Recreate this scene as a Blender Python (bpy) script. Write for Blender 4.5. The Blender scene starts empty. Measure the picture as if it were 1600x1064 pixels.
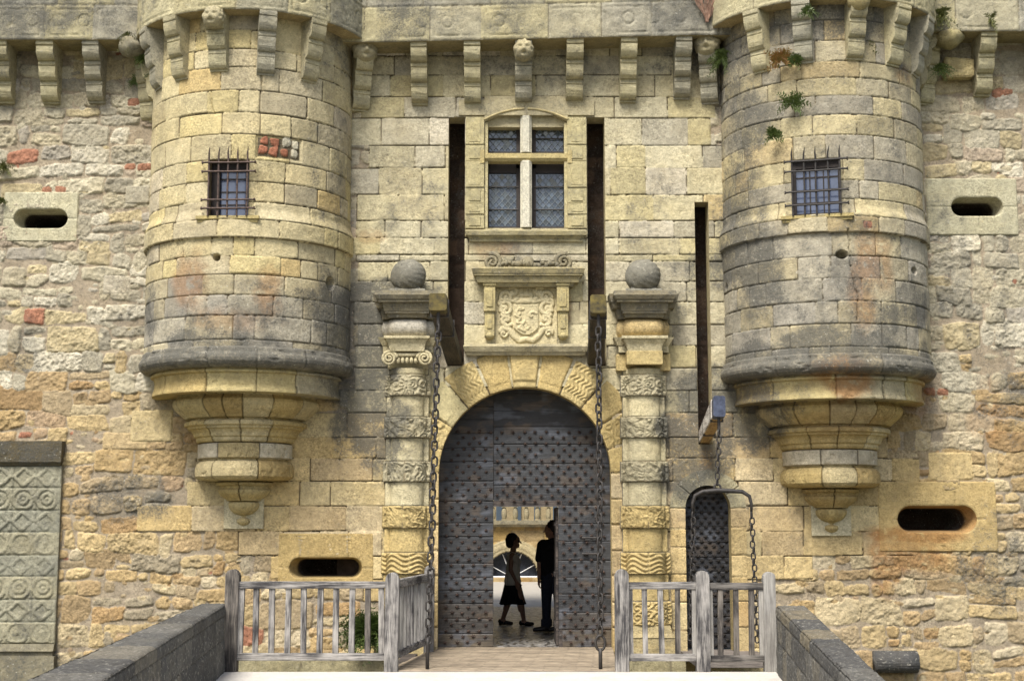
import bpy, bmesh, math, random
import numpy as np
from mathutils import Vector, Matrix

S = bpy.context.scene
COL = S.collection
R_ = math.radians

# ------------------------------------------------------------------ camera, world, sun, exposure
FPX = 2222.2
TH = math.atan(293 / FPX)
CAMP = (0.0, -19.49, 1.62)
cam_d = bpy.data.cameras.new('camera')
cam = bpy.data.objects.new('camera', cam_d)
COL.objects.link(cam)
cam.location = CAMP
cam.rotation_euler = (R_(90) + TH, 0, 0)
cam_d.sensor_width = 36
cam_d.lens = 36 * FPX / 1600
cam_d.clip_end = 3000
S.camera = cam

SUN_EL, SUN_AZ = R_(56), R_(202)          # azimuth clockwise from +Y: behind the camera, slightly left
world = bpy.data.worlds.new('World')
S.world = world
world.use_nodes = True
wn = world.node_tree
bg = wn.nodes['Background']
sky = wn.nodes.new('ShaderNodeTexSky')
sky.sky_type = 'NISHITA'
sky.sun_disc = False
sky.sun_elevation = SUN_EL
sky.sun_rotation = SUN_AZ
sky.air_density = 1.0
sky.dust_density = 3.5
sky.ozone_density = 0.8
wn.links.new(sky.outputs[0], bg.inputs[0])
bg.inputs[1].default_value = 0.10
sd = bpy.data.lights.new('sun', 'SUN')
sun = bpy.data.objects.new('sun', sd)
COL.objects.link(sun)
sd.energy = 2.7
sd.angle = R_(22)
sd.color = (1.0, 0.97, 0.92)
_d = Vector((math.sin(SUN_AZ) * math.cos(SUN_EL), math.cos(SUN_AZ) * math.cos(SUN_EL), math.sin(SUN_EL)))
sun.rotation_euler = _d.to_track_quat('Z', 'Y').to_euler()
sun.location = (-6, -20, 25)
S.view_settings.view_transform = 'Standard'
S.view_settings.look = 'None'
S.view_settings.exposure = 1.13
S.view_settings.gamma = 1

random.seed(11)
rng = np.random.default_rng(5)
ct, st = math.cos(TH), math.sin(TH)


def W(px, py, Y=0.0):
    """photo measurement -> (X, Z) on the vertical plane at depth Y"""
    u = (px - 800) / FPX
    v = (532 - py) / FPX
    t = (Y - CAMP[1]) / (ct - v * st)
    return u * t, CAMP[2] + (st + v * ct) * t


def WX(px, py, Y=0.0):
    return W(px, py, Y)[0]


def WZ(py, Y=0.0):
    return W(800, py, Y)[1]


# ------------------------------------------------------------------ numpy noise
def _h(ix, iy, seed):
    n = (ix * 374761393 + iy * 668265263 + seed * 974711) & 0xFFFFFFFF
    n = ((n ^ (n >> 13)) * 1274126177) & 0xFFFFFFFF
    n = ((n ^ (n >> 16)) * 668265263) & 0xFFFFFFFF
    return ((n ^ (n >> 15)) & 0xFFFF) / 65535.0


def vn(x, y, seed=0):
    x = np.asarray(x, float); y = np.asarray(y, float)
    ix = np.floor(x).astype(np.int64); iy = np.floor(y).astype(np.int64)
    fx = x - ix; fy = y - iy
    fx = fx * fx * (3 - 2 * fx); fy = fy * fy * (3 - 2 * fy)
    a = _h(ix, iy, seed); b = _h(ix + 1, iy, seed); c = _h(ix, iy + 1, seed); d = _h(ix + 1, iy + 1, seed)
    return (a + (b - a) * fx) * (1 - fy) + (c + (d - c) * fx) * fy


def fbm(x, y, seed=0, octv=4, gain=0.5):
    s = 0; a = 1; n = 0
    for i in range(octv):
        s = s + a * vn(x * 2 ** i + 17.3 * i, y * 2 ** i + 5.1 * i, seed + i * 13)
        n += a; a *= gain
    return s / n


def sst(a, b, x):
    t = np.clip((x - a) / (b - a), 0, 1)
    return t * t * (3 - 2 * t)


GAIN = 1.38


def lin(c):
    c = np.asarray(c, float) / 255.0
    return np.where(c <= 0.04045, c / 12.92, ((c + 0.055) / 1.055) ** 2.4)


def alb(c):
    """sunlit appearance of a stone in the photograph -> its albedo"""
    c = lin(c) / GAIN
    g = (c * np.array([.30, .59, .11])).sum(-1, keepdims=True)
    return g + (c - g) * np.array([.97, .96, .97])


# ------------------------------------------------------------------ weathering of the facade, in wall metres
_P = []


def patch(px, py, rx, ry, s):
    x, z = W(px, py)
    _P.append((x, z, rx / 113., ry / 113., s))


for a in [(575, 560, 75, 150, .72), (620, 700, 55, 70, .38), (640, 455, 70, 45, .5), (560, 480, 40, 60, .3),
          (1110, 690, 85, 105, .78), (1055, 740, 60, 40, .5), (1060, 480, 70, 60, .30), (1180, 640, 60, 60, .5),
          (1150, 300, 45, 230, .38), (1290, 480, 190, 110, .26), (385, 500, 190, 62, .40), (385, 570, 200, 28, .35),
          (1290, 570, 200, 30, .45), (390, 300, 22, 260, .0), (525, 330, 32, 190, .34), (255, 420, 25, 120, .3), (200, 780, 95, 38, .45), (60, 40, 180, 40, .3), (1560, 900, 70, 90, .38),
          (1540, 520, 70, 190, .26), (820, 95, 320, 45, .32), (1290, 70, 190, 60, .35), (390, 60, 180, 50, .28),
          (650, 330, 60, 90, .26), (1010, 330, 70, 120, .24), (30, 560, 40, 50, .3), (1300, 230, 170, 170, .16),
          (520, 470, 40, 130, .3), (60, 1040, 120, 60, .5), (1470, 360, 40, 200, .2), (30, 90, 60, 60, .35),
          (1400, 520, 60, 60, .3), (820, 390, 90, 25, .25), (1580, 640, 80, 60, .3)]:
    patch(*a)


def grime(X, Z, base=0.17):
    wob = fbm(X * 1.7, Z * 1.7, 91, 4) - 0.5
    g = base + 0 * X
    for (x, z, rx, rz, s) in _P:
        d = np.sqrt(((X - x) / rx) ** 2 + ((Z - z) / rz) ** 2) + wob * 1.5
        g = g + 1.12 * s * (1 - sst(0.40, 1.25, d))
    streak = fbm(X * 6, Z * 0.7, 33, 3)
    g = g + 0.42 * (streak - 0.5) + 0.30 * (fbm(X * 2.6, Z * 2.6, 35, 4) - 0.5)
    return np.clip(g, 0, 0.9)


_RU = []
for (px, py, rx, ry, s) in [(1440, 835, 70, 14, 1.0), (1420, 870, 60, 30, .7), (1385, 890, 30, 40, .6), (1310, 470, 20, 70, .7), (1335, 440, 20, 40, .6),
                            (330, 465, 28, 45, .7), (440, 480, 22, 40, .7), (385, 520, 60, 20, .45), (1290, 605, 60, 30, .9), (1420, 620, 30, 30, .5),
                            (1380, 150, 20, 20, .5), (390, 355, 14, 18, .5), (850, 370, 40, 12, .4), (770, 385, 40, 14, .4), (800, 500, 10, 40, .0),
                            (880, 480, 12, 40, .5), (1105, 720, 10, 30, .5), (1290, 660, 60, 30, .3), (585, 370, 30, 12, .35), (1540, 640, 30, 60, .3)]:
    x, z = W(px, py)
    _RU.append((x, z, rx / 113., ry / 113., s))


def rust(X, Z):
    w = fbm(X * 3, Z * 3, 55, 4) - 0.5
    f = fbm(X * 14, Z * 14, 56, 3)
    r = 0 * X
    for (x, z, rx, rz, s) in _RU:
        d = np.sqrt(((X - x) / rx) ** 2 + ((Z - z) / rz) ** 2) + w * 1.4
        r = np.maximum(r, s * (1 - sst(0.5, 1.25, d)))
    return np.clip(r * sst(0.25, 0.6, f + 0.15), 0, 1)


RUSTC = lin((168, 118, 66)) / GAIN


# ------------------------------------------------------------------ objects
def link(o):
    COL.objects.link(o)
    return o


def thing(name, label, cat, loc=(0, 0, 0), group=None):
    o = bpy.data.objects.new(name, None)
    o.empty_display_size = 0.3
    o.location = loc
    o['label'] = label
    o['category'] = cat
    if group:
        o['group'] = group
    return link(o)


def origin_of(o):
    p = Vector((0, 0, 0))
    while o is not None:
        p = p + Vector(o.location)
        o = o.parent
    return p


def put(name, me, mat, parent=None, loc=None, rot=None):
    """link a mesh as ONE object. Without loc the mesh is in world metres and is shifted to its parent."""
    o = bpy.data.objects.new(name, me)
    if mat is not None and len(me.materials) == 0:
        me.materials.append(mat)
    link(o)
    if parent is not None:
        o.parent = parent
        b = origin_of(parent)
    else:
        b = Vector((0, 0, 0))
    if loc is None:
        if b.length > 0:
            me.transform(Matrix.Translation(-b))
    else:
        o.location = Vector(loc) - b
    if rot is not None:
        o.rotation_euler = rot
    return o


def tag(o, label, cat, group=None, base=None):
    o['label'] = label
    o['category'] = cat
    if group:
        o['group'] = group
    if base is not None:
        o.data.transform(Matrix.Translation(-Vector(base)))
        o.location = base
    return o


def structure(o):
    o['kind'] = 'structure'
    return o


def np_mesh(name, V, F, C=None, smooth=True):
    """V (n,3), F (m,4) int or list of faces, C (n,4)"""
    me = bpy.data.meshes.new(name)
    F = np.asarray(F, dtype=np.int32)
    V = np.asarray(V, dtype=np.float32)
    me.vertices.add(len(V)); me.vertices.foreach_set('co', V.ravel())
    k = F.shape[1]
    me.loops.add(F.size); me.loops.foreach_set('vertex_index', F.ravel())
    me.polygons.add(len(F))
    me.polygons.foreach_set('loop_start', np.arange(0, F.size, k, dtype=np.int32))
    me.polygons.foreach_set('loop_total', np.full(len(F), k, dtype=np.int32))
    me.update(calc_edges=True)
    if C is not None:
        a = me.attributes.new('Col', 'FLOAT_COLOR', 'POINT')
        a.data.foreach_set('color', np.asarray(C, dtype=np.float32).ravel())
    me.polygons.foreach_set('use_smooth', np.full(len(F), smooth, dtype=bool))
    me.validate()
    return me


def bm_mesh(name, bm, rgb=None, g=0.2, smooth=False, gfun=None):
    me = bpy.data.meshes.new(name)
    bmesh.ops.recalc_face_normals(bm, faces=bm.faces[:])
    bm.to_mesh(me)
    bm.free()
    if smooth:
        me.polygons.foreach_set('use_smooth', np.full(len(me.polygons), True))
    if rgb is not None:
        paint(me, rgb, g)
    return me


def paint(me, rgb, g):
    n = len(me.vertices)
    co = np.empty(n * 3, np.float32); me.vertices.foreach_get('co', co); co = co.reshape(-1, 3)
    C = np.ones((n, 4), np.float32)
    C[:, :3] = rgb
    C[:, 3] = g
    a = me.attributes.get('Col') or me.attributes.new('Col', 'FLOAT_COLOR', 'POINT')
    a.data.foreach_set('color', C.ravel())
    return me


def box(bm, x0, x1, y0, y1, z0, z1, bev=0.0, jit=0.0):
    vs = [bm.verts.new((x + random.uniform(-jit, jit), y + random.uniform(-jit, jit), z + random.uniform(-jit, jit)))
          for x in (x0, x1) for y in (y0, y1) for z in (z0, z1)]
    fs = [(0, 1, 3, 2), (4, 6, 7, 5), (0, 4, 5, 1), (2, 3, 7, 6), (0, 2, 6, 4), (1, 5, 7, 3)]
    faces = [bm.faces.new([vs[i] for i in f]) for f in fs]
    if bev > 0:
        es = list({e for f in faces for e in f.edges})
        bmesh.ops.bevel(bm, geom=es, offset=bev, segments=2, affect='EDGES', profile=0.6)
    return vs


def bar(bm, a, b, r, n=8, r2=None, cap=True):
    """round bar between two points"""
    a = Vector(a); b = Vector(b); r2 = r if r2 is None else r2
    q = (b - a).to_track_quat('Z', 'Y')
    ra = [bm.verts.new(a + q @ Vector((math.cos(i * 2 * math.pi / n) * r, math.sin(i * 2 * math.pi / n) * r, 0))) for i in range(n)]
    rb = [bm.verts.new(b + q @ Vector((math.cos(i * 2 * math.pi / n) * r2, math.sin(i * 2 * math.pi / n) * r2, 0))) for i in range(n)]
    for i in range(n):
        bm.faces.new((ra[i], ra[(i + 1) % n], rb[(i + 1) % n], rb[i]))
    if cap:
        bm.faces.new(ra[::-1]); bm.faces.new(rb)


def tube(bm, pts, r, n=8, closed=False):
    """tube along points; r number or list"""
    P = [Vector(p) for p in pts]; m = len(P)
    rr = r if isinstance(r, (list, tuple)) else [r] * m
    rings = []
    up = Vector((0, 0, 1))
    prev = None
    for i in range(m):
        if closed:
            t = P[(i + 1) % m] - P[i - 1]
        else:
            t = P[min(i + 1, m - 1)] - P[max(i - 1, 0)]
        t.normalize()
        if prev is None:
            s = t.cross(up)
            if s.length < 1e-3:
                s = t.cross(Vector((0, 1, 0)))
        else:
            s = prev - t * prev.dot(t)
        s.normalize(); prev = s
        w = t.cross(s)
        rings.append([bm.verts.new(P[i] + (s * math.cos(k * 2 * math.pi / n) + w * math.sin(k * 2 * math.pi / n)) * rr[i]) for k in range(n)])
    for i in range(m if closed else m - 1):
        A = rings[i]; B = rings[(i + 1) % m]
        for k in range(n):
            bm.faces.new((A[k], A[(k + 1) % n], B[(k + 1) % n], B[k]))
    if not closed:
        bm.faces.new(rings[0][::-1]); bm.faces.new(rings[-1])


def prism(bm, poly, axis, a, b, bev=0.0):
    """extrude a 2D polygon: axis 'y' -> poly in (x,z), 'x' -> poly in (y,z), 'z' -> (x,y)"""
    def P(p, t):
        return {'y': (p[0], t, p[1]), 'x': (t, p[0], p[1]), 'z': (p[0], p[1], t)}[axis]
    A = [bm.verts.new(P(p, a)) for p in poly]; B = [bm.verts.new(P(p, b)) for p in poly]
    n = len(poly); fs = []
    for i in range(n):
        fs.append(bm.faces.new((A[i], A[(i + 1) % n], B[(i + 1) % n], B[i])))
    fa = bm.faces.new(A[::-1]); fb = bm.faces.new(B)
    if bev > 0:
        es = list(set(fa.edges) | set(fb.edges))
        bmesh.ops.bevel(bm, geom=es, offset=bev, segments=2, affect='EDGES', profile=0.6)


# ------------------------------------------------------------------ materials
def mat(name):
    m = bpy.data.materials.new(name)
    m.use_nodes = True
    nt = m.node_tree
    return m, nt, nt.nodes['Principled BSDF']


def nd(nt, t, **kw):
    n = nt.nodes.new(t)
    for k, v in kw.items():
        setattr(n, k, v)
    return n


def noise(nt, vec, scale, detail=5, rough=0.6):
    n = nd(nt, 'ShaderNodeTexNoise')
    n.inputs['Scale'].default_value = scale
    n.inputs['Detail'].default_value = detail
    n.inputs['Roughness'].default_value = rough
    if vec is not None:
        nt.links.new(vec, n.inputs['Vector'])
    return n.outputs[0]


def mrange(nt, v, a, b, c, d):
    n = nd(nt, 'ShaderNodeMapRange')
    for i, x in enumerate((a, b, c, d)):
        n.inputs[i + 1].default_value = x
    nt.links.new(v, n.inputs[0])
    return n.outputs[0]


def mth(nt, op, a, b=None):
    n = nd(nt, 'ShaderNodeMath', operation=op)
    for i, x in enumerate((a, b)):
        if x is None:
            continue
        if isinstance(x, (int, float)):
            n.inputs[i].default_value = x
        else:
            nt.links.new(x, n.inputs[i])
    return n.outputs[0]


def mixc(nt, f, a, b, blend='MIX'):
    n = nd(nt, 'ShaderNodeMix', data_type='RGBA', blend_type=blend)
    for idx, x in ((0, f), (6, a), (7, b)):
        if isinstance(x, (int, float)):
            n.inputs[idx].default_value = x
        elif isinstance(x, (tuple, list, np.ndarray)):
            n.inputs[idx].default_value = (*x[:3], 1)
        else:
            nt.links.new(x, n.inputs[idx])
    return n.outputs[2]


def bump(nt, bs, h, strength, dist):
    b = nd(nt, 'ShaderNodeBump')
    b.inputs['Strength'].default_value = strength
    b.inputs['Distance'].default_value = dist
    nt.links.new(h, b.inputs['Height'])
    nt.links.new(b.outputs[0], bs.inputs['Normal'])


def make_stone(name, pit=0.62, dark=(0.050, 0.049, 0.043), fleck=(.66, .72, .55)):
    m, nt, bs = mat(name)
    at = nd(nt, 'ShaderNodeAttribute', attribute_name='Col')
    geo = nd(nt, 'ShaderNodeNewGeometry')
    pos = geo.outputs['Position']
    fine = noise(nt, pos, 38, 8, 0.7)
    med = noise(nt, pos, 4.5, 8, 0.68)
    grain = noise(nt, pos, 120, 3, 0.6)
    tint = noise(nt, pos, 2.2, 4, 0.6)
    rghm = mrange(nt, noise(nt, pos, 1.6, 3, 0.5), 0.40, 0.62, 0.35, 1.0)
    f1 = mth(nt, 'MULTIPLY', mth(nt, 'ADD', mth(nt, 'MULTIPLY', mth(nt, 'SUBTRACT', mrange(nt, fine, 0.32, 0.68, 0.46, 1.36), 0.95), rghm), 0.97), mrange(nt, noise(nt, pos, 13, 5, 0.65), 0.3, 0.7, 0.80, 1.18))
    c = mixc(nt, 1.0, at.outputs['Color'], f1, 'MULTIPLY')
    c = mixc(nt, mrange(nt, tint, 0.45, 0.70, 0, 0.30), c, mixc(nt, 1.0, c, (1.0, 0.92, 0.72), 'MULTIPLY'))
    # grime: alpha of the attribute says how weathered
    a = at.outputs['Alpha']
    s1 = mth(nt, 'ADD', mth(nt, 'MULTIPLY', mth(nt, 'SUBTRACT', med, 0.5), 1.6), mth(nt, 'MULTIPLY', mth(nt, 'SUBTRACT', fine, 0.5), 1.9))
    m1 = mrange(nt, mth(nt, 'ADD', s1, a), 0.36, 0.88, 0.0, 0.86)
    dk = mixc(nt, mrange(nt, grain, 0.3, 0.7, 0, 1), dark, (dark[0] * 2.3, dark[1] * 2.3, dark[2] * 2.25))
    c = mixc(nt, m1, c, dk)
    # pale crustose lichen flecks where the stone is weathered
    fl = noise(nt, pos, 26, 3, 0.5)
    c = mixc(nt, mth(nt, 'MULTIPLY', mrange(nt, fl, fleck[0], fleck[1], 0, fleck[2]), mrange(nt, a, 0.15, 0.5, 0.1, 1)), c, (0.42, 0.40, 0.33))
    # dark pits
    p = noise(nt, pos, 62, 4, 0.75)
    pm = mrange(nt, p, 0.33, 0.41, pit, 0)
    c = mixc(nt, pm, c, mixc(nt, 1.0, c, (0.30, 0.27, 0.22), 'MULTIPLY'))
    nt.links.new(c, bs.inputs['Base Color'])
    bs.inputs['Roughness'].default_value = 0.92
    bs.inputs['Specular IOR Level'].default_value = 0.25
    hh = mth(nt, 'ADD', mth(nt, 'MULTIPLY', fine, 1.0), mth(nt, 'MULTIPLY', med, 1.2))
    hh = mth(nt, 'ADD', hh, mth(nt, 'MULTIPLY', grain, 0.25))
    hh = mth(nt, 'SUBTRACT', hh, mth(nt, 'MULTIPLY', pm, 0.7))
    bump(nt, bs, hh, 0.75, 0.016)
    return m


M_STONE = make_stone('limestone')
M_DARKSTONE = make_stone('lichened_stone', 0.5, (0.035, 0.035, 0.034), (.58, .70, .5))


def make_wood(name, light, dark, axis, contrast=1.0, rough=0.85):
    m, nt, bs = mat(name)
    geo = nd(nt, 'ShaderNodeNewGeometry')
    mp = nd(nt, 'ShaderNodeMapping')
    sc = [48, 48, 48]; sc['xyz'.index(axis)] = 2.6
    mp.inputs['Scale'].default_value = sc
    nt.links.new(geo.outputs['Position'], mp.inputs[0])
    g = noise(nt, mp.outputs[0], 1.6, 8, 0.7)
    big = noise(nt, geo.outputs['Position'], 3.5, 5, 0.6)
    mp2 = nd(nt, 'ShaderNodeMapping')
    sc2 = [16, 16, 16]; sc2['xyz'.index(axis)] = 2.0
    mp2.inputs['Scale'].default_value = sc2
    nt.links.new(geo.outputs['Position'], mp2.inputs[0])
    st2 = noise(nt, mp2.outputs[0], 1, 4, 0.6)
    f = mth(nt, 'ADD', mth(nt, 'MULTIPLY', mth(nt, 'SUBTRACT', g, 0.5), 2.4 * contrast), mth(nt, 'MULTIPLY', mth(nt, 'SUBTRACT', st2, 0.5), 2.0 * contrast))
    f = mth(nt, 'ADD', f, mth(nt, 'MULTIPLY', mth(nt, 'SUBTRACT', big, 0.5), 1.4 * contrast))
    f = mrange(nt, f, -0.42, 0.5, 0, 1)
    c = mixc(nt, f, dark, light)
    nt.links.new(c, bs.inputs['Base Color'])
    bs.inputs['Roughness'].default_value = rough
    bs.inputs['Specular IOR Level'].default_value = 0.3
    bump(nt, bs, g, 0.5, 0.01)
    return m


WG_L, WG_D = (0.33, 0.31, 0.28), (0.038, 0.036, 0.036)
M_WOODV = make_wood('weathered_oak_upright', WG_L, WG_D, 'z', 1.1)
M_WOODX = make_wood('weathered_oak_rail', WG_L, WG_D, 'x', 1.1)
M_WOODY = make_wood('weathered_oak_side_rail', WG_L, WG_D, 'y', 1.1)
M_BLACKWOOD = make_wood('dark_oak', (0.11, 0.09, 0.075), (0.012, 0.011, 0.012), 'x', 1.0)
M_TARRED = make_wood('tarred_beam', (0.06, 0.045, 0.03), (0.010, 0.009, 0.008), 'y', 1.0, 0.7)
M_BLEACHED = make_wood('bleached_board', (0.66, 0.62, 0.54), (0.20, 0.17, 0.14), 'y', 1.2)
M_PALEBEAM = make_wood('ochre_beam', (0.46, 0.30, 0.12), (0.20, 0.12, 0.05), 'y', 1.0)


def make_attr_wood():
    m, nt, bs = mat('studded_planks')
    at = nd(nt, 'ShaderNodeAttribute', attribute_name='Col')
    geo = nd(nt, 'ShaderNodeNewGeometry')
    mp = nd(nt, 'ShaderNodeMapping')
    mp.inputs['Scale'].default_value = (2.2, 30, 34)
    nt.links.new(geo.outputs['Position'], mp.inputs[0])
    g = noise(nt, mp.outputs[0], 1.5, 8, 0.7)
    c = mixc(nt, 1.0, at.outputs['Color'], mrange(nt, g, 0.3, 0.7, 0.45, 1.5), 'MULTIPLY')
    b = noise(nt, geo.outputs['Position'], 5, 5, 0.6)
    c = mixc(nt, 1.0, c, mrange(nt, b, 0.3, 0.7, 0.7, 1.3), 'MULTIPLY')
    nt.links.new(c, bs.inputs['Base Color'])
    bs.inputs['Roughness'].default_value = 0.62
    bump(nt, bs, g, 0.6, 0.012)
    return m


M_PLANK = make_attr_wood()


def make_plain(name, c1, c2, scale=8, rough=0.6, metal=0.0, spec=0.4, bmp=0.2, bd=0.005):
    m, nt, bs = mat(name)
    geo = nd(nt, 'ShaderNodeNewGeometry')
    n = noise(nt, geo.outputs['Position'], scale, 6, 0.65)
    nt.links.new(mixc(nt, mrange(nt, n, 0.3, 0.7, 0, 1), c1, c2), bs.inputs['Base Color'])
    bs.inputs['Roughness'].default_value = rough
    bs.inputs['Metallic'].default_value = metal
    bs.inputs['Specular IOR Level'].default_value = spec
    if bmp:
        bump(nt, bs, n, bmp, bd)
    return m


M_IRON = make_plain('black_iron', (0.012, 0.011, 0.010), (0.045, 0.038, 0.032), 30, 0.6, 0.0)
M_RUSTIRON = make_plain('rusty_iron', (0.020, 0.016, 0.015), (0.13, 0.085, 0.065), 22, 0.7, 0.2)
M_BLUECAP = make_plain('blue_painted_iron', (0.02, 0.025, 0.045), (0.07, 0.085, 0.13), 18, 0.5)
M_LICHENCAP = make_plain('yellow_lichened_end', (0.025, 0.022, 0.016), (0.15, 0.115, 0.03), 12, 0.9)
M_GLASS = make_plain('window_glass', (0.022, 0.030, 0.038), (0.036, 0.046, 0.058), 4, 0.08, 0.0, 1.0, 0.15, 0.02)
M_GLASSBLUE = make_plain('sky_lit_glass', (0.055, 0.07, 0.115), (0.09, 0.11, 0.17), 5, 0.06, 0.0, 1.0, 0.1, 0.02)
M_LEAD = make_plain('window_lead', (0.12, 0.14, 0.155), (0.20, 0.225, 0.24), 30, 0.6)
M_FRAME = make_plain('window_wood', (0.016, 0.012, 0.010), (0.032, 0.024, 0.02), 12, 0.7)
M_VAULT = make_plain('light_bouncing_vault', (.38, .34, .27), (.50, .45, .36), 6, .95, 0, .1, .8, .02)  # vault colour raised so it bounces extra light onto the walkers
M_DARKVOID = make_plain('shade_dark_masonry', (0.03, 0.022, 0.016), (0.075, 0.052, 0.038), 9, 0.95, 0, 0.1, 0.8, 0.02)  # near-black colour stands in for the shade of deep voids
M_SLOT_UNUSED = make_plain('brown_rubble_core', (0.10, 0.065, 0.048), (0.24, 0.165, 0.13), 7, 0.95, 0, 0.1, 1.0, 0.03)
M_WHITE = make_plain('white_paint', (0.6, 0.6, 0.58), (0.7, 0.7, 0.68), 9, 0.5)


def make_leaf(name, c1, c2):
    m, nt, bs = mat(name)
    geo = nd(nt, 'ShaderNodeNewGeometry')
    f = geo.outputs['Random Per Island']
    if 'glass' not in name:
        f = mth(nt, 'ADD', mth(nt, 'MULTIPLY', f, .45), mth(nt, 'MULTIPLY', noise(nt, geo.outputs['Position'], 14, 3, .6), .55))
    c = mixc(nt, f, c1, c2)
    nt.links.new(c, bs.inputs['Base Color'])
    bs.inputs['Roughness'].default_value = 0.6
    return m


M_LEAF = make_leaf('wall_fern_leaf', (0.035, 0.065, 0.012), (0.11, 0.15, 0.03))
M_MOSS = make_leaf('moss', (0.045, 0.06, 0.01), (0.13, 0.13, 0.03))
M_REDLEAF = make_leaf('reddish_leaf', (0.12, 0.13, 0.02), (0.36, 0.15, 0.05))
M_DRY = make_plain('dry_vine', (0.16, 0.09, 0.06), (0.32, 0.2, 0.14), 20, 0.9)


M_LOZENGE = make_leaf('lozenge_glass', (0.020, 0.028, 0.036), (0.075, 0.098, 0.120))
_b = M_LOZENGE.node_tree.nodes['Principled BSDF']
_b.inputs['Roughness'].default_value = 0.10
_b.inputs['Specular IOR Level'].default_value = 0.9


# ------------------------------------------------------------------ stone canvas: a height field of individually cut stones
class Canvas:
    def __init__(s, xs, zs, mort=-0.012, mcol=(150, 138, 110), seed=1, g=None, warp=0.004, X=None, Z=None):
        s.xs, s.zs = np.asarray(xs, float), np.asarray(zs, float)
        s.U, s.V = np.meshgrid(s.xs, s.zs)
        s.H = np.full(s.U.shape, mort) + 0.006 * (fbm(s.U * 18, s.V * 18, seed + 5, 3) - 0.5)
        s.mort = mort
        s.C = np.empty(s.U.shape + (3,)); s.C[:] = alb(mcol)
        s.C *= (0.8 + 0.4 * fbm(s.U * 9, s.V * 9, seed + 6, 3))[..., None]
        s.G = np.zeros(s.U.shape)
        s.M = np.ones(s.U.shape, bool)
        s.seed = seed
        s.wu = (fbm(s.U * 7, s.V * 7, seed + 1, 3) - 0.5) * 2
        s.wv = (fbm(s.U * 7, s.V * 7, seed + 2, 3) - 0.5) * 2
        s.en = (fbm(s.U * 30, s.V * 30, seed + 3, 3) - 0.5) * 2
        s.rn = fbm(s.U * 13, s.V * 13, seed + 4, 4) - 0.5
        s.cn = fbm(s.U * 5, s.V * 5, seed + 8, 4) - 0.5
        s.warp = warp

    def sl(s, a, b, c, d):
        i0, i1 = np.searchsorted(s.xs, (a, b)); j0, j1 = np.searchsorted(s.zs, (c, d))
        return slice(max(j0 - 2, 0), j1 + 2), slice(max(i0 - 2, 0), i1 + 2)

    def fill(s, a, b, c, d):
        q = s.sl(a, b, c, d)
        m = (s.U[q] >= a) & (s.U[q] <= b) & (s.V[q] >= c) & (s.V[q] <= d)
        s.H[q] = np.where(m, -.020, s.H[q])
        s.C[q] = np.where(m[..., None], alb((112, 100, 78)), s.C[q])

    def stone(s, pts, col, gap=0.006, bev=0.012, rnd=0.008, h=0.0, dome=0.0, rough=0.004, warp=None, edge=0.003, tilt=0.004, rel=None, streak=0.0):
        pts = np.asarray(pts, float)
        area = 0.5 * np.sum(pts[:, 0] * np.roll(pts[:, 1], -1) - np.roll(pts[:, 0], -1) * pts[:, 1])
        if area < 0:
            pts = pts[::-1]
        w = s.warp if warp is None else warp
        q = s.sl(pts[:, 0].min() - w, pts[:, 0].max() + w, pts[:, 1].min() - w, pts[:, 1].max() + w)
        u = s.U[q] + s.wu[q] * w; v = s.V[q] + s.wv[q] * w
        if u.size == 0:
            return
        acc = 0; n = len(pts); dm = np.full(u.shape, -9.0)
        ds = []
        for i in range(n):
            a = pts[i]; b = pts[(i + 1) % n]; e = b - a; L = math.hypot(*e)
            if L < 1e-6:
                continue
            d = ((u - a[0]) * e[1] - (v - a[1]) * e[0]) / L
            ds.append(d)
        dm = np.max(ds, axis=0)
        for d in ds:
            acc = acc + np.exp(np.clip((d - dm) / rnd, -60, 0))
        d = dm + rnd * np.log(acc) + gap + s.en[q] * edge
        ins = d < 0
        t = np.clip(-d / bev, 0, 1); prof = t * (2 - t)
        cu, cv = pts.mean(0)
        tx, tz = np.random.RandomState(int(abs(cu * 7919 + cv * 104729) * 1000) % 2 ** 31).uniform(-1, 1, 2)
        top = h + dome * np.clip(-d / 0.14, 0, 1) + rough * 2 * s.rn[q] + rough * .7 * s.en[q] + tilt * (tx * (u - cu) + tz * (v - cv)) * 2
        if rel is not None:
            top = top + rel(u, v, d) * np.clip(-d / 0.02, 0, 1)
        hh = s.mort + (top - s.mort) * prof
        s.H[q] = np.where(ins, hh, s.H[q])
        var = 1 + 0.34 * s.cn[q] + 0.16 * s.rn[q]
        c = np.asarray(col)[None, None, :] * var[..., None]
        s.C[q] = np.where(ins[..., None], c * (0.78 + 0.22 * np.clip(-d / 0.012, 0, 1))[..., None] if False else c, s.C[q])

    def rect(s, a, b, c, d, col, j=0.0, **kw):
        p = [(a + random.uniform(-j, j), c + random.uniform(-j, j)), (b + random.uniform(-j, j), c + random.uniform(-j, j)),
             (b + random.uniform(-j, j), d + random.uniform(-j, j)), (a + random.uniform(-j, j), d + random.uniform(-j, j))]
        s.stone(p, col, **kw)

    def hole(s, a, b, c, d):
        s.M &= ~((s.U > a + 1e-5) & (s.U < b - 1e-5) & (s.V > c + 1e-5) & (s.V < d - 1e-5))

    def dent(s, cu, cv, ru, rv, depth=0.1):
        d = np.sqrt(((s.U - cu) / ru) ** 2 + ((s.V - cv) / rv) ** 2) + 0.25 * s.wu
        k = 1 - sst(0.75, 1.15, d)
        s.H -= depth * k

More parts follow.
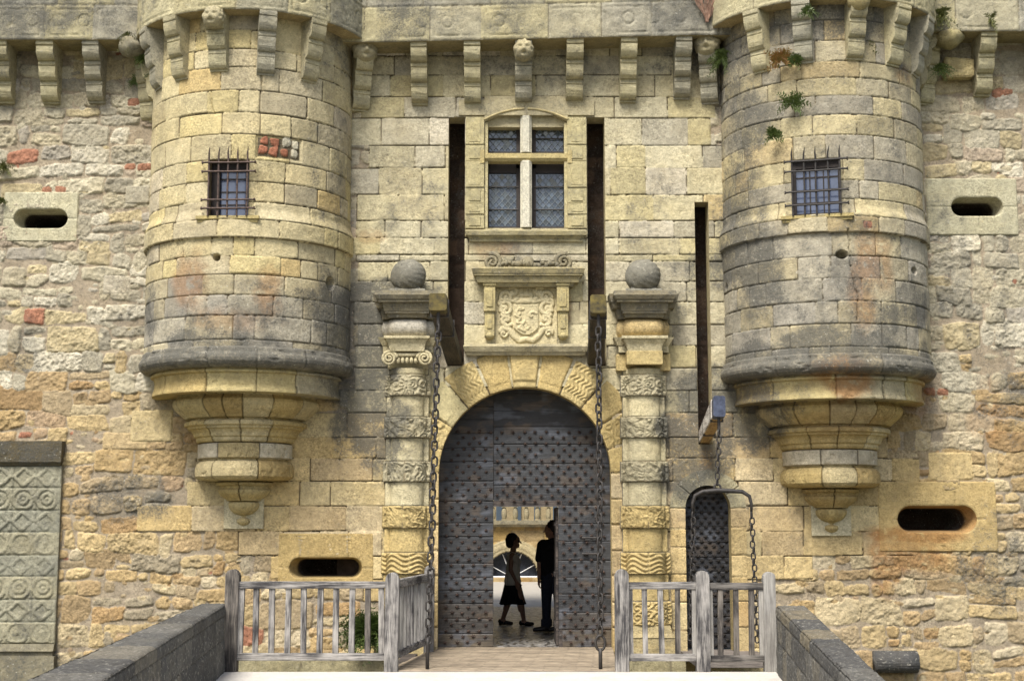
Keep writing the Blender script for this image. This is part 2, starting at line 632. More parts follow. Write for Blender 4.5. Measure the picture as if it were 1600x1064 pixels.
    def crack(s, pts, w=0.008, depth=0.02):
        for (a, b) in zip(pts[:-1], pts[1:]):
            a = np.array(a); b = np.array(b)
            q = s.sl(min(a[0], b[0]) - .06, max(a[0], b[0]) + .06, min(a[1], b[1]) - .06, max(a[1], b[1]) + .06)
            u = s.U[q] + s.wu[q] * .03; v = s.V[q] + s.wv[q] * .02
            e = b - a; L2 = (e ** 2).sum()
            t = np.clip(((u - a[0]) * e[0] + (v - a[1]) * e[1]) / L2, 0, 1)
            d = np.hypot(u - a[0] - t * e[0], v - a[1] - t * e[1])
            s.H[q] -= depth * (1 - sst(w * .6, w * 1.6, d))

    def mesh(s, name, fmap, g=None, c0=None, c1=None, smooth=True, rustk=0.0, XZ=None):
        sl = (slice(None), slice(c0, c1))
        U, V, H, M = s.U[sl], s.V[sl], s.H[sl], s.M[sl]
        x, y, z = fmap(U, V, H)
        C = np.ones(U.shape + (4,))
        c = s.C[sl].copy()
        if rustk > 0:
            r = rust(x, z) * rustk
            c = c * (1 - r[..., None]) + RUSTC * r[..., None]
        C[..., :3] = c
        gg = s.G[sl] + (grime(x, z) if g is None else (g(x, z) if callable(g) else g))
        C[..., 3] = np.clip(gg, 0, 1)
        nz, nx = U.shape
        idx = np.arange(nz * nx).reshape(nz, nx)
        keep = M[:-1, :-1] & M[1:, :-1] & M[:-1, 1:] & M[1:, 1:]
        # a face is dropped only when its centre lies in a hole
        F = np.stack([idx[:-1, :-1], idx[:-1, 1:], idx[1:, 1:], idx[1:, :-1]], -1)[s._fk(sl)]
        V3 = np.stack([x, y, z], -1).reshape(-1, 3)
        Cf = C.reshape(-1, 4)
        used = np.zeros(len(V3), bool); used[F.ravel()] = True
        rm = np.cumsum(used) - 1
        return np_mesh(name, V3[used], rm[F], Cf[used], smooth)

    _holes = None

    def cut(s, a, b, c, d):
        if s._holes is None:
            s._holes = []
        s._holes.append((a, b, c, d))

    def _fk(s, sl):
        U = s.U[sl]; V = s.V[sl]
        uc = (U[:-1, :-1] + U[1:, 1:]) / 2; vc = (V[:-1, :-1] + V[1:, 1:]) / 2
        k = np.ones(uc.shape, bool)
        for (a, b, c, d) in (s._holes or []):
            k &= ~((uc > a) & (uc < b) & (vc > c) & (vc < d))
        return k


def axis_pts(lo, hi, step, cuts=(), fine=None):
    """grid lines including the cuts exactly; fine=(a,b,step_outside)"""
    br = sorted(set([round(lo, 5), round(hi, 5)] + [round(c, 5) for c in cuts if lo < c < hi] + ([round(fine[0], 5), round(fine[1], 5)] if fine else [])))
    out = []
    for a, b in zip(br[:-1], br[1:]):
        stp = step
        if fine and ((a + b) / 2 < fine[0] or (a + b) / 2 > fine[1]):
            stp = fine[2]
        n = max(1, int(math.ceil((b - a) / stp - 1e-6)))
        out += list(np.linspace(a, b, n + 1)[:-1])
    return np.array(out + [br[-1]])


def pick(pal):
    ws = [p[1] for p in pal]
    c = np.array(random.choices([p[0] for p in pal], ws)[0], float)
    mean = np.average(np.array([p[0] for p in pal], float), axis=0, weights=ws)
    c = mean + (c - mean) * (.62 if len(pal) > 2 else 1)
    c = c * np.array([1.0, .992, 1.0])
    k = random.uniform(0.93, 1.06)
    return alb(np.clip(np.array(c) * k, 5, 250))


PAL_ASH = [((211, 201, 158), 3), ((204, 193, 152), 3), ((216, 208, 172), 2), ((197, 189, 154), 2.4), ((190, 183, 158), 1.8), ((210, 197, 142), 2), ((208, 182, 122), .25), ((180, 175, 156), .8), ((211, 203, 182), 1.4)]
PAL_ASH_LOW = [((218, 194, 136), 3), ((213, 186, 124), 3), ((220, 203, 152), 2), ((206, 183, 138), 1.5), ((211, 196, 160), 1.5), ((206, 172, 114), .4)]
PAL_RUB_UP = [((206, 198, 166), 3), ((214, 208, 184), 2.2), ((194, 184, 152), 3), ((182, 176, 152), 2.6), ((200, 182, 132), 1.0), ((188, 168, 144), .6), ((164, 159, 138), 1.2), ((208, 190, 140), 1.2), ((174, 168, 154), 1)]
PAL_RUB_LOW = [((204, 182, 130), 3), ((194, 166, 112), 2.2), ((212, 198, 158), 2), ((182, 156, 112), 2), ((172, 156, 124), 1.8), ((212, 202, 172), .9), ((172, 138, 90), .7), ((182, 156, 126), .5), ((158, 152, 132), .9)]
BRICK = [((180, 128, 100), 1), ((170, 118, 92), 1)]

# ------------------------------------------------------------------ key measures of the facade
XG, ZC = W(820, 739)
RG = WX(956, 739) - XG                        # radius of the gate arch
ZTOP = 9.75
holes = {}


def hrect(n, x0, y0, x1, y1):
    a, zt = W(x0, (y0 + y1) / 2)[0], WZ(y0)
    b, zb = W(x1, (y0 + y1) / 2)[0], WZ(y1)
    holes[n] = (a, b, zb, zt)
    return holes[n]


holes['gate'] = (XG - RG, XG + RG, -0.02, ZC + RG)
SLOT_L = hrect('slot_l', 700, 184, 726, 572)
SLOT_R = hrect('slot_r', 918, 184, 946, 572)
SLOT_S = hrect('slot_s', 1088, 316, 1110, 694)
WIN = hrect('win', 757, 172, 887, 357)
SD = hrect('small', 1071, 757, 1144, 1008)
SD = holes['small'] = (SD[0], SD[1], -0.02, SD[3])
PORTS = {'pl': (22, 327, 106, 357, 5, 300, 122, 378), 'pr': (1486, 309, 1567, 338, 1447, 279, 1590, 368),
         'plr': (1402, 790, 1526, 832, 1372, 752, 1558, 862), 'pll': (452, 871, 566, 903, 434, 832, 584, 912)}
for k, (a, b, c, d, *_o) in PORTS.items():
    h = hrect(k, a, b, c, d)
    holes[k] = (h[0] - .02, h[1] + .02, h[2] - .02, h[3] + .02)

XTL, XTR = WX(394, 300), WX(1283, 300)        # turret axes
RT = 1.385

# ------------------------------------------------------------------ the wall: one canvas, cut into three walls
cx = [v for h in holes.values() for v in h[:2]] + [XTL, XTR]
cz = [v for h in holes.values() for v in h[2:]]
xs = axis_pts(-9.6, 9.8, 0.0118, cx, (-7.35, 7.35, 0.05))
zs = axis_pts(-3.0, ZTOP, 0.0118, cz, (-0.9, 9.3, 0.05))
wc = Canvas(xs, zs, mort=-0.011, mcol=(176, 161, 136), seed=3)
ASH_X0, ASH_X1 = WX(548, 400), WX(1128, 400)


def ash_lim(z):
    """x-range of the dressed stone at height z (ragged under the turrets)"""
    zz = z
    yl = [(9.9, 560), (WZ(620), 545), (WZ(640), 470), (WZ(690), 430), (WZ(735), 330), (WZ(760), 300), (WZ(790), 232), (WZ(830), 228), (WZ(838), 330), (WZ(850), 395), (WZ(870), 440), (WZ(905), 450), (WZ(912), 585), (-4, 590)]
    yr = [(9.9, 1120), (WZ(640), 1140), (WZ(660), 1200), (WZ(700), 1360), (WZ(745), 1435), (WZ(790), 1420), (WZ(850), 1400), (WZ(862), 1290), (WZ(905), 1265), (WZ(915), 1180), (-4, 1170)]

    def itp(L):
        for (z1, p1), (z0, p0) in zip(L[:-1], L[1:]):
            if z0 <= zz <= z1:
                return p1 if zz > (z0 + z1) / 2 else p0
        return L[-1][1]
    return W(itp(yl), 700)[0], W(itp(yr), 700)[0]


# rubble
z = -3.0
while z < ZTOP:
    rh = random.choice([0.16, 0.20, 0.24, 0.27, 0.30, 0.36])
    x = -9.6 + random.uniform(-.2, 0)
    zmid = z + rh / 2
    lim = ash_lim(zmid)
    ph = random.uniform(0, 9)

    def zb(xx, k=0):
        return 0.05 * math.sin(xx * 1.1 + k * 1.7 + z * 3) + 0.03 * math.sin(xx * 2.9 + z * 5 + k)
    while x < 9.8:
        w = random.choice([.15, .2, .26, .32, .38, .44, .52, .6]) * (0.85 + rh)
        if not (lim[0] + .25 < x and x + w < lim[1] - .25) and not (abs(x - XTL) < 1.0 and z > 3.4) and not (abs(x - XTR) < 1.0 and z > 3.4):
            pal = PAL_RUB_UP if (zmid > WZ(600) + random.uniform(-.6, .6)) else PAL_RUB_LOW
            subs = []
            r = random.random()
            if rh > .26 and r < .30:
                k = random.uniform(.35, .65)
                subs = [(x, x + w, z, z + rh * k), (x, x + w, z + rh * k, z + rh)]
                if w > .35 and random.random() < .7:
                    q = random.uniform(.35, .65)
                    i = random.randint(0, 1); s0 = subs.pop(i)
                    subs += [(x, x + w * q, s0[2], s0[3]), (x + w * q, x + w, s0[2], s0[3])]
            else:
                subs = [(x, x + w, z, z + rh)]
            for (a, b, c, d) in subs:
                if random.random() < 0.03:
                    continue
                hh = d - c; j = min(0.035, hh * .13)
                J = lambda: random.uniform(-j, j)
                m = random.uniform(-.006, .006)
                o0, o1 = zb(a), zb(b)
                P = [(a + m + J(), c + m + o0 + J()), ((a + b) / 2 + J(), c + m + (o0 + o1) / 2 + J() - .01), (b - m + J(), c + m + o1 + J()), (b - m + .012 + J() * .6, (c + d) / 2 + o1),
                     (b - m + J(), d - m + o1 + J()), ((a + b) / 2 + J(), d - m + (o0 + o1) / 2 + J() + .01), (a + m + J(), d - m + o0 + J()), (a + m - .012 + J() * .6, (c + d) / 2 + o0)]
                col = pick(pal) if random.random() > .006 else pick(BRICK)
                wc.stone(P, col, gap=random.choice([.002, .004, .007, .011]), bev=random.uniform(.012, .03), rnd=random.uniform(.006, .022), h=random.uniform(-.004, .014), dome=random.uniform(0, .006),
                         rough=random.uniform(.010, .024), warp=.022, edge=.008, tilt=.02)
        x += w
    z += rh
# small gallets in wide joints
for i in range(5200):
    x = random.uniform(-7.4, 7.4); z = random.uniform(-.5, 9.2)
    lim = ash_lim(z)
    if lim[0] < x < lim[1]:
        continue
    w, hh = random.uniform(.02, .09), random.uniform(.015, .045)
    j, i2 = np.searchsorted(wc.zs, z), np.searchsorted(wc.xs, x)
    if wc.H[j, i2] > -.004:
        continue
    wc.rect(x - w, x + w, z - hh, z + hh, pick(PAL_RUB_UP if z > 3.5 else PAL_RUB_LOW) if random.random() > .03 else pick(BRICK), j=.015, gap=.004, bev=.02, rnd=.02, warp=.02, edge=.008, rough=.01)

# dressed courses of the gatehouse
ylev = [1130, 1090, 1050, 1012, 975, 940, 905, 868, 830, 790, 752, 716, 683, 645, 610, 575, 540, 507, 472, 440, 409, 398, 372, 345, 305, 263, 228, 185, 152, 118, 88, 55, 20, -20, -60]
zl = [WZ(y) for y in ylev]
for c, d in zip(zl[:-1], zl[1:]):
    zm = (c + d) / 2
    lim = ash_lim(zm)
    x = lim[0] + random.uniform(-.25, .1)
    thin = (d - c) < .15
    while x < lim[1]:
        w = random.uniform(.38, .86) * (1.5 if thin else 1)
        if x + w > lim[1] + .2:
            w = max(.3, lim[1] - x)
        pal = PAL_ASH if zm > WZ(650) else PAL_ASH_LOW
        wc.fill(x, x + w, c, d)
        wc.rect(x, x + w, c, d, pick(pal), j=.006, gap=random.choice([.0015, .0025, .004]), bev=random.uniform(.005, .009), rnd=random.uniform(.004, .010), h=.012 + random.uniform(-.004, .005), rough=random.uniform(.002, .006), edge=.0035, tilt=.008)
        x += w
# some single dressed blocks set in the rubble, and brick patches
for (a, b, c, d) in [(160, 675, 232, 702), (205, 640, 270, 690), (160, 430, 205, 460), (1450, 707, 1520, 750), (195, 290, 235, 320)]:
    x0, x1 = WX(a, (b + d) / 2), WX(c, (b + d) / 2)
    z0, z1 = WZ(d), WZ(b)
    wc.rect(x0, x1, z0, z1, pick(PAL_ASH if z0 > 4 else PAL_ASH_LOW), j=.012, gap=.004, bev=.02, rnd=.012, h=.012, rough=.006)
for (px, py, n) in [(207, 160, 1), (203, 262, 3), (230, 260, 2), (240, 412, 2), (1556, 145, 2), (1450, 612, 2), (70, 297, 2)]:
    for i in range(n):
        x0, z0 = W(px + i * 21 + random.uniform(-3, 3), py)
        wc.rect(x0 - .085, x0 + .085, z0 - .06, z0 + .06, alb((176, 126, 98)), j=.02, gap=.004, bev=.02, rnd=.02, warp=.02, edge=.008, rough=.01, h=.01)
wc.G += 0.0
for h in holes.values():
    wc.cut(*h)
iL = int(np.argmin(abs(wc.xs - XTL))); iR = int(np.argmin(abs(wc.xs - XTR)))
flat = lambda U, V, H: (U, -H, V)

BASEZ = -3.0
wallL = thing('curtain_wall', 'rough yellow rubble wall left of the left turret, with a carved grey panel at its foot', 'wall', (-7, 0, BASEZ), 'rubble curtain walls flanking the gatehouse')
wallR = thing('curtain_wall', 'rough yellow rubble wall right of the right turret, with two rounded gun ports', 'wall', (7, 0, BASEZ), 'rubble curtain walls flanking the gatehouse')
gate = thing('gatehouse', 'dressed stone gatehouse front between two round turrets, with arched gate and cross window', 'gatehouse', (XG, 0, BASEZ))
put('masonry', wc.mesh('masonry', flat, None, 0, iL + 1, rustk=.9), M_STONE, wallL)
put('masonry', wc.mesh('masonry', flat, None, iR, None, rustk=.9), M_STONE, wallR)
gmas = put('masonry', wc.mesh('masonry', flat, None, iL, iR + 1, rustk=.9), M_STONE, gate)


# --- recesses behind the openings
def recess(name, x0, x1, z0, z1, depth, mat_, parent, rgb=None, front=0.012, g=.25, step=.06):
    """five-sided niche: reveals and back, subdivided"""
    bm = bmesh.new()
    def quad(p, q, r, s_):
        bm.faces.new([bm.verts.new(v) for v in (p, q, r, s_)])
    f = -front
    quad((x0, f, z0), (x0, depth, z0), (x0, depth, z1), (x0, f, z1))
    quad((x1, depth, z0), (x1, f, z0), (x1, f, z1), (x1, depth, z1))
    quad((x0, f, z1), (x0, depth, z1), (x1, depth, z1), (x1, f, z1))
    quad((x0, depth, z0), (x0, f, z0), (x1, f, z0), (x1, depth, z0))
    quad((x0, depth, z0), (x1, depth, z0), (x1, depth, z1), (x0, depth, z1))
    me = bpy.data.meshes.new(name)
    bm.to_mesh(me); bm.free()
    if rgb is not None:
        paint(me, rgb, g)
    return put(name, me, mat_, parent)


def slot(name, hr, label):
    """reveal of dressed stone in front, brown rubble behind"""
    x0, x1, z0, z1 = hr
    bm = bmesh.new()
    for (a, b) in ((x0, x0), (x1, x1)):
        v = [bm.verts.new(p) for p in ((a, -.012, z0), (a, .32, z0), (a, .32, z1), (a, -.012, z1))]
        bm.faces.new(v)
    bm.faces.new([bm.verts.new(p) for p in ((x0, -.012, z1), (x0, .32, z1), (x1, .32, z1), (x1, -.012, z1))])
    bm.faces.new([bm.verts.new(p) for p in ((x0, -.012, z0), (x0, .32, z0), (x1, .32, z0), (x1, -.012, z0))])
    me = bpy.data.meshes.new(name); bm.to_mesh(me); bm.free()
    paint(me, alb((205, 190, 145)), .25)
    o = put(name, me, M_STONE, gate)
    o['label'] = label
    us = axis_pts(x0 - .05, x1 + .05, .03); vs = axis_pts(z0 - .05, z1 + .05, .03)
    cv = Canvas(us, vs, mort=-.01, mcol=(84, 68, 56), seed=int(abs(x0) * 10) + 40)  # rubble and mortar colours lowered to deepen the slot's shade
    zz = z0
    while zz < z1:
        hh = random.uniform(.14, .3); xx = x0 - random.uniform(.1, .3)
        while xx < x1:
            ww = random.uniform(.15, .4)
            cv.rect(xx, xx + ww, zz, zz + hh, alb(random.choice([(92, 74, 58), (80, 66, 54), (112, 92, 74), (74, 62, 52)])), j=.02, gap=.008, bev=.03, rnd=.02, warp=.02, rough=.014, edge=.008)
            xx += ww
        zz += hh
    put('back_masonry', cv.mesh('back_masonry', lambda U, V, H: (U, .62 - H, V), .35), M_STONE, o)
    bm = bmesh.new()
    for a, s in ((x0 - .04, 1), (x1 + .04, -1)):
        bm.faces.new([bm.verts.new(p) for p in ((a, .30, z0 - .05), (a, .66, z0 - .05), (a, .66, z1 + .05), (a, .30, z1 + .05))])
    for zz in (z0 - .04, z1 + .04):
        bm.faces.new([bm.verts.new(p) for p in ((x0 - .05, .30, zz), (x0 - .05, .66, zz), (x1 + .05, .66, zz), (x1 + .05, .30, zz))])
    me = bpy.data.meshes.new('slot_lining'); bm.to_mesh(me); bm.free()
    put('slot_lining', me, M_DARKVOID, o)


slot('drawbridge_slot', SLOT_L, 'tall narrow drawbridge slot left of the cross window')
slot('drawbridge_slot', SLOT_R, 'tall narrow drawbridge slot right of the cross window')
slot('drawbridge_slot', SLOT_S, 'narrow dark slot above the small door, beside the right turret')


# --- gun ports: slab with a round-ended splayed opening
def gun_port(key, parent, label, cols, ru=.6):
    a, b, c, d, oa, ob, oc, od = PORTS[key]
    x0, x1 = WX(a, (b + d) / 2), WX(c, (b + d) / 2); z0, z1 = WZ(d), WZ(b)
    X0, X1 = WX(oa, (b + d) / 2), WX(oc, (b + d) / 2); Z0, Z1 = WZ(od), WZ(ob)
    r = (z1 - z0) / 2; cxm, czm = (x0 + x1) / 2, (z0 + z1) / 2; L = (x1 - x0) / 2 - r
    N = 160
    inner = []
    for i in range(N):
        t = 2 * math.pi * i / N
        # arc-length around the stadium
        per = 4 * L + 2 * math.pi * r; s_ = per * i / N
        if s_ < math.pi * r:
            an = -math.pi / 2 + s_ / r; p = (cxm + L + r * math.cos(an), czm + r * math.sin(an))
        elif s_ < math.pi * r + 2 * L:
            p = (cxm + L - (s_ - math.pi * r), czm + r)
        elif s_ < 2 * math.pi * r + 2 * L:
            an = math.pi / 2 + (s_ - math.pi * r - 2 * L) / r; p = (cxm - L + r * math.cos(an), czm + r * math.sin(an))
        else:
            p = (cxm - L + (s_ - 2 * math.pi * r - 2 * L), czm - r)
        inner.append(p)
    outer = []
    for (px, pz) in inner:
        dx, dz = (px - cxm) + 1e-6, (pz - czm) + 1e-6
        ks = []
        if dx: ks.append((X1 - cxm) / dx if dx > 0 else (X0 - cxm) / dx)
        if dz: ks.append((Z1 - czm) / dz if dz > 0 else (Z0 - czm) / dz)
        k = min(ks); outer.append((cxm + dx * k, czm + dz * k))
    inner = np.array(inner); outer = np.array(outer)
    K = 26
    tt = np.linspace(0, 1, K)
    X = inner[:, None, 0] * (1 - tt) + outer[:, None, 0] * tt
    Z = inner[:, None, 1] * (1 - tt) + outer[:, None, 1] * tt
    H = np.full(X.shape, .020) + .008 * (fbm(X * 9, Z * 9, 77, 4) - .5)
    # joints between the slabs
    for s_ in cols['v']:
        zlo, zhi = (czm, Z1) if s_[1] > 0 else (Z0, czm)
        xx = cxm + s_[0] + .01 * (fbm(Z * 6, X * 0, 8, 2) - .5)
        H = np.where((Z > zlo) & (Z < zhi) & (abs(X - xx) < .008), .006, H)
    for s_ in cols['h']:
        H = np.where(((X - cxm) * s_ > 0) & (abs(Z - czm - .006 * np.sin(X * 20)) < .007), .006, H)
    edge = np.minimum.reduce([X - X0, X1 - X, Z - Z0, Z1 - Z])
    H = np.where(edge < .012, .02 - (0.012 - edge) * 2.2, H)
    H[:, 0] -= .012; H[:, 1] -= .003
    base = alb(cols['c'])
    rr = rust(X, Z)[..., None] * ru
    C = np.ones(X.shape + (4,)); C[..., :3] = (base * (1 + .3 * (fbm(X * 3, Z * 3, 5, 4) - .5)[..., None])) * (1 - rr) + RUSTC * rr
    C[..., 3] = grime(X, Z, .12)
    V = np.stack([X, -H, Z], -1).reshape(-1, 3)
    idx = np.arange(N * K).reshape(N, K); nx = np.roll(idx, -1, 0)
    F = np.stack([idx[:, :-1], nx[:, :-1], nx[:, 1:], idx[:, 1:]], -1).reshape(-1, 4)
    fr = put('gun_port', np_mesh('gun_port', V, F, C.reshape(-1, 4)), M_STONE, parent)
    fr['label'] = label
    # funnel
    prof = [(0, 1.0, -.008), (0, .985, .03), (0, .93, .12), (0, .86, .24), (0, .80, .30), (0, .80, 1.0), (0, 0.001, 1.0)]
    V = []
    for (_, k, yy) in prof:
        for (px, pz) in inner:
            ll = min(abs(px - cxm), L) * (1 if px > cxm else -1)
            ex, ez = px - cxm - ll, pz - czm
            kx = 1 - (1 - k) * 1.0
            V.append((cxm + ll * (1 - (1 - k) * .75) * (0 if k < .01 else 1) + ex * k, yy, czm + ez * k - (1 - k) * r * .0))
    idx = np.arange(len(prof) * N).reshape(len(prof), N); nx = np.roll(idx, -1, 1)
    F = np.stack([idx[:-1], nx[:-1], nx[1:], idx[1:]], -1).reshape(-1, 4)
    V = np.array(V)
    C = np.ones((len(V), 4)); C[:, :3] = base * .95; C[:, 3] = .3
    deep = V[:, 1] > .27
    C[deep, :3] = alb((70, 55, 42)); C[deep, 3] = .5  # throat coloured dark to stand in for the shade inside
    if ru > .7:
        C[~deep, :3] = alb((196, 156, 100))
    put('splay', np_mesh('splay', V, F, C), M_STONE, fr)


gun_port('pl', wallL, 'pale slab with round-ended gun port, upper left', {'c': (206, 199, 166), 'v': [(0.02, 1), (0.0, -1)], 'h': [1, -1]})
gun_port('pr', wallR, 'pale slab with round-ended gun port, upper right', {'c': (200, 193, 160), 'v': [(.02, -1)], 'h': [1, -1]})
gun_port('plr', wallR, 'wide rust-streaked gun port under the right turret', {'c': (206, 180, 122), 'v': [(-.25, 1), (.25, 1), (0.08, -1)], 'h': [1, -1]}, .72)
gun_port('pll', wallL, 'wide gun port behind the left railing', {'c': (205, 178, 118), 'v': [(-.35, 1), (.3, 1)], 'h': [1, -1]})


# ------------------------------------------------------------------ gate arch
def polar(u, v, h):
    """u = radius, v = angle from the vertical (rad, + to the right)"""
    return XG + u * np.sin(v), -h, ZC + u * np.cos(v)


def wave_rel(u, v, d):
    return .012 * np.sin(2 * math.pi * (v * 24 + .42 * np.sin(u * 36) + .8 * fbm(u * 5, v * 5, 12, 2)))


def swirl_rel(u, v, d):
    f = fbm(u * 7, v * 7, 21, 2)
    return .013 * np.sin(2 * math.pi * 5.5 * f + 9 * vn(u * 9, v * 9, 8))


us = axis_pts(RG - .015, RG + .56, .013); vs = axis_pts(-math.pi / 2, math.pi / 2, .010)
av = Canvas(us, vs, mort=-.004, mcol=(96, 84, 62), seed=60, warp=.003)
bounds = [0, 8, 24, 41, 58, 74, 90]
for s_ in (-1, 1):
    for i, (a, b) in enumerate(zip(bounds[:-1], bounds[1:])):
        a_, b_ = R_(a) * s_, R_(b) * s_
        if i == 0:
            if s_ < 0:
                continue
            a_, b_ = -R_(8), R_(8)
        rel = None
        if i == 2:
            rel = wave_rel
        elif i == 4:
            rel = swirl_rel
        lo, hi = min(a_, b_), max(a_, b_)
        av.rect(RG - .03, RG + .53, lo, hi, alb(random.choice([(212, 190, 132), (206, 182, 122), (214, 200, 150)])), gap=.008, bev=.016, rnd=.008,
                h=.055 if i == 0 else .03, rough=.004, rel=rel)
# roll along the intrados
q = av.U < RG + .075
av.H = np.where(q, av.H * .4 + .012, av.H)
ZLEDGE = WZ(553)
put('gate_arch', av.mesh('gate_arch', polar, lambda X, Z: grime(X, Z, .1), rustk=.5), M_STONE, gate)
# jamb blocks below the springing
for s_ in (-1, 1):
    xa, xb = (XG + s_ * (RG - .012), XG + s_ * (RG + .34))
    lo, hi = min(xa, xb), max(xa, xb)
    jc = Canvas(axis_pts(lo, hi, .014), axis_pts(-.05, ZC, .014), mort=.0, mcol=(150, 130, 95), seed=61 + s_)
    z0 = -.05
    for k, hh in enumerate([.35, .33, .36, .33, .35, .34, .35, .5]):
        jc.rect(lo - .02, hi + .02, z0, min(z0 + hh, ZC), pick(PAL_ASH_LOW), gap=.005, bev=.012, h=.03 + (.012 if k % 2 else 0), rough=.004)
        z0 += hh
    put('gate_jamb', jc.mesh('gate_jamb', flat, lambda X, Z: grime(X, Z, .1)), M_STONE, gate)
# soffit and inner reveals
DOOR_Y = .36
bm = bmesh.new()
pr = [(XG - RG, -.05)] + [(XG + RG * math.sin(t), ZC + RG * math.cos(t)) for t in np.linspace(-math.pi / 2, math.pi / 2, 49)] + [(XG + RG, -.05)]
ys = [-.016, .05, .2, DOOR_Y + .02]
rows = [[bm.verts.new((x, y, z)) for (x, z) in pr] for y in ys]
for A, B in zip(rows[:-1], rows[1:]):
    for i in range(len(pr) - 1):
        bm.faces.new((A[i], A[i + 1], B[i + 1], B[i]))
put('gate_soffit', bm_mesh('gate_soffit', bm, alb((206, 182, 124)), .15, True), M_STONE, gate)


# ------------------------------------------------------------------ pilasters
def pil_map(xc, w, a, b, y0):
    """plan outline of an engaged column: flat wing, round shaft, flat wing. u in metres along it"""
    L = 2 * (w - a) + math.pi * a * .82

    def f(U, V, H):
        wl = w - a
        arc = math.pi * a * .82
        t = (U - wl) / arc
        th = (np.clip(t, 0, 1) - .5) * math.pi
        x = np.where(U < wl, -w + U, np.where(U > wl + arc, a + (U - wl - arc), a * np.sin(th)))
        y = np.where((U < wl) | (U > wl + arc), y0, y0 - b * np.cos(th))
        nx = np.where((U < wl) | (U > wl + arc), 0, np.sin(th)); ny = np.where((U < wl) | (U > wl + arc), -1, -np.cos(th))
        return xc + x + nx * H, y + ny * H, V
    return f, L


def pil_seg(name, parent, xc, z0, z1, w, a, b, y0, col, rel=None, g=.15, split=True, seed=0):
    f, L = pil_map(xc, w, a, b, y0)
    cv = Canvas(axis_pts(0, L, .011), axis_pts(z0, z1, .011), mort=-.012, mcol=(140, 125, 95), seed=200 + seed, warp=.002)
    xsplit = [0, L]
    if split:
        xsplit = [0, L * random.uniform(.45, .55), L]
    for p, q_ in zip(xsplit[:-1], xsplit[1:]):
        cv.rect(p - .004, q_ + .004, z0 - .004, z1 + .004, col * random.uniform(.92, 1.06), gap=.004, bev=.014, rnd=.01, h=0, rough=.003, rel=rel)
    me = cv.mesh(name, f, lambda X, Z: grime(X, Z, g), rustk=.3)
    # close top and bottom
    bm = bmesh.new(); bm.from_mesh(me)
    U = np.linspace(0, L, 40)
    for zz in (z0, z1):
        x, y, _ = f(U, U * 0 + zz, U * 0 - .012)
        vs_ = [bm.verts.new((float(p), float(q_), zz)) for p, q_ in zip(x, y)] + [bm.verts.new((xc + w, .05, zz)), bm.verts.new((xc - w, .05, zz))]
        bm.faces.new(vs_)
    for sx in (0, L):
        x, y, _ = f(np.array([sx]), np.array([0.]), np.array([-.004]))
        bm.faces.new([bm.verts.new(p) for p in ((x[0], y[0], z0), (x[0], .05, z0), (x[0], .05, z1), (x[0], y[0], z1))])
    layer = bm.verts.layers.float_color.get('Col')
    for v in bm.verts:
        if v[layer][0] == 0 and v[layer][1] == 0:
            v[layer] = (*[float(k) for k in col], .3)
    bm.to_mesh(me); bm.free()
    return put(name, me, M_STONE, parent)


def leaf_rel(u, v, d):
    n = fbm(u * 11, v * 11, 31, 2)
    r = 1 - 2 * np.abs(vn(u * 14 + 3 * n, v * 14 - 2 * n, 32) - .5)
    return .030 * (r - .55) + .008 * np.sin(2 * math.pi * (u * 24 + v * 17 + 4 * n))


def wavy_rel(u, v, d):
    return .013 * np.sin(2 * math.pi * (v * 17 + .55 * np.sin(u * 19) + .9 * fbm(u * 3, v * 3, 41, 2)))


def scroll_rel(u, v, d):
    cu = (u * 8) % 1 - .5; cv_ = (v * 8 + .5 * (np.floor(u * 8) % 2)) % 1 - .5
    rr = np.hypot(cu, cv_); an = np.arctan2(cv_, cu)
    return .014 * np.sin(an + rr * 16 + 3 * vn(u * 6, v * 6, 9))


def cornice_block(bm, xc, layers, y_back=.03, amp=.006):
    """stacked mouldings: (z0,z1,half0,half1,proj0,proj1), worn along the edges"""
    sd_ = int(abs(xc * 1000 + layers[0][0] * 777)) % 900
    for (z0, z1, h0, h1, p0, p1) in layers:
        nf = max(4, int(2 * max(h0, h1) / .03)); ns = max(2, int(max(p0, p1) / .05)); nz = max(1, int(abs(z1 - z0) / .03))
        grid = []
        for k in range(nz + 1):
            t = k / nz; z = z0 + (z1 - z0) * t; h = h0 + (h1 - h0) * t; p = p0 + (p1 - p0) * t
            row = [(xc - h, y_back + (-p - y_back) * i / ns) for i in range(ns)] + [(xc - h + 2 * h * i / nf, -p) for i in range(nf)] + [(xc + h, -p + (y_back + p) * i / ns) for i in range(ns + 1)]
            a = np.array(row)
            n1 = (fbm(a[:, 0] * 9 + a[:, 1] * 7, a[:, 0] * 0 + z * 9, sd_, 3) - .5) * 2
            n2 = np.clip(fbm(a[:, 0] * 5 + 3, a[:, 1] * 5 + z * 6, sd_ + 1, 3) - .56, 0, 1) * 3
            grid.append([bm.verts.new((float(x + n * amp * (1 if x < xc else -1)), float(y + (n * amp + m_ * amp * 2) * (y < y_back - .01)), float(z + n * amp * .5))) for (x, y), n, m_ in zip(row, n1, n2)])
        for A, B in zip(grid[:-1], grid[1:]):
            for i in range(len(A) - 1):
                bm.faces.new((A[i], A[i + 1], B[i + 1], B[i]))
        bm.faces.new(grid[0][::-1]); bm.faces.new(grid[-1])


def rough_up(bm, amt, cuts=2, seed=0):
    bmesh.ops.subdivide_edges(bm, edges=bm.edges[:], cuts=cuts, use_grid_fill=True)
    rs = np.random.RandomState(seed)
    bmesh.ops.remove_doubles(bm, verts=bm.verts[:], dist=1e-4)
    for v in bm.verts:
        v.co += Vector(rs.uniform(-amt, amt, 3))


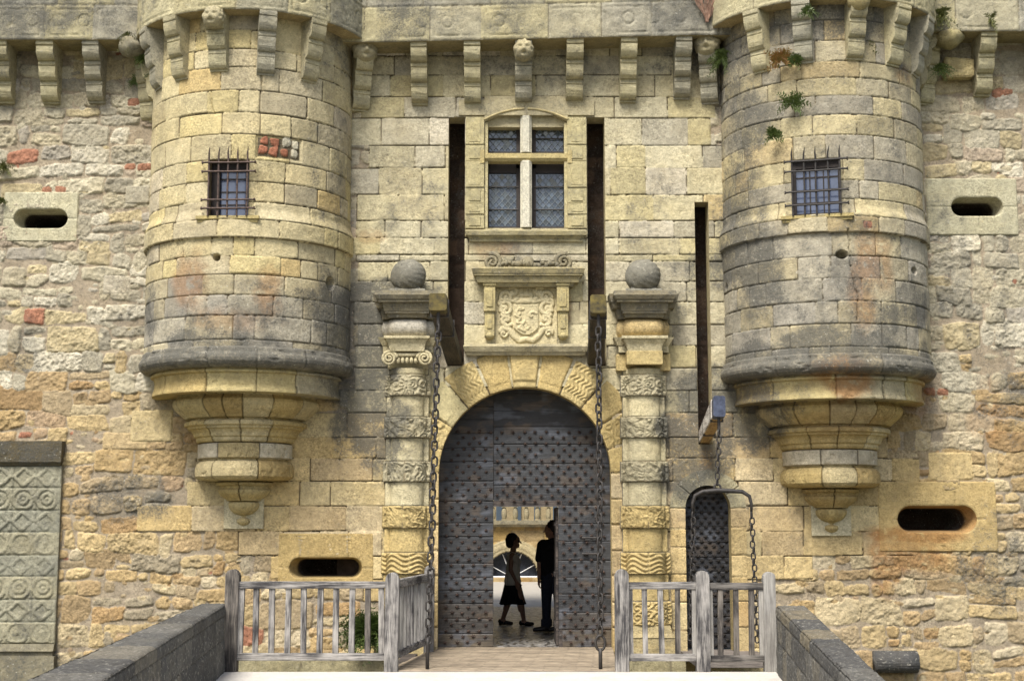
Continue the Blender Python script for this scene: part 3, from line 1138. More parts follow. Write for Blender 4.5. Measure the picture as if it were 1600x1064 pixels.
def uv_ball(bm, c, r, n=28, m=20, f=None):
    rings = []
    for j in range(m + 1):
        ph = math.pi * j / m
        row = []
        for i in range(n):
            t = 2 * math.pi * i / n
            d = Vector((math.sin(ph) * math.cos(t), math.sin(ph) * math.sin(t), math.cos(ph)))
            k = 1 + (f(d) if f else 0)
            row.append(bm.verts.new((c[0] + d.x * r[0] * k, c[1] + d.y * r[1] * k, c[2] + d.z * r[2] * k)))
        rings.append(row)
    for A, B in zip(rings[:-1], rings[1:]):
        for i in range(n):
            bm.faces.new((A[i], B[i], B[(i + 1) % n], A[(i + 1) % n]))
    bmesh.ops.remove_doubles(bm, verts=bm.verts[:], dist=1e-6)


def pilaster(side):
    left = side < 0
    y0 = -.10
    px = 636 if left else 1007
    xc = WX(px, 700, -.15)
    lab = 'weathered banded column left of the gate, with scroll capital and stone ball' if left else 'weathered banded column right of the gate, with plain block capital and stone ball'
    t = put('pilaster', bm_mesh('pilaster', _plinth(xc, left), alb((196, 178, 130)), .35), M_STONE, gate)
    t['label'] = lab
    zb = lambda y: WZ(y, -.3)
    yel = alb((212, 188, 128)); pale = alb((212, 200, 160)); gry = alb((188, 178, 145))
    rels = [wavy_rel, leaf_rel, swirl_rel, leaf_rel, swirl_rel] if left else [wavy_rel, leaf_rel, leaf_rel, leaf_rel, swirl_rel]
    bands = [(940, 978, scroll_rel), (863, 897, rels[0]), (790, 825, rels[1]), (720, 752, rels[2]), (650, 683, rels[3]), (584, 617, rels[4])]
    for i, (ya, yb, rl) in enumerate(bands):
        pil_seg('carved_band', t, xc, zb(yb), zb(ya), .345 - .006 * i, .275 - .005 * i, .155, y0 - .02, yel if i < 3 else gry, rl, g=.05 + .035 * i, seed=i + (0 if left else 20))
    shafts = [(897, 940), (825, 863), (752, 790), (683, 720), (617, 650)]
    for i, (ya, yb) in enumerate(shafts):
        pil_seg('shaft', t, xc, zb(yb), zb(ya), .31 - .005 * i, .235 - .004 * i, .135, y0, yel if i < 2 else pale, None, g=.08 + .03 * i, split=False, seed=40 + i + (0 if left else 20))
    # capital
    pil_seg('neck', t, xc, zb(584), zb(574), .28, .24, .17, y0, pale, None, .2, False, 70)
    if left:
        bm = bmesh.new()
        cornice_block(bm, xc, [(zb(574), zb(549), .27, .27, .16, .16)])
        for sx in (-1, 1):
            pts = []
            for k in range(40):
                an = k * .38; r = .105 * (1 - k / 46)
                pts.append((xc + sx * (.24 - r * math.cos(an) * 1.0), -.30 - .0012 * k, zb(560) + r * math.sin(an)))
            tube(bm, pts, [.026 - .0003 * k for k in range(40)], 7)
        tube(bm, [(xc - .3 + .6 * k / 12, -.29 + .02 * abs(k - 6) / 6, zb(551) - .03 * math.sin(math.pi * k / 12)) for k in range(13)], .03, 8)
        for k in range(5):
            uv_ball(bm, (xc - .12 + .06 * k, -.29, zb(563)), (.027, .03, .045), 10, 8)
        o = put('scroll_capital', bm_mesh('scroll_capital', bm, pale, .25, True), M_STONE, t)
    else:
        bm = bmesh.new()
        box(bm, xc - .245, xc + .245, -.36, 0, zb(570), zb(549), .008)
        box(bm, xc - .37, xc + .37, -.14, 0, zb(577), zb(551), .008)
        put('block_capital', bm_mesh('block_capital', bm, alb((205, 184, 128)), .15), M_STONE, t)
    # architrave, cushion frieze, cornice
    bm = bmesh.new()
    z_ = zb
    cornice_block(bm, xc, [(z_(549), z_(538), .23, .25, .34, .36), (z_(538), z_(530), .25, .29, .36, .40), (z_(530), z_(526), .31, .31, .42, .42)])
    cornice_block(bm, xc, [(z_(549), z_(538), .34, .34, .18, .18), (z_(538), z_(526), .35, .41, .19, .25)])
    put('architrave', bm_mesh('architrave', bm, pale, .2), M_STONE, t)
    bm = bmesh.new()
    def cushion(hw, pj, e):
        prof = [(-pj - .10 * math.sin(math.pi * k / 12) ** .6, z_(526) + (z_(497) - z_(526)) * k / 12) for k in range(13)]
        vs_ = []
        for sx in np.linspace(-1, 1, 13):
            sh = (1 - abs(sx) ** 5 * .22)
            vs_.append([bm.verts.new((xc + sx * hw * (.84 + .16 * math.sin(math.pi * k / 12) ** .5), p[0] * sh, p[1])) for k, p in enumerate(prof)])
        for A, B in zip(vs_[:-1], vs_[1:]):
            for k in range(12):
                bm.faces.new((A[k], B[k], B[k + 1], A[k + 1]))
        for A in (vs_[0], vs_[-1]):
            for k in range(12):
                bm.faces.new((A[k], A[k + 1], bm.verts.new((A[k + 1].co.x, .03, A[k + 1].co.z)), bm.verts.new((A[k].co.x, .03, A[k].co.z))))
    cushion(.27, .26, 0); cushion(.36, .12, 0)
    put('cushion_frieze', bm_mesh('cushion_frieze', bm, alb((206, 198, 178) if left else (216, 190, 134)), .08, True), M_STONE, t)
    bm = bmesh.new()
    cornice_block(bm, xc, [(z_(497), z_(491), .26, .28, .36, .38), (z_(491), z_(488), .30, .30, .41, .41), (z_(488), z_(475), .31, .33, .42, .45), (z_(475), z_(471), .38, .38, .50, .50), (z_(471), z_(465), .39, .43, .52, .55), (z_(465), z_(458), .43, .42, .55, .53)])
    cornice_block(bm, xc, [(z_(497), z_(481), .35, .38, .22, .26), (z_(481), z_(472), .42, .44, .30, .32), (z_(472), z_(460), .45, .48, .33, .36)])
    put('cornice', bm_mesh('cornice', bm, alb((150, 140, 112)), .55), M_STONE, t)
    bm = bmesh.new()
    cornice_block(bm, xc, [(z_(460), z_(452), .26, .24, .38, .36), (z_(452), z_(448), .18, .16, .34, .30)])
    def bf(d):
        return .04 * (fbm(np.array(d.x * 4 + 2), np.array(d.z * 4 + d.y), 51, 3) - .5) + (.03 * math.sin(7 * math.atan2(d.z, d.x + .2) + 14 * d.z) * (d.y < 0))
    uv_ball(bm, (xc, -.22, z_(430)), (.245, .22, .235), 40, 30, bf)
    put('stone_ball', bm_mesh('stone_ball', bm, alb((146, 142, 126)), .5, True), M_STONE, t)


def _plinth(xc, left):
    bm = bmesh.new()
    zb = lambda y: WZ(y, -.3)
    cornice_block(bm, xc, [(-.6, zb(1012), .40, .40, .34, .34), (zb(1012), zb(996), .37, .37, .30, .30), (zb(996), zb(990), .36, .34, .31, .28), (zb(990), zb(978), .33, .31, .27, .25)])
    return bm


pilaster(-1)
pilaster(1)

# ------------------------------------------------------------------ ledge, heraldic panel
bm = bmesh.new()
xm = (WX(724, 545) + WX(918, 545)) / 2; hw = (WX(918, 545) - WX(724, 545)) / 2
YL = -.16
zz = lambda y: WZ(y, YL)
cornice_block(bm, xm, [(zz(554), zz(549), hw - .04, hw - .03, .10, .12), (zz(549), zz(541), hw - .02, hw, .13, .16), (zz(541), zz(537), hw, hw - .02, .16, .14)])
put('ledge', bm_mesh('ledge', bm, alb((190, 178, 140)), .38), M_STONE, gate)

xa, xb = WX(776, 490), WX(868, 490)
za, zb_ = WZ(538), WZ(444)
us = axis_pts(xa - .02, xb + .02, .0065); vs = axis_pts(za, zb_, .0065)
hc = Canvas(us, vs, mort=.0, mcol=(214, 200, 158), seed=90)
U, V = hc.U, hc.V
cxx = (xa + xb) / 2; wdt = (xb - xa) / 2
n = (U - cxx) / wdt; m_ = (V - za) / (zb_ - za)          # -1..1, 0..1
H = .004 * fbm(U * 20, V * 20, 3, 3)


def blob(d, w, h):
    return h * np.sqrt(np.clip(1 - (np.clip(d, 0, w) / w) ** 2, 0, 1))


def stroke(pts, w, h):
    dd = np.full(U.shape, 9.)
    for (a, b) in zip(pts[:-1], pts[1:]):
        a = np.array(a); b = np.array(b); e = b - a
        t = np.clip(((n - a[0]) * e[0] + (m_ * 2 - a[1]) * e[1]) / ((e ** 2).sum() + 1e-9), 0, 1)
        dd = np.minimum(dd, np.hypot(n - a[0] - t * e[0], m_ * 2 - a[1] - t * e[1]))
    return blob(dd, w, h)


def spiral(cx_, cy_, r0, turns, a0, sgn, w, h):
    pts = []
    for k in range(26):
        t = k / 25; r = r0 * (1 - .9 * t); an = a0 + sgn * t * turns * 2 * math.pi
        pts.append((cx_ + r * math.cos(an), cy_ + r * math.sin(an)))
    return stroke(pts, w, h)


A = H.copy()
for s_ in (-1, 1):                                          # mantling: acanthus scrolls either side
    for (cx_, cy_, r0, a0, tr) in [(.66, 1.55, .22, 0, 1.1), (.72, 1.15, .24, 2, 1.2), (.66, .80, .22, 4, 1.1), (.45, 1.72, .18, 1, 1.0), (.30, 1.48, .14, 3, .8), (.78, 1.38, .16, 5, .9), (.80, .98, .14, 1, .9)]:
        A = np.maximum(A, spiral(cx_ * s_, cy_, r0, tr, a0 if s_ > 0 else math.pi - a0, s_, .075, .034))
    A = np.maximum(A, stroke([(.28 * s_, 1.38), (.55 * s_, 1.45), (.85 * s_, 1.35), (.88 * s_, 1.1), (.6 * s_, .95), (.75 * s_, .7), (.6 * s_, .55)], .07, .03))
    # ribbon
    A = np.maximum(A, stroke([(.04 * s_, .16), (.22 * s_, .10), (.42 * s_, .26), (.58 * s_, .48), (.78 * s_, .52), (.86 * s_, .42)], .10, .035))
    A = np.maximum(A, spiral(.76 * s_, .34, .13, 1.0, 0, s_, .05, .04))
sh = (np.abs(n) < .43) & (m_ * 2 > .42 + .35 * np.abs(n) ** 1.2 - .15) & (m_ * 2 < 1.33)
shd = np.minimum.reduce([.43 - np.abs(n), 1.33 - m_ * 2, m_ * 2 - (.27 + .75 * (np.abs(n) / .43) ** 2 * .35)])
shm = shd > 0
base_sh = .030 + 0 * U
lion = np.maximum.reduce([spiral(-.24, 1.02, .12, 1, 1, 1, .045, .016), stroke([(-.36, .95), (-.2, .85), (-.3, .7), (-.12, .66), (-.25, .52), (-.05, .42)], .05, .016),
                          stroke([(-.10, 1.15), (-.22, 1.18), (-.32, 1.08)], .05, .018), stroke([(-.05, .75), (-.15, .6), (-.1, .45)], .045, .014)])
right = .004 * np.sin(V * 2 * math.pi / .022) * (n > .02)
cres = spiral(.2, .92, .16, .6, .6, 1, .05, .018)
flr = stroke([(.06, .72), (.12, .58), (.06, .5)], .05, .014)
top = base_sh + np.where(n < 0, lion, np.maximum(right, np.maximum(cres, flr)))
A = np.where(shm, np.maximum(top, .03) * np.clip(shd / .03, .4, 1), A)
# helmet and coronet
A = np.maximum(A, np.where(shm, 0, stroke([(-.12, 1.42), (.12, 1.42)], .12, .045)))
for k in range(9):
    xx = -.22 + .055 * k
    A = np.maximum(A, stroke([(xx * .8, 1.62), (xx * 1.15, 1.86 + .04 * (k % 2))], .022, .03))
A = np.maximum(A, stroke([(-.2, 1.6), (.2, 1.6)], .05, .032))
hc.H = A
hc.C[:] = alb((218, 204, 160))
arms = put('heraldic_panel', hc.mesh('heraldic_panel', lambda U, V, H: (U, -.022 - H, V), .03), M_STONE, gate)
arms['label'] = 'carved panel with coat of arms, shield, ribbon and coronet above the gate'
for (a, b) in ((756, 774), (870, 889)):
    bm = bmesh.new()
    x0, x1 = WX(a, 490, -.1), WX(b, 490, -.1)
    za_, zm_, zt_ = WZ(532, -.1), WZ(487, -.1), WZ(444, -.1)
    box(bm, x0 + .012, x1 - .012, -.13, 0, za_ + .06, zm_, .006)
    box(bm, x0, x1, -.16, 0, zm_, zt_ - .03, .006)
    box(bm, x0 - .012, x1 + .012, -.18, 0, zt_ - .03, zt_ + .02, .006)
    box(bm, x0 + .035, x1 - .035, -.175, -.15, zm_ + .06, zt_ - .08, .008)
    box(bm, x0 + .045, x1 - .045, -.145, -.12, za_ + .16, zm_ - .05, .01)
    uv_ball(bm, ((x0 + x1) / 2, -.07, za_ + .07), ((x1 - x0) / 2 - .01, .08, .06), 14, 10)
    put('bracket', bm_mesh('bracket', bm, alb((202, 186, 132)), .36), M_STONE, arms)
bm = bmesh.new()
xm = (WX(740, 430) + WX(910, 430)) / 2; hw = (WX(910, 430) - WX(740, 430)) / 2
zz = lambda y: WZ(y, -.2)
cornice_block(bm, xm, [(zz(447), zz(441), hw - .14, hw - .11, .14, .17), (zz(441), zz(431), hw - .06, hw - .03, .2, .22), (zz(431), zz(428), hw - .01, hw - .01, .25, .25), (zz(428), zz(421), hw, hw + .02, .26, .28), (zz(421), zz(418), hw + .01, hw - .02, .27, .24)])
put('cornice', bm_mesh('cornice', bm, alb((186, 172, 126)), .5), M_STONE, arms)
bm = bmesh.new()
for s_ in (-1, 1):
    c = (xm + s_ * (hw - .26), zz(408))
    pts = [(c[0] + s_ * .13 * (1 - k / 34) * math.cos(k * .42 + 1.2), -.10 - .0012 * k, c[1] + .13 * (1 - k / 34) * math.sin(k * .42 + 1.2)) for k in range(32)]
    tube(bm, pts, [.034 - .0005 * k for k in range(32)], 8)
    for k in range(9):
        uv_ball(bm, (xm + s_ * (.05 + .05 * k), -.09, zz(414) + random.uniform(0, .05)), (random.uniform(.03, .05), .06, random.uniform(.03, .055)), 9, 7)
uv_ball(bm, (xm, -.08, zz(408)), (.09, .07, .09), 14, 10)
rs = np.random.RandomState(2)
for v in bm.verts:
    v.co += Vector(rs.uniform(-.006, .006, 3))
put('scroll_pediment', bm_mesh('scroll_pediment', bm, alb((160, 150, 120)), .45, True), M_STONE, arms)

# ------------------------------------------------------------------ cross window
wx0, wx1, wz0, wz1 = WIN
xcw = (wx0 + wx1) / 2
bm = bmesh.new()
for (a, b, c, d) in (((wx0, -.01), (wx0, .5), wz0, wz1), ((wx1, -.01), (wx1, .5), wz0, wz1)):
    bm.faces.new([bm.verts.new(p) for p in ((a[0], a[1], c), (b[0], b[1], c), (b[0], b[1], d), (a[0], a[1], d))])
for zq in (wz0, wz1):
    bm.faces.new([bm.verts.new(p) for p in ((wx0, -.01, zq), (wx1, -.01, zq), (wx1, .5, zq), (wx0, .5, zq))])
win = put('window', bm_mesh('window', bm, alb((196, 184, 142)), .3), M_STONE, gate)
win['label'] = 'stone cross window with leaded panes above the gate'


def sub(name, bm, rgb, g, m=None, smooth=False, parent=win):
    return put(name, bm_mesh(name, bm, rgb, g, smooth), m or M_STONE, parent)


pal_w = alb((206, 194, 148))
# side strips with little panels
for (a, b) in ((727, 757), (886, 917)):
    bm = bmesh.new()
    x0, x1 = WX(a, 270, -.05), WX(b, 270, -.05)
    zprev = WZ(357, -.05)
    for i, yy in enumerate([335, 318, 293, 252, 226, 183]):
        z1_ = WZ(yy, -.05)
        box(bm, x0 + .004, x1 - .004, -.05 - .012 * (i % 2), .02, zprev + .003, z1_ - .003, .006, .002)
        box(bm, x0 + .055, x1 - .055, -.062 - .006 * (i % 2), -.04, zprev + .035, z1_ - .03, .008, .002)
        zprev = z1_
    sub('jamb', bm, alb((200, 188, 142)), .36)
# lintel with segmental arch
bm = bmesh.new()
x0, x1 = wx0 - .0, wx1 + .0
zs0 = WZ(192); zap = WZ(174); ztop = WZ(152)
for s_ in (-1, 1):
    poly = []
    for k in range(17):
        t = k / 16
        xx = xcw + s_ * (wx1 - xcw) * (1 - t)
        poly.append((xx, zs0 + (zap - zs0) * (1 - ((xx - xcw) / (wx1 - xcw)) ** 2)))
    poly += [(xcw, ztop), (xcw + s_ * (wx1 - xcw), ztop)]
    poly = [(p[0] + (.001 * s_), p[1]) for p in poly]
    prism(bm, poly, 'y', -.05, .22)
box(bm, wx0 + .002, wx1 - .002, .03, .24, WZ(199, .03), ztop)
box(bm, WX(717, 165), WX(928, 165), -.055, .02, WZ(182), WZ(158), .008, .003)
bm2 = bmesh.new()
sub('lintel', bm, alb((196, 184, 146)), .33)
for s_ in (-1, 1):
    arcp = [(xcw + (wx1 - xcw + .02) * t, -.055, zs0 + .02 + (zap - zs0) * (1 - t * t)) for t in np.linspace(0.04 * s_, s_ * .98, 14)]
    tube(bm2, arcp, .017, 8)
sub('hood_moulding', bm2, alb((206, 190, 140)), .25, None, True)
bm = bmesh.new()
mx0, mx1 = WX(813, 270, -.03), WX(831, 270, -.03)
prism(bm, [(mx0, .14), (mx0, .0), (mx0 + .03, -.035), (mx0 + .034, -.05), (mx1 - .034, -.05), (mx1 - .03, -.035), (mx1, .0), (mx1, .14)], 'z', WZ(356), WZ(252))
prism(bm, [(mx0, .14), (mx0, .0), (mx0 + .03, -.035), (mx0 + .034, -.05), (mx1 - .034, -.05), (mx1 - .03, -.035), (mx1, .0), (mx1, .14)], 'z', WZ(239), WZ(174))
sub('mullion', bm, alb((226, 220, 196)), .06)
bm = bmesh.new()
tz0, tz1 = WZ(254), WZ(239)
prism(bm, [(.10, tz0), (-.02, tz0 + .01), (-.055, tz0 + .05), (-.055, tz1 - .02), (.10, tz1)], 'x', wx0 - .005, wx1 + .005)
for xx in (wx0 - .06, wx1 + .0):
    box(bm, xx, xx + .06, -.075, .02, tz0 - .03, tz1 + .02, .006)
sub('transom', bm, alb((204, 186, 130)), .3)
bm = bmesh.new()
hw = (WX(917, 365) - WX(727, 365)) / 2
zz = lambda y: WZ(y, -.12)
cornice_block(bm, xcw, [(zz(376), zz(371), hw - .06, hw - .05, .05, .05), (zz(371), zz(367), hw - .05, hw - .03, .06, .09), (zz(367), zz(361), hw - .01, hw, .11, .12), (zz(361), zz(357), hw, hw - .02, .11, .05)])
sub('sill', bm, alb((190, 178, 134)), .5)
# inner stone rebates around each light (slanted jambs) + glass
for (a, b) in ((wx0, wx0 + .05), (wx1 - .05, wx1)):
    bm = bmesh.new()
    box(bm, a, b, -.02, .1, wz0, WZ(192), .012)
    sub('rebate', bm, pal_w, .2)
lights = [(761, 197, 810, 239), (834, 197, 885, 239), (761, 266, 810, 356), (834, 266, 885, 356)]
GY = .20
for (a, b, c, d) in lights:
    x0, x1, z0, z1 = WX(a, (b + d) / 2, GY), WX(c, (b + d) / 2, GY), WZ(d, GY) - .02, WZ(b, GY) + .02
    bm = bmesh.new()
    t = .03
    for (p, q_, r, s_) in ((x0 - .05, x0 + t, z0, z1), (x1 - t, x1 + .05, z0, z1)):
        box(bm, p, q_, GY - .03, GY + .03, r, s_, .004)
    box(bm, x0 + t, x1 - t, GY - .028, GY + .028, z0, z0 + .03, .004); box(bm, x0 + t, x1 - t, GY - .028, GY + .028, z1 - .07, z1 + .1, .004)
    ws = put('window_light', bm_mesh('window_light', bm), M_FRAME, win)
    # a few panes tilted slightly so that they catch different parts of the sky
    bm = bmesh.new()
    pw, ph = .085, .10
    bm.faces.new([bm.verts.new(p) for p in ((x0, GY + .012, z0), (x1, GY + .012, z0), (x1, GY + .012, z1), (x0, GY + .012, z1))])
    ix = int((x1 - x0) / pw) + 2; iz = int((z1 - z0) / ph) + 2
    for i in range(-1, ix):
        for j in range(-1, iz):
            for o in (0, .5):
                cx_ = x0 + (i + o) * pw; cz_ = z0 + (j + o) * ph
                if not (x0 + t + pw / 2 < cx_ < x1 - t - pw / 2 and z0 + .03 + ph / 2 < cz_ < z1 - .07 - ph / 2):
                    continue
                tx, tz = random.uniform(-.06, .06), random.uniform(-.10, .10)
                P = [(-pw / 2, 0), (0, -ph / 2), (pw / 2, 0), (0, ph / 2)]
                bm.faces.new([bm.verts.new((cx_ + p[0], GY + .004 + p[0] * tx + p[1] * tz, cz_ + p[1])) for p in P])
    put('glass', bm_mesh('glass', bm), M_LOZENGE, win)
    bm = bmesh.new()
    def clipbar(ax, az, bx, bz):
        # clip to the light
        pts = []
        for k in range(41):
            u = k / 40; xx = ax + (bx - ax) * u; zz_ = az + (bz - az) * u
            if x0 + t < xx < x1 - t and z0 + .03 < zz_ < z1 - .07:
                pts.append((xx, zz_))
        if len(pts) >= 2:
            p, q_ = pts[0], pts[-1]
            bar(bm, (p[0], GY - .004, p[1]), (q_[0], GY - .004, q_[1]), .0042, 5)
    slope = ph / pw
    L = (z1 - z0) / slope
    k = x0 - L - pw * 1.0
    base = x0
    i0 = -int(L / pw) - 2
    for i in range(i0, ix + int(L / pw) + 2):
        xx = x0 + (i + .5) * pw
        clipbar(xx, z0, xx + L, z1)
        clipbar(xx, z0, xx - L, z1)
    put('leading', bm_mesh('leading', bm), M_LEAD, win)
    bm = bmesh.new()
    nb = 1 if (d - b) < 60 else 2
    for k in range(nb):
        zz_ = z0 + (z1 - z0) * ((k + 1) / (nb + 1) + (.0 if nb == 1 else (-.02 if k == 0 else .02)))
        bm = bmesh.new()
        bar(bm, (x0, GY - .03, zz_), (x1, GY - .03, zz_), .010, 8)
        put('saddle_bar', bm_mesh('saddle_bar', bm), M_IRON, win)
recess('dark_room', wx0 + .01, wx1 - .01, wz0 + .01, wz1 - .01, 1.6, M_DARKVOID, win, front=-GY - .06)


# ------------------------------------------------------------------ corbels and parapets
def corbel_mesh(h, d, w, seed):
    """three stepped rolls, profile in (y outwards -, z), top at z=0, back at y=0"""
    rs = random.Random(seed)
    P = [(0.05, 0), (-d, 0), (-d, -.05 * h)]
    tiers = [(d, -.05, -.36), (d * .70, -.36, -.68), (d * .44, -.68, -1.0)]
    for k, (dd, a, b) in enumerate(tiers):
        nxt = tiers[k + 1][0] if k < 2 else dd * .28
        H = (a - b) * h
        z0 = a * h
        P.append((-dd, z0 - H * .04)); P.append((-dd * .985, z0 - H * .10)); P.append((-dd * .93, z0 - H * .13))
        for t in np.linspace(0, 1, 8):
            an = t * math.pi / 2
            # ovolo: bulge then tuck in
            P.append((-(nxt * .96 + (dd * .97 - nxt * .96) * math.cos(an) ** .8), z0 - H * (.16 + .70 * math.sin(an))))
        P.append((-nxt * .98, z0 - H * .97))
    P.append((0.05, -h))
    bm = bmesh.new()
    prism(bm, P, 'x', -w / 2, w / 2, .006)
    for v in bm.verts:
        v.co.x += rs.uniform(-.004, .004); v.co.z += rs.uniform(-.003, .003); v.co.y += rs.uniform(-.004, .004)
    return bm


def mask_mesh(s, seed=1):
    """a small carved stone face looking towards -y"""
    bm = bmesh.new()
    rs = random.Random(seed)
    curls = [(rs.uniform(-1, 1), rs.uniform(.2, 1)) for _ in range(12)]

    def f(d):
        x, y, z = d.x, d.y, d.z
        k = 0
        if y < .2:
            for sx in (-1, 1):
                k -= .22 * math.exp(-(((x - sx * .34) / .15) ** 2 + ((z - .15) / .10) ** 2))
                k += .10 * math.exp(-(((x - sx * .34) / .07) ** 2 + ((z - .13) / .05) ** 2))
                k += .10 * math.exp(-(((x - sx * .36) / .22) ** 2 + ((z - .36) / .07) ** 2))
                k += .06 * math.exp(-(((x - sx * .42) / .18) ** 2 + ((z + .25) / .16) ** 2))
            k += .26 * math.exp(-((x / .10) ** 2 + ((z + .04) / .2) ** 2)) + .1 * math.exp(-((x / .15) ** 2 + ((z + .14) / .07) ** 2))
            k -= .22 * math.exp(-((x / .20) ** 2 + ((z + .45) / .085) ** 2))
            k += .08 * math.exp(-((x / .2) ** 2 + ((z + .66) / .1) ** 2))
        if z > .45 or abs(x) > .75:
            k += .09 * math.sin(9 * math.atan2(x, z) + 6 * y) * math.sin(8 * y + 3 * z)
        return k
    uv_ball(bm, (0, 0, 0), (s * .92, s * .9, s * 1.05), 48, 36, f)
    return bm


CORB_H, CORB_D = .80, .46
corb_me = []
for i in range(3):
    me = bm_mesh('corbel', corbel_mesh(CORB_H, CORB_D, .23, i), alb([(190, 180, 142), (204, 194, 154), (180, 174, 150)][i]), .36)
    me.materials.append(M_STONE)
    corb_me.append(me)
mask_me = bm_mesh('carved_mask', mask_mesh(.15), alb((188, 177, 140)), .36, True)
mask_me.materials.append(M_STONE)
YP = -.50


def corbel(parent, x, y, z, rotz=0, k=0, sz=1.0):
    o = put('corbel', corb_me[k % 3], None, parent, loc=(x, y, z), rot=(0, 0, rotz))
    o.scale = (random.uniform(.95, 1.06), sz, random.uniform(.96, 1.03))
    return o


def pz(px):
    """height of the parapet's underside along the front (it sags slightly to the left)"""
    return WZ(66 - 11 * (min(max(px, 590), 1090) - 590) / 500, YP)


for i, px in enumerate([655, 738, 818, 898, 982, 1067]):
    c = corbel(gate, WX(px, 70, -.3), 0, pz(px) + .004, 0, i)
    if px == 818:
        put('carved_mask', mask_me, None, c, loc=(WX(px, 70, -.3), -CORB_D * .93, pz(px) - .14))
for i, px in enumerate([3, 75, 146, -70]):
    corbel(wallL, WX(px, 70, -.3), 0, WZ(62, YP) + .004, 0, i)
for i, px in enumerate([1540, 1625, 1710]):
    corbel(wallR, WX(px, 60, -.3), 0, WZ(49, YP) + .004, 0, i + 1)


def panel_rel(L, Hh):
    """incised frame with lobes, shallow"""
    def f(u, v, d):
        ed = -d
        k = -.016 * np.exp(-((ed - .06) / .010) ** 2)
        a = np.sin(u * 2 * math.pi / .36); r = np.hypot(((u / .36) % 1 - .5) * .36, v - Hh - .12)
        k = k - .016 * np.exp(-((r - .085) / .011) ** 2) * (v > Hh - .2)
        return k * np.clip(2.6 * fbm(u * 2.3 + Hh, v * 2.3, 47, 4) - .75, .05, 1.15)
    return f


def parapet(parent, x0, x1, zfun, seed, px0=None):
    us = axis_pts(x0, x1, .016); zb0 = zfun(x0)
    vs = axis_pts(0, ZTOP - zb0, .016)
    cv = Canvas(us, vs, mort=-.012, mcol=(140, 132, 108), seed=seed)
    lv = [0, .50, .86, 1.2, 1.6]
    for a, b in zip(lv[:-1], lv[1:]):
        x = x0 - random.uniform(0, .3)
        while x < x1:
            w = random.uniform(.65, 1.0)
            cv.rect(x, x + w, a, b, alb(random.choice([(186, 178, 148), (192, 182, 142), (176, 170, 148), (170, 165, 146)])), j=.004, gap=.005, bev=.014, rnd=.01, rough=.006, rel=panel_rel(w, a + .15), edge=.005)
            x += w
    Z0 = np.vectorize(zfun)
    z0a = np.array([zfun(x) for x in us])
    fm = lambda U, V, H: (U, YP - H, V + z0a[None, :U.shape[1]])
    o = put('parapet', cv.mesh('parapet', fm, lambda X, Z: np.clip(.46 + 1.1 * (fbm(X * 1.3, Z * 1.6, 71, 3) - .5), 0, 1)), M_STONE, parent)
    bm = bmesh.new()
    N = 24
    for k in range(N):
        a, b = x0 + (x1 - x0) * k / N, x0 + (x1 - x0) * (k + 1) / N
        za_, zb2 = zfun(a), zfun(b)
        bm.faces.new([bm.verts.new(p) for p in ((a, YP + .012, za_), (b, YP + .012, zb2), (b, .02, zb2), (a, .02, za_))])
    put('parapet_soffit', bm_mesh('parapet_soffit', bm, alb((180, 165, 120)), .35), M_STONE, o)


def inv_px(x):
    return 800 + x * FPX / 19.8


parapet(gate, XTL + 1.0, XTR - 1.0, lambda x: pz(inv_px(x)), 101)
parapet(wallL, -9.6, XTL - 1.0, lambda x: WZ(62, YP), 102)
parapet(wallR, XTR + 1.0, 9.8, lambda x: WZ(49, YP), 103)


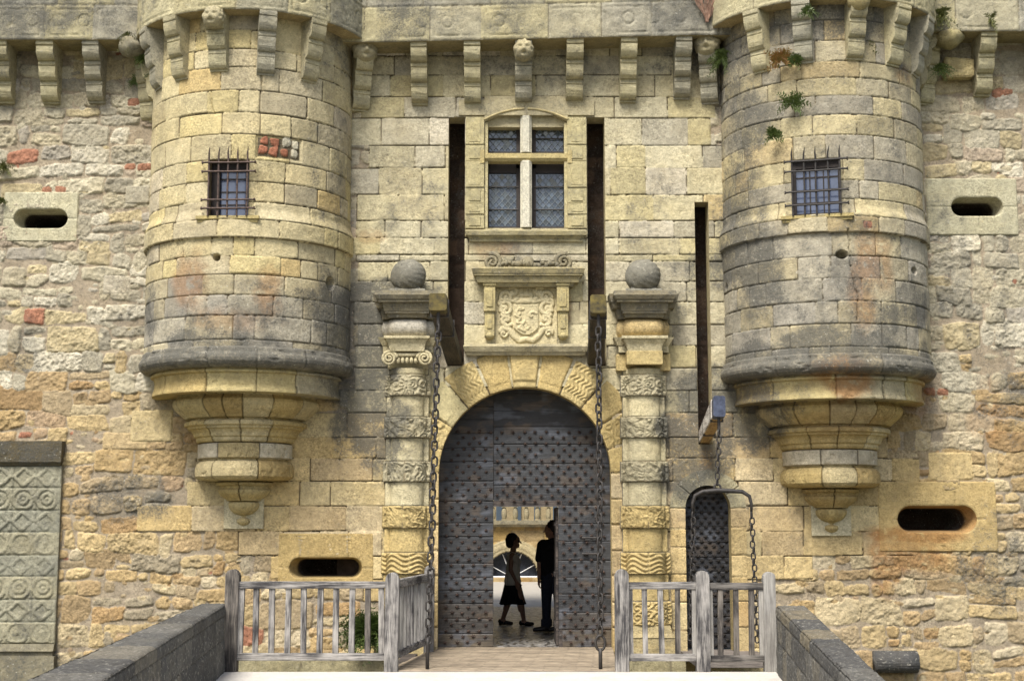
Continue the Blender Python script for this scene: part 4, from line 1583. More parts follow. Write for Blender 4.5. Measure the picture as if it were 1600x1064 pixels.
# ------------------------------------------------------------------ round turrets
def turret(side):
    left = side < 0
    xc = XTL if left else XTR
    pxc = 394 if left else 1283
    lab = 'pale yellow round turret on a tapering moulded corbel, left of the gate' if left else 'greyer round turret with plants growing in its joints, right of the gate'
    dz = 0 if left else 11
    zf = lambda y, r: WZ(y + (dz if y > 500 else 0), -r)
    t = thing('turret', lab, 'tower', (xc, 0, zf(824, .1)), 'round turrets flanking the gate')
    z_par = WZ(14 if left else -4, -1.65)
    z_bot = zf(540, 1.4)
    z_str = WZ(371 if left else 363, -1.4)
    z_str1 = WZ(343 if left else 338, -1.4)
    # window opening
    wpx = (327, 250, 389, 338) if left else (1240, 248, 1312, 335)
    wcx = WX((wpx[0] + wpx[2]) / 2, 295, -1.35) - xc
    thw = math.asin(wcx / RT)
    hwid = (wpx[2] - wpx[0]) / 2 / 118. / math.cos(thw)
    wz0_, wz1_ = WZ(wpx[3], -1.37), WZ(wpx[1], -1.37)
    u0, u1 = (thw - hwid / RT) * RT, (thw + hwid / RT) * RT
    us = axis_pts(-1.75 * RT, 1.75 * RT, .0115, [u0, u1]); vs = axis_pts(z_bot - .02, ZTOP, .0115, [wz0_, wz1_])
    cv = Canvas(us, vs, mort=-.018, mcol=(104, 92, 68), seed=301 + side, warp=.004)
    pal = [((c[0] + 5, c[1] + 1, c[2] - 6), w_) for c, w_ in PAL_ASH] if left else [((205, 192, 145), 2), ((190, 180, 146), 2.4), ((176, 170, 150), 2), ((160, 156, 142), 1.3), ((212, 198, 148), 1.4), ((198, 176, 124), .7)]
    pal_low = [((200, 188, 150), 2), ((186, 180, 158), 2), ((172, 168, 154), 1.5), ((206, 192, 146), 1)]
    yl_ = [530, 492, 460, 428, 399, 371, 343, 314, 282, 249, 209, 175, 140, 104, 76, 46, 16, -20, -60] if left else [541, 505, 470, 434, 399, 363, 338, 310, 281, 247, 210, 178, 148, 120, 95, 62, 30, -4, -50]
    zl = [z_bot - .05] + [WZ(y, -1.4) for y in yl_] + [ZTOP]
    for c, d in zip(zl[:-1], zl[1:]):
        x = -1.9 * RT - random.uniform(0, .4)
        thin = 0
        while x < 1.9 * RT:
            w = random.choice([.28, .42, .5, .58, .66, .78])
            # keep blocks off the window's edge line
            p = pal if (c + d) / 2 > z_str - (0.5 if left else .1) else pal_low
            cv.rect(x, x + w, c, d, pick(p), j=.005, gap=random.choice([.002, .003, .005]), bev=random.uniform(.006, .011), rnd=random.uniform(.005, .012), h=random.uniform(-.005, .005), rough=random.uniform(.002, .006), edge=.005, tilt=.008)
            x += w
    if left:                                             # the patch of brick showing behind a lost stone
        a, c = (WX(402, 228, -1.35) - xc) / 1.0, (WX(465, 228, -1.35) - xc)
        ua, uc = math.asin(a / RT) * RT, math.asin(c / RT) * RT
        z0_, z1_ = WZ(243, -1.37), WZ(213, -1.37)
        cv.fill(ua, uc, z0_, z1_)
        q = cv.sl(ua, uc, z0_, z1_)
        cv.H[q] = -.03
        for k in range(2):
            for i in range(4):
                x = ua + .01 + i * .14 + k * .02
                cv.rect(x, x + .138, z0_ + .02 + k * .13, z0_ + .155 + k * .13, alb((172, 112, 84)) if (i < 2 or (k == 0 and i == 2)) else alb((206, 198, 172)), j=.03, gap=.006, bev=.015, rnd=.015, h=-.012, rough=.01, warp=.015)
    hls = [((340, 402), .05, .045), ((507, 428), .09, .085)] if left else [((1313, 398), .07, .05), ((1155, 425), .06, .05), ((1437, 415), .06, .05)]
    for ((px, py), ru, rv) in hls:
        a = WX(px, py, -1.3) - xc
        cv.dent(math.asin(max(-.99, min(.99, a / RT))) * RT, WZ(py, -1.38), ru, rv, .16)
    if not left:
        cv.crack([(.02, WZ(360, -1.39)), (.05, WZ(415, -1.39)), (.12, WZ(470, -1.39)), (.10, WZ(500, -1.39))], .010, .03)
        cv.rect(.2, .33, WZ(358, -1.39), WZ(346, -1.39), pick(BRICK), j=.01, gap=.004, rough=.01)
    else:
        cv.crack([(.35, WZ(100, -1.39)), (.36, WZ(140, -1.39))], .010, .03)
        cv.crack([(-.33, WZ(140, -1.39)), (-.28, WZ(176, -1.39))], .008, .025)
    cv.cut(u0, u1, wz0_, wz1_)

    def fm(U, V, H):
        r = RT + .012 * sst(z_str + .02, z_str - .02, V) + .055 * (sst(z_str - .008, z_str + .004, V) * (1 - sst(z_str1 - .01, z_str1 + .16, V))) + H
        th = U / RT
        return xc + r * np.sin(th), -r * np.cos(th), V
    g = (lambda X, Z: grime(X, Z, .05)) if left else (lambda X, Z: grime(X, Z, .22))
    put('drum', cv.mesh('drum', fm, g, rustk=.7), M_STONE, t)
    # moulded corbel foot: lathe of cut blocks
    prof = [(540, 1.40), (542, 1.42), (545, 1.425), (548, 1.43), (552, 1.452), (557, 1.46), (562, 1.452), (567, 1.425), (571, 1.38), (573, 1.30),
            (574, 1.27), (577, 1.30), (580, 1.295), (582, 1.255), (590, 1.25), (600, 1.255), (608, 1.275), (611, 1.275), (612.5, 1.20), (613, 1.0),
            (615, .98), (618, 1.0), (621, 1.03), (626, 1.035), (632, 1.015), (638, .97), (645, .90), (650, .855), (652, .78), (654, .78),
            (655, .84), (657, .86), (662, .858), (663.5, .815), (667, .81), (669, .765), (674, .735), (680, .72), (681.5, .69), (686, .69), (689, .67), (690, .60),
            (692, .66), (702, .66), (714, .66), (715.5, .60), (718, .60), (720, .645), (724, .68), (730, .695), (737, .695), (743, .69), (748, .63), (750, .50), (751, .31), (752.5, .31),
            (753, .40), (757, .405), (759, .34), (762, .34), (765, .375), (769, .365), (773, .335), (777, .29), (780, .245), (782, .235), (783, .13),
            (784, .20), (787, .22), (792, .215), (797, .19), (802, .14), (805, .065), (808, .05), (811, .10), (815, .105), (819, .08), (823, .005)]
    prof = [(y, r * .965 if .25 < r < 1.1 else r) for (y, r) in prof]
    pz_ = np.array([zf(y, r) for (y, r) in prof]); prr = np.array([r for (_, r) in prof])
    s_arc = np.concatenate([[0], np.cumsum(np.hypot(np.diff(pz_), np.diff(prr)))])
    ss = axis_pts(0, s_arc[-1], .011, list(s_arc[1:-1]))
    Rr = np.interp(ss, s_arc, prr); Zr = np.interp(ss, s_arc, pz_)
    us = axis_pts(-1.75, 1.75, .012)
    cv2 = Canvas(us, ss, mort=0, mcol=(170, 150, 100), seed=310 + side)
    cv2.H = .004 * cv2.rn * 2
    # block joints & colours per tier
    tiers = [(540, 573.5, 5, .0), (573.5, 614, 5, .04), (614, 653.5, 7, 0), (653.5, 690, 4, 0), (690, 716, 3, 0), (716, 752, 3, 0), (752, 783, 2, 0), (783, 824, 1, 0)]
    Yof = np.interp(ss, s_arc, [y for (y, r) in prof])
    for k, (ya, yb, nb, off) in enumerate(tiers):
        rows_ = (Yof >= ya) & (Yof < yb)
        cuts = np.sort(np.concatenate([[-1.76], np.linspace(-1.3, 1.3, nb + 1)[1:-1] + rng.uniform(-.12, .12, max(nb - 1, 0)) + off, [1.76]]))
        for a, b in zip(cuts[:-1], cuts[1:]):
            m = (us >= a) & (us < b)
            if k < 2:
                c = alb(random.choice([(176, 168, 146), (186, 172, 138), (168, 160, 138)]))
                if k == 1:
                    c = alb(random.choice([(206, 188, 132), (200, 176, 116), (190, 178, 142)]))
            else:
                c = alb(random.choice([(206, 182, 122), (212, 192, 138), (200, 174, 116), (214, 196, 148)] if k != 4 else [(208, 196, 168), (220, 208, 178), (200, 180, 130)]))
            blk = np.ix_(rows_, m)
            cv2.C[blk] = c * (1 + .4 * cv2.cn[blk])[..., None]
            cv2.H[blk] += random.uniform(-.004, .006)
        for a in cuts[1:-1]:
            wob = a + .006 * cv2.wu
            d = np.abs(cv2.U - wob) * np.maximum(Rr[:, None], .3)
            cv2.H = np.where((d < .010) & rows_[:, None], cv2.H - .022, cv2.H)
            cv2.C = np.where(((d < .009) & rows_[:, None])[..., None], cv2.C * .45, cv2.C)

    # chips on the projecting edges
    chip = sst(.62, .75, fbm(cv2.U * 7, np.broadcast_to(Zr[:, None], cv2.U.shape) * 9, 330 + side, 3))
    cv2.H -= .014 * chip

    def fm2(U, V, H):
        r = np.maximum(Rr[:, None] + H * np.minimum(1, Rr[:, None] * 4), .003)
        return xc + r * np.sin(U), -r * np.cos(U), np.broadcast_to(Zr[:, None], U.shape)

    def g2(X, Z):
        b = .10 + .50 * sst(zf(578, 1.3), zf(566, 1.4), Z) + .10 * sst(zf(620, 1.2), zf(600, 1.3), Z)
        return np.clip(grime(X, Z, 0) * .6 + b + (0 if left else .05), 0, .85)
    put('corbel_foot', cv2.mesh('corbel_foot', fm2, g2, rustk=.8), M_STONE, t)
    # backing block of the tip
    bm = bmesh.new()
    box(bm, xc - .27, xc + .27, -.045, .02, zf(826, .05), zf(779, .05), .008)
    put('tip_block', bm_mesh('tip_block', bm, alb((216, 204, 166)), .05), M_STONE, t)
    # parapet ring
    RP = 1.64
    us = axis_pts(-1.9 * RP, 1.9 * RP, .016); vs = axis_pts(z_par, ZTOP, .016)
    cp = Canvas(us, vs, mort=-.012, mcol=(150, 140, 112), seed=320 + side)
    for (a, b) in ((z_par, z_par + .52), (z_par + .52, z_par + 1.0)):
        x = -1.9 * RP - random.uniform(0, .4)
        while x < 1.9 * RP:
            w = random.uniform(.6, .95)
            cp.rect(x, x + w, a, b, alb(random.choice([(190, 180, 140), (200, 190, 150), (172, 166, 140)])), j=.004, gap=.004, bev=.014, rough=.006, rel=panel_rel(w, a + .15), edge=.005)
            x += w
    pr_ = put('parapet', cp.mesh('parapet', lambda U, V, H: (xc + (RP + H) * np.sin(U / RP), -(RP + H) * np.cos(U / RP), V), lambda X, Z: np.clip(.36 + .9 * (fbm(X * 1.2, Z * 1.6, 72, 3) - .5), 0, 1)), M_STONE, t)
    bm = bmesh.new()
    N = 60
    for k in range(N):
        a, b = -1.9 + 3.8 * k / N, -1.9 + 3.8 * (k + 1) / N
        P = lambda r, th: (xc + r * math.sin(th), -r * math.cos(th), z_par)
        bm.faces.new([bm.verts.new(p) for p in (P(1.33, a), P(RP - .012, a), P(RP - .012, b), P(1.33, b))])
    put('parapet_soffit', bm_mesh('parapet_soffit', bm, alb((196, 176, 128)), .3), M_STONE, pr_)
    angs = [-82, -57, -33, -9, 16, 41] if left else [-44, -19.5, 7.5, 32, 56, 80]
    for i, a in enumerate(angs):
        th = R_(a)
        c = corbel(t, xc + (RT - .02) * math.sin(th), -(RT - .02) * math.cos(th), z_par + .004, th, i + 1, .62)
        if left and a == -9:
            o = put('carved_mask', mask_me, None, c, loc=(0, 0, 0))
            o.location = (0, -CORB_D * .95, -.12)
            o.scale = (1, 1.6, 1)
        if (not left) and a == 7.5:
            bm = bmesh.new()
            uv_ball(bm, (0, -CORB_D * .8, -.02), (.16, .2, .17), 24, 18, lambda d: .08 * (float(fbm(np.array(d.x * 3), np.array(d.z * 3), 5, 3)) - .5))
            me = bm_mesh('worn_boss', bm, alb((176, 160, 110)), .35, True)
            me.materials.append(M_STONE)
            o = put('worn_boss', me, None, c, loc=(0, 0, 0)); o.location = (0, 0, 0)
    # ------ window in the drum
    n = Vector((math.sin(thw), -math.cos(thw), 0)); tx = Vector((math.cos(thw), math.sin(thw), 0))
    o0 = Vector((xc, 0, 0)) + n * RT
    hw_ = hwid - .0
    def P(u, out, z):
        p = o0 + tx * u + n * out
        return (p.x, p.y, z)
    sag = RT - math.sqrt(max(RT ** 2 - hw_ ** 2, 0))
    bm = bmesh.new()
    e = hw_ * .995
    for u in (-e, e):
        bm.faces.new([bm.verts.new(p) for p in (P(u, -sag + .01, wz0_), P(u, -.42, wz0_), P(u, -.42, wz1_), P(u, -sag + .01, wz1_))])
    for zq in (wz0_, wz1_):
        bm.faces.new([bm.verts.new(p) for p in (P(-e, -sag + .01, zq), P(e, -sag + .01, zq), P(e, -.42, zq), P(-e, -.42, zq))])
    w_ = put('window', bm_mesh('window', bm, alb((150, 130, 95)), .3), M_STONE, t)
    w_['label'] = 'small barred turret window'
    bm = bmesh.new()
    gl = -.20 if left else -.13
    l_in = .11 if left else .05
    def ibox(ua, ub, oa, ob, za, zb2):
        v = [bm.verts.new(P(u, o_, z_)) for u in (ua, ub) for o_ in (oa, ob) for z_ in (za, zb2)]
        for f in ((0, 1, 3, 2), (4, 6, 7, 5), (0, 4, 5, 1), (2, 3, 7, 6), (0, 2, 6, 4), (1, 5, 7, 3)):
            bm.faces.new([v[i] for i in f])
    ibox(-e, -e + l_in, gl - .04, gl + .06, wz0_, wz1_); ibox(e - .04, e, gl - .04, gl + .05, wz0_, wz1_)
    ibox(-e + l_in, e - .04, gl - .04, gl + .05, wz1_ - .10, wz1_); ibox(-e + l_in, e - .04, gl - .04, gl + .05, wz0_, wz0_ + .04)
    put('frame', bm_mesh('frame', bm), M_FRAME, w_)
    bm = bmesh.new()
    tiltg = .08
    bm.faces.new([bm.verts.new(p) for p in (P(-e, gl, wz0_), P(e, gl, wz0_), P(e, gl + tiltg * 0, wz1_), P(-e, gl, wz1_))])
    put('glass', bm_mesh('glass', bm), M_GLASSBLUE, w_)
    bm = bmesh.new()
    for k in range(3):
        zq = wz0_ + (wz1_ - wz0_) * (.25 + .23 * k)
        ibox(-e + l_in, e - .04, gl - .005, gl + .012, zq - .008, zq + .008)
    if not left:
        for k in range(2):
            uq = -e + l_in + (2 * e - .1) * (k + 1) / 3
            ibox(uq - .008, uq + .008, gl - .005, gl + .014, wz0_, wz1_ - .1)
    put('glazing_bar', bm_mesh('glazing_bar', bm), M_FRAME, w_)
    # sill
    bm = bmesh.new()
    ibox(-hw_ - .15, hw_ + .15, -.14, .045, wz0_ - .045, wz0_ - .004)
    ibox(-hw_ - .13, hw_ + .13, -.14, .020, wz0_ - .085, wz0_ - .045)
    put('sill', bm_mesh('sill', bm, alb((196, 178, 120)), .3), M_STONE, w_)
    # iron grille
    gm = put('window_grille', bm_mesh('window_grille', _grille(P, hw_, wz0_, wz1_, left)), M_RUSTIRON if left else M_IRON, t)
    gm['label'] = 'iron grille with pointed bars over the turret window'
    return t


def _grille(P, hw_, z0, z1, left):
    bm = bmesh.new()
    out = .055
    for k in range(5):
        u = -hw_ + .01 + (2 * hw_ - .02) * k / 4
        lean = random.uniform(-.008, .008)
        pts = [P(u, out, z0 - .01), P(u + lean, out, (z0 + z1) / 2), P(u, out, z1 + .0), P(u + lean, out + .012, z1 + .07), P(u + lean * 2 + .012, out + .03, z1 + .15)]
        tube(bm, pts, [.0125, .0125, .0125, .011, .003], 8)
    hs = [.93, .77, .27, .12] if left else [.96, .78, .41, .17]
    for t_ in hs:
        zq = z0 + (z1 - z0) * t_
        pts = [P(-hw_ - .085, out - .03, zq + .02), P(-hw_ - .075, out + .015, zq - .005), P(-hw_ - .03, out + .012, zq), P(0, out + .014, zq - .004), P(hw_ + .03, out + .012, zq), P(hw_ + .075, out + .015, zq - .004), P(hw_ + .085, out - .03, zq + .02)]
        tube(bm, pts, .0125, 8)
        for s_ in (-1, 1):
            q = Vector(P(s_ * (hw_ + .09), out - .06, zq + .0))
            bar(bm, P(s_ * (hw_ + .075), out + .01, zq), q, .011, 6)
    return bm


TL = turret(-1)
TR = turret(1)


# corner corbels and masks where the turrets meet the walls
def corner(parent, px, py, rot, mask, k, sz=.8, yb=0.0):
    x = WX(px, py, -.25)
    zt = WZ(py, -.4)
    c = corbel(parent, x, yb, zt, R_(rot), k, sz)
    if mask:
        o = put('carved_mask', mask_me, None, c, loc=(0, 0, 0))
        o.location = (0, -CORB_D * .85, .02)
        o.scale = (1.25, 1.25, 1.15)
    return c


corner(gate, 560, 78, 18, True, 1)
corner(gate, 1112, 68, -14, True, 2)
corner(wallL, 232, 95, -20, False, 0, .55)
corner(wallR, 1448, 66, 18, False, 1, .6)


def boulder(name, parent, px, py, r, rgb, g, Y=-.3, seed=1, squash=1.0, mt=None):
    bm = bmesh.new()
    x, z = W(px, py, Y)
    uv_ball(bm, (x, Y, z), (r, r, r * squash), 30, 22, lambda d: .5 * (float(fbm(np.array(d.x * 1.6 + seed), np.array(d.z * 1.6 + d.y), seed, 4)) - .5))
    return put(name, bm_mesh(name, bm, rgb, g, True), mt or M_STONE, parent)


boulder('worn_boss', wallL, 207, 74, .20, alb((166, 158, 130)), .45, -.36, 3, .82)
boulder('worn_boss', wallR, 1484, 60, .19, alb((176, 164, 118)), .4, -.36, 5, .75)
bm = bmesh.new()
x, z = W(1493, 112)
box(bm, x - .2, x + .2, -.2, .02, z - .14, z + .13, .03, .02)
rough_up(bm, .008, 4, 3)
put('broken_corbel', bm_mesh('broken_corbel', bm, alb((198, 180, 128)), .25), M_STONE, wallR)

def _coffer(u, v, za_, zb2, cw, off, k):
    a = ((u - off) / cw) % 1 - .5; b = (v - (za_ + zb2) / 2) / (zb2 - za_)
    px_ = np.abs(a) * cw; h = zb2 - za_
    right = u > WX(88, 850)
    fr = -.0 + .016 * ((.5 - np.abs(a)) * cw < .022)
    if k % 2 == 0:
        dm = np.abs(np.abs(a) + np.abs(b) * .95 - .40) * cw * .7
        r = .018 * (dm < .022)
    else:
        rr = np.hypot(a * cw, b * h)
        r = .018 * (np.abs(rr - .135) < .020) + .018 * (np.abs(rr - .06) < .02) * (k % 4 == 1) + .022 * np.clip(1 - rr / .035, 0, 1)
    er = np.clip(1.9 * fbm(u * 3.1, v * 3.1, 46, 4) - .25, .1, 1.1)
    return np.where(right, 0, (fr + r) * er) + .004 * fbm(u * 20, v * 20, 4, 3)


# ------------------------------------------------------------------ carved panel at the foot of the left wall
x0, x1 = WX(-90, 850), WX(94, 850)
z0, z1 = WZ(1005), WZ(728)
us = axis_pts(x0, x1, .012); vs = axis_pts(z0, z1, .012)
pc = Canvas(us, vs, mort=-.01, mcol=(150, 148, 128), seed=401)
rows_y = [728, 762, 797, 831, 867, 900, 936, 971, 1005]
for k, (ya, yb) in enumerate(zip(rows_y[:-1], rows_y[1:])):
    za_, zb2 = WZ(yb), WZ(ya)
    cw = (WX(54, 850) - WX(17, 850)) * (1.0 if k % 2 else 1.0)
    off = WX(54 if k % 2 == 0 else 17, 850)
    pc.rect(x0 - .05, x1 + .0, za_, zb2, alb(random.choice([(164, 160, 136), (156, 154, 134), (170, 164, 136)])), gap=.004, bev=.012, h=0, rough=.004,
            rel=(lambda u, v, d, za_=za_, zb2=zb2, cw=cw, off=off, k=k: _coffer(u, v, za_, zb2, cw, off, k)))


panel = put('carved_panel', pc.mesh('carved_panel', lambda U, V, H: (U, -.06 - H, V), lambda X, Z: np.clip(.32 + 1.0 * (fbm(X * 2, Z * 2, 44, 4) - .5), 0, 1)), M_STONE, wallL)
panel['label'] = 'grey carved panel of diamonds and rings at the foot of the wall'
bm = bmesh.new()
bm.faces.new([bm.verts.new(p) for p in ((x1, -.06, z0), (x1, .02, z0), (x1, .02, z1), (x1, -.06, z1))])
put('panel_edge', bm_mesh('panel_edge', bm, alb((160, 155, 132)), .3), M_STONE, panel)
bm = bmesh.new()
xm = (x0 + x1) / 2; hw = (x1 - x0) / 2
cornice_block(bm, xm, [(z1, z1 + .05, hw - .03, hw + .0, .08, .12), (z1 + .05, WZ(690), hw, hw + .02, .13, .17)])
put('panel_cornice', bm_mesh('panel_cornice', bm, alb((120, 108, 80)), .66), M_STONE, panel)
bm = bmesh.new()
cornice_block(bm, xm, [(WZ(1016), z0, hw + .0, hw, .12, .09), (WZ(1024), WZ(1016), hw - .02, hw - .02, .08, .08), (WZ(1085), WZ(1024), hw + .04, hw + .02, .16, .14)])
put('panel_base', bm_mesh('panel_base', bm, alb((150, 142, 116)), .5), M_STONE, panel)

# rounded dark stone at the foot of the right wall
bm = bmesh.new()
xa, za = W(1366, 1034, -.1); xb = WX(1434, 1034, -.1)
bar(bm, (xa, -.06, za), (xb, -.06, za), .145, 28)
rough_up(bm, .004, 2, 8)
put('rounded_stone', bm_mesh('rounded_stone', bm, alb((98, 96, 92)), .6, True), M_DARKSTONE, wallR)


# ================================================================== the great door
def star_bm(r, dpt, n=6, seed=0):
    """forged star-headed nail, looking towards -y"""
    bm = bmesh.new()
    rs = random.Random(seed)
    c = bm.verts.new((0, -dpt, 0))
    ring, outer = [], []
    for k in range(n * 2):
        an = k * math.pi / n
        rr = r * (1 if k % 2 == 0 else .34) * rs.uniform(.9, 1.08)
        ring.append(bm.verts.new((rr * .45 * math.cos(an), -dpt * .75, rr * .45 * math.sin(an))))
        outer.append(bm.verts.new((rr * math.cos(an), 0, rr * math.sin(an))))
    m = n * 2
    for k in range(m):
        bm.faces.new((c, ring[k], ring[(k + 1) % m]))
        bm.faces.new((ring[k], outer[k], outer[(k + 1) % m], ring[(k + 1) % m]))
    return bm


def planks(name, parent, x0, x1, z0, z1, y, heights, colf, mask=None, seed=0, thick=.09):
    us = axis_pts(x0, x1, .012); vs = axis_pts(z0, z1, .009)
    cv = Canvas(us, vs, mort=-.016, mcol=(20, 18, 16), seed=500 + seed, warp=.002)
    z = z0; k = 0
    while z < z1:
        h = heights[k % len(heights)]
        cv.rect(x0 - .05, x1 + .05, z, min(z + h, z1 + .05), colf(z + h / 2), j=.002, gap=.002, bev=.007, rnd=.003, h=random.uniform(-.004, .005), rough=.002, edge=.002, tilt=.002)
        z += h; k += 1
    bl = fbm(cv.U * 4, cv.V * 7, 520 + seed, 4)
    cv.C = cv.C * (1 + .9 * (fbm(cv.U * 1.5, cv.V * 3, 530 + seed, 3) - .5))[..., None]
    k_ = (sst(.58, .75, bl) * .34)[..., None]
    cv.C = cv.C * (1 - k_) + lin((92, 74, 52)) * k_
    k_ = (sst(.60, .75, fbm(cv.U * 3 + 9, cv.V * 6, 540 + seed, 4)) * .5)[..., None]
    cv.C = cv.C * (1 - k_) + lin((96, 100, 108)) * .8 * k_
    me = cv.mesh(name, lambda U, V, H: (U, y - H, V), 0.0)
    if mask is not None:
        bm = bmesh.new(); bm.from_mesh(me)
        dl = [f for f in bm.faces if not mask(f.calc_center_median().x, f.calc_center_median().z)]
        bmesh.ops.delete(bm, geom=dl, context='FACES')
        bm.to_mesh(me); bm.free()
    return put(name, me, M_PLANK, parent)


def lina(c):
    return lin(c) / 1.0


door = thing('gate_door', 'huge arched plank door studded with iron stars, a doorway standing open in its middle', 'door', (XG, DOOR_Y, 0))
xl0, xs1 = XG - RG - .03, WX(771, 850, DOOR_Y)
xw1 = WX(873, 900, DOOR_Y)
xr1 = XG + RG + .03
zw = WZ(791, DOOR_Y)
inarch = lambda x, z: z < ZC or math.hypot(x - XG, z - ZC) < RG + .03


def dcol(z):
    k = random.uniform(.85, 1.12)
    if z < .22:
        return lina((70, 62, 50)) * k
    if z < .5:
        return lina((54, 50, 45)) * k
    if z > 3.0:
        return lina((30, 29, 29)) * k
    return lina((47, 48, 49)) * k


leafL = planks('left_leaf', door, xl0, xs1 - .004, 0, ZC + RG, DOOR_Y, [.19, .2, .2, .18, .17, .2, .16, .2, .19, .3, .28, .27], dcol, inarch, 1)
leafR = planks('right_leaf', door, xs1 + .004, xr1, 0, ZC + RG, DOOR_Y + .01, [.24, .23, .25, .22, .24, .26, .24, .25, .28, .30, .27], dcol,
               lambda x, z: inarch(x, z) and not (x < xw1 and z < zw), 2)
# thickness of the doorway and the little door standing open inwards
bm = bmesh.new()
box(bm, xw1 + .002, xw1 + .05, DOOR_Y + .012, DOOR_Y + .13, 0, zw)
box(bm, xs1 - .05, xs1 - .002, DOOR_Y + .012, DOOR_Y + .10, 0, zw)
box(bm, xs1 - .05, xw1 + .05, DOOR_Y + .012, DOOR_Y + .11, zw + .003, zw + .08)
box(bm, xs1 - .06, xs1 + .06, DOOR_Y + .03, DOOR_Y + .10, zw + .09, ZC + RG - .06)  # unseen batten added behind the leaf seam to block light
put('doorway_frame_seam_block', bm_mesh('doorway_frame_seam_block', bm), M_BLACKWOOD, door)
bm = bmesh.new()
box(bm, xw1 - .035, xw1 + .0, DOOR_Y + .14, DOOR_Y + 1.02, .01, zw - .01, .005)
for k in range(3):
    box(bm, xw1 - .05, xw1 - .03, DOOR_Y + .16, DOOR_Y + 1.0, .25 + .7 * k, .31 + .7 * k)
put('wicket_door', bm_mesh('wicket_door', bm), M_BLACKWOOD, door)
bm = bmesh.new()
for zz_ in (WZ(840, DOOR_Y), WZ(865, DOOR_Y)):
    xa, xb = WX(909, 850, DOOR_Y), WX(934, 850, DOOR_Y)
    bar(bm, (xa, DOOR_Y - .035, zz_), (xb, DOOR_Y - .035, zz_), .014, 8)
    for xx in (xa + .03, xb - .02):
        bar(bm, (xx, DOOR_Y - .035, zz_), (xx, DOOR_Y + .01, zz_), .012, 6)
put('bolt', bm_mesh('bolt', bm), M_IRON, door)
# studs: rows staggered; the lowest hundred as their own pieces, the rest as one
stud_me = []
for i in range(4):
    me = bm_mesh('stud', star_bm(.037, .020, 6, i)); me.materials.append(M_RUSTIRON); stud_me.append(me)
P_ = []
zz_ = .07; r = 0
while zz_ < WZ(668, DOOR_Y):
    for k in range(-9, 10):
        xx = XG + (k + .5 * (r % 2)) * .155 + random.uniform(-.012, .012)
        z_ = zz_ + random.uniform(-.008, .008)
        if not (xl0 + .08 < xx < xr1 - .08) or not (z_ < ZC or math.hypot(xx - XG, z_ - ZC) < RG - .08) or random.random() < .02:
            continue
        if abs(xx - xs1) < .04 or (xs1 - .04 < xx < xw1 + .05 and z_ < zw + .05):
            continue
        P_.append((xx, z_))
    zz_ += .080; r += 1
P_.sort(key=lambda p: p[1])
for i, (xx, z_) in enumerate(P_[:100]):
    put('stud', stud_me[i % 4], None, leafL if xx < xs1 else leafR, loc=(xx, DOOR_Y - .004, z_), rot=(0, random.uniform(0, 1), 0))


def merged_studs(name, pts, y, r, d, parent, m, n=6):
    V, F, base = [], [], 0
    bm = bmesh.new()
    for i, (xx, z_) in enumerate(pts):
        b2 = star_bm(r, d, n, i)
        a = random.uniform(0, 1); ca, sa = math.cos(a), math.sin(a)
        vm = {}
        for v in b2.verts:
            vm[v.index if v.index >= 0 else id(v)] = None
        b2.verts.index_update()
        nv = [bm.verts.new((xx + v.co.x * ca - v.co.z * sa, y + v.co.y, z_ + v.co.x * sa + v.co.z * ca)) for v in b2.verts]
        for f in b2.faces:
            bm.faces.new([nv[v.index] for v in f.verts])
        b2.free()
    o = put(name, bm_mesh(name, bm), m, parent)
    o['kind'] = 'stuff'
    return o


merged_studs('stud_rows', P_[100:], DOOR_Y - .004, .037, .020, door, M_RUSTIRON)

# ================================================================== the small door
sx0, sx1, _, szt = holes['small']
rs_ = (sx1 - sx0) / 2; sxc = (sx0 + sx1) / 2; szc = szt - rs_
vs = axis_pts(-math.pi / 2, math.pi / 2, .02); us = axis_pts(rs_ - .01, rs_ + .20, .012)
sv = Canvas(us, vs, mort=.0, mcol=(150, 134, 100), seed=620)
bb = [-90, -52, -18, 20, 55, 90]
for a, b in zip(bb[:-1], bb[1:]):
    sv.rect(rs_ - .03, rs_ + .24, R_(a), R_(b), alb(random.choice([(176, 168, 140), (198, 182, 134), (186, 176, 140)])), gap=.006, bev=.014, h=.022, rough=.004)
put('small_arch', sv.mesh('small_arch', lambda u, v, h: (sxc + u * np.sin(v), -h, szc + u * np.cos(v)), lambda X, Z: grime(X, Z, .1)), M_STONE, gate)
for s_ in (-1, 1):
    lo, hi = sorted((sxc + s_ * (rs_ - .008), sxc + s_ * (rs_ + .20)))
    jc = Canvas(axis_pts(lo, hi, .012), axis_pts(-.05, szc, .012), mort=.0, mcol=(150, 130, 95), seed=630 + s_)
    z0 = -.05
    while z0 < szc:
        hh = random.uniform(.24, .38)
        jc.rect(lo - .02, hi + .02, z0, min(z0 + hh, szc), pick(PAL_ASH_LOW), gap=.004, bev=.01, h=.022, rough=.004); z0 += hh
    put('small_jamb', jc.mesh('small_jamb', flat, lambda X, Z: grime(X, Z, .1)), M_STONE, gate)
SDY = .26
bm = bmesh.new()
pr = [(sx0, -.05)] + [(sxc + rs_ * math.sin(t), szc + rs_ * math.cos(t)) for t in np.linspace(-math.pi / 2, math.pi / 2, 25)] + [(sx1, -.05)]
rows = [[bm.verts.new((x, y, z)) for (x, z) in pr] for y in (-.014, .1, SDY + .02)]
for A_, B_ in zip(rows[:-1], rows[1:]):
    for i in range(len(pr) - 1):
        bm.faces.new((A_[i], A_[i + 1], B_[i + 1], B_[i]))
put('small_soffit', bm_mesh('small_soffit', bm, alb((196, 176, 124)), .2, True), M_STONE, gate)
sdoor = thing('small_door', 'small dark arched plank door studded with iron stars, right of the gate', 'door', (sxc, SDY, 0))
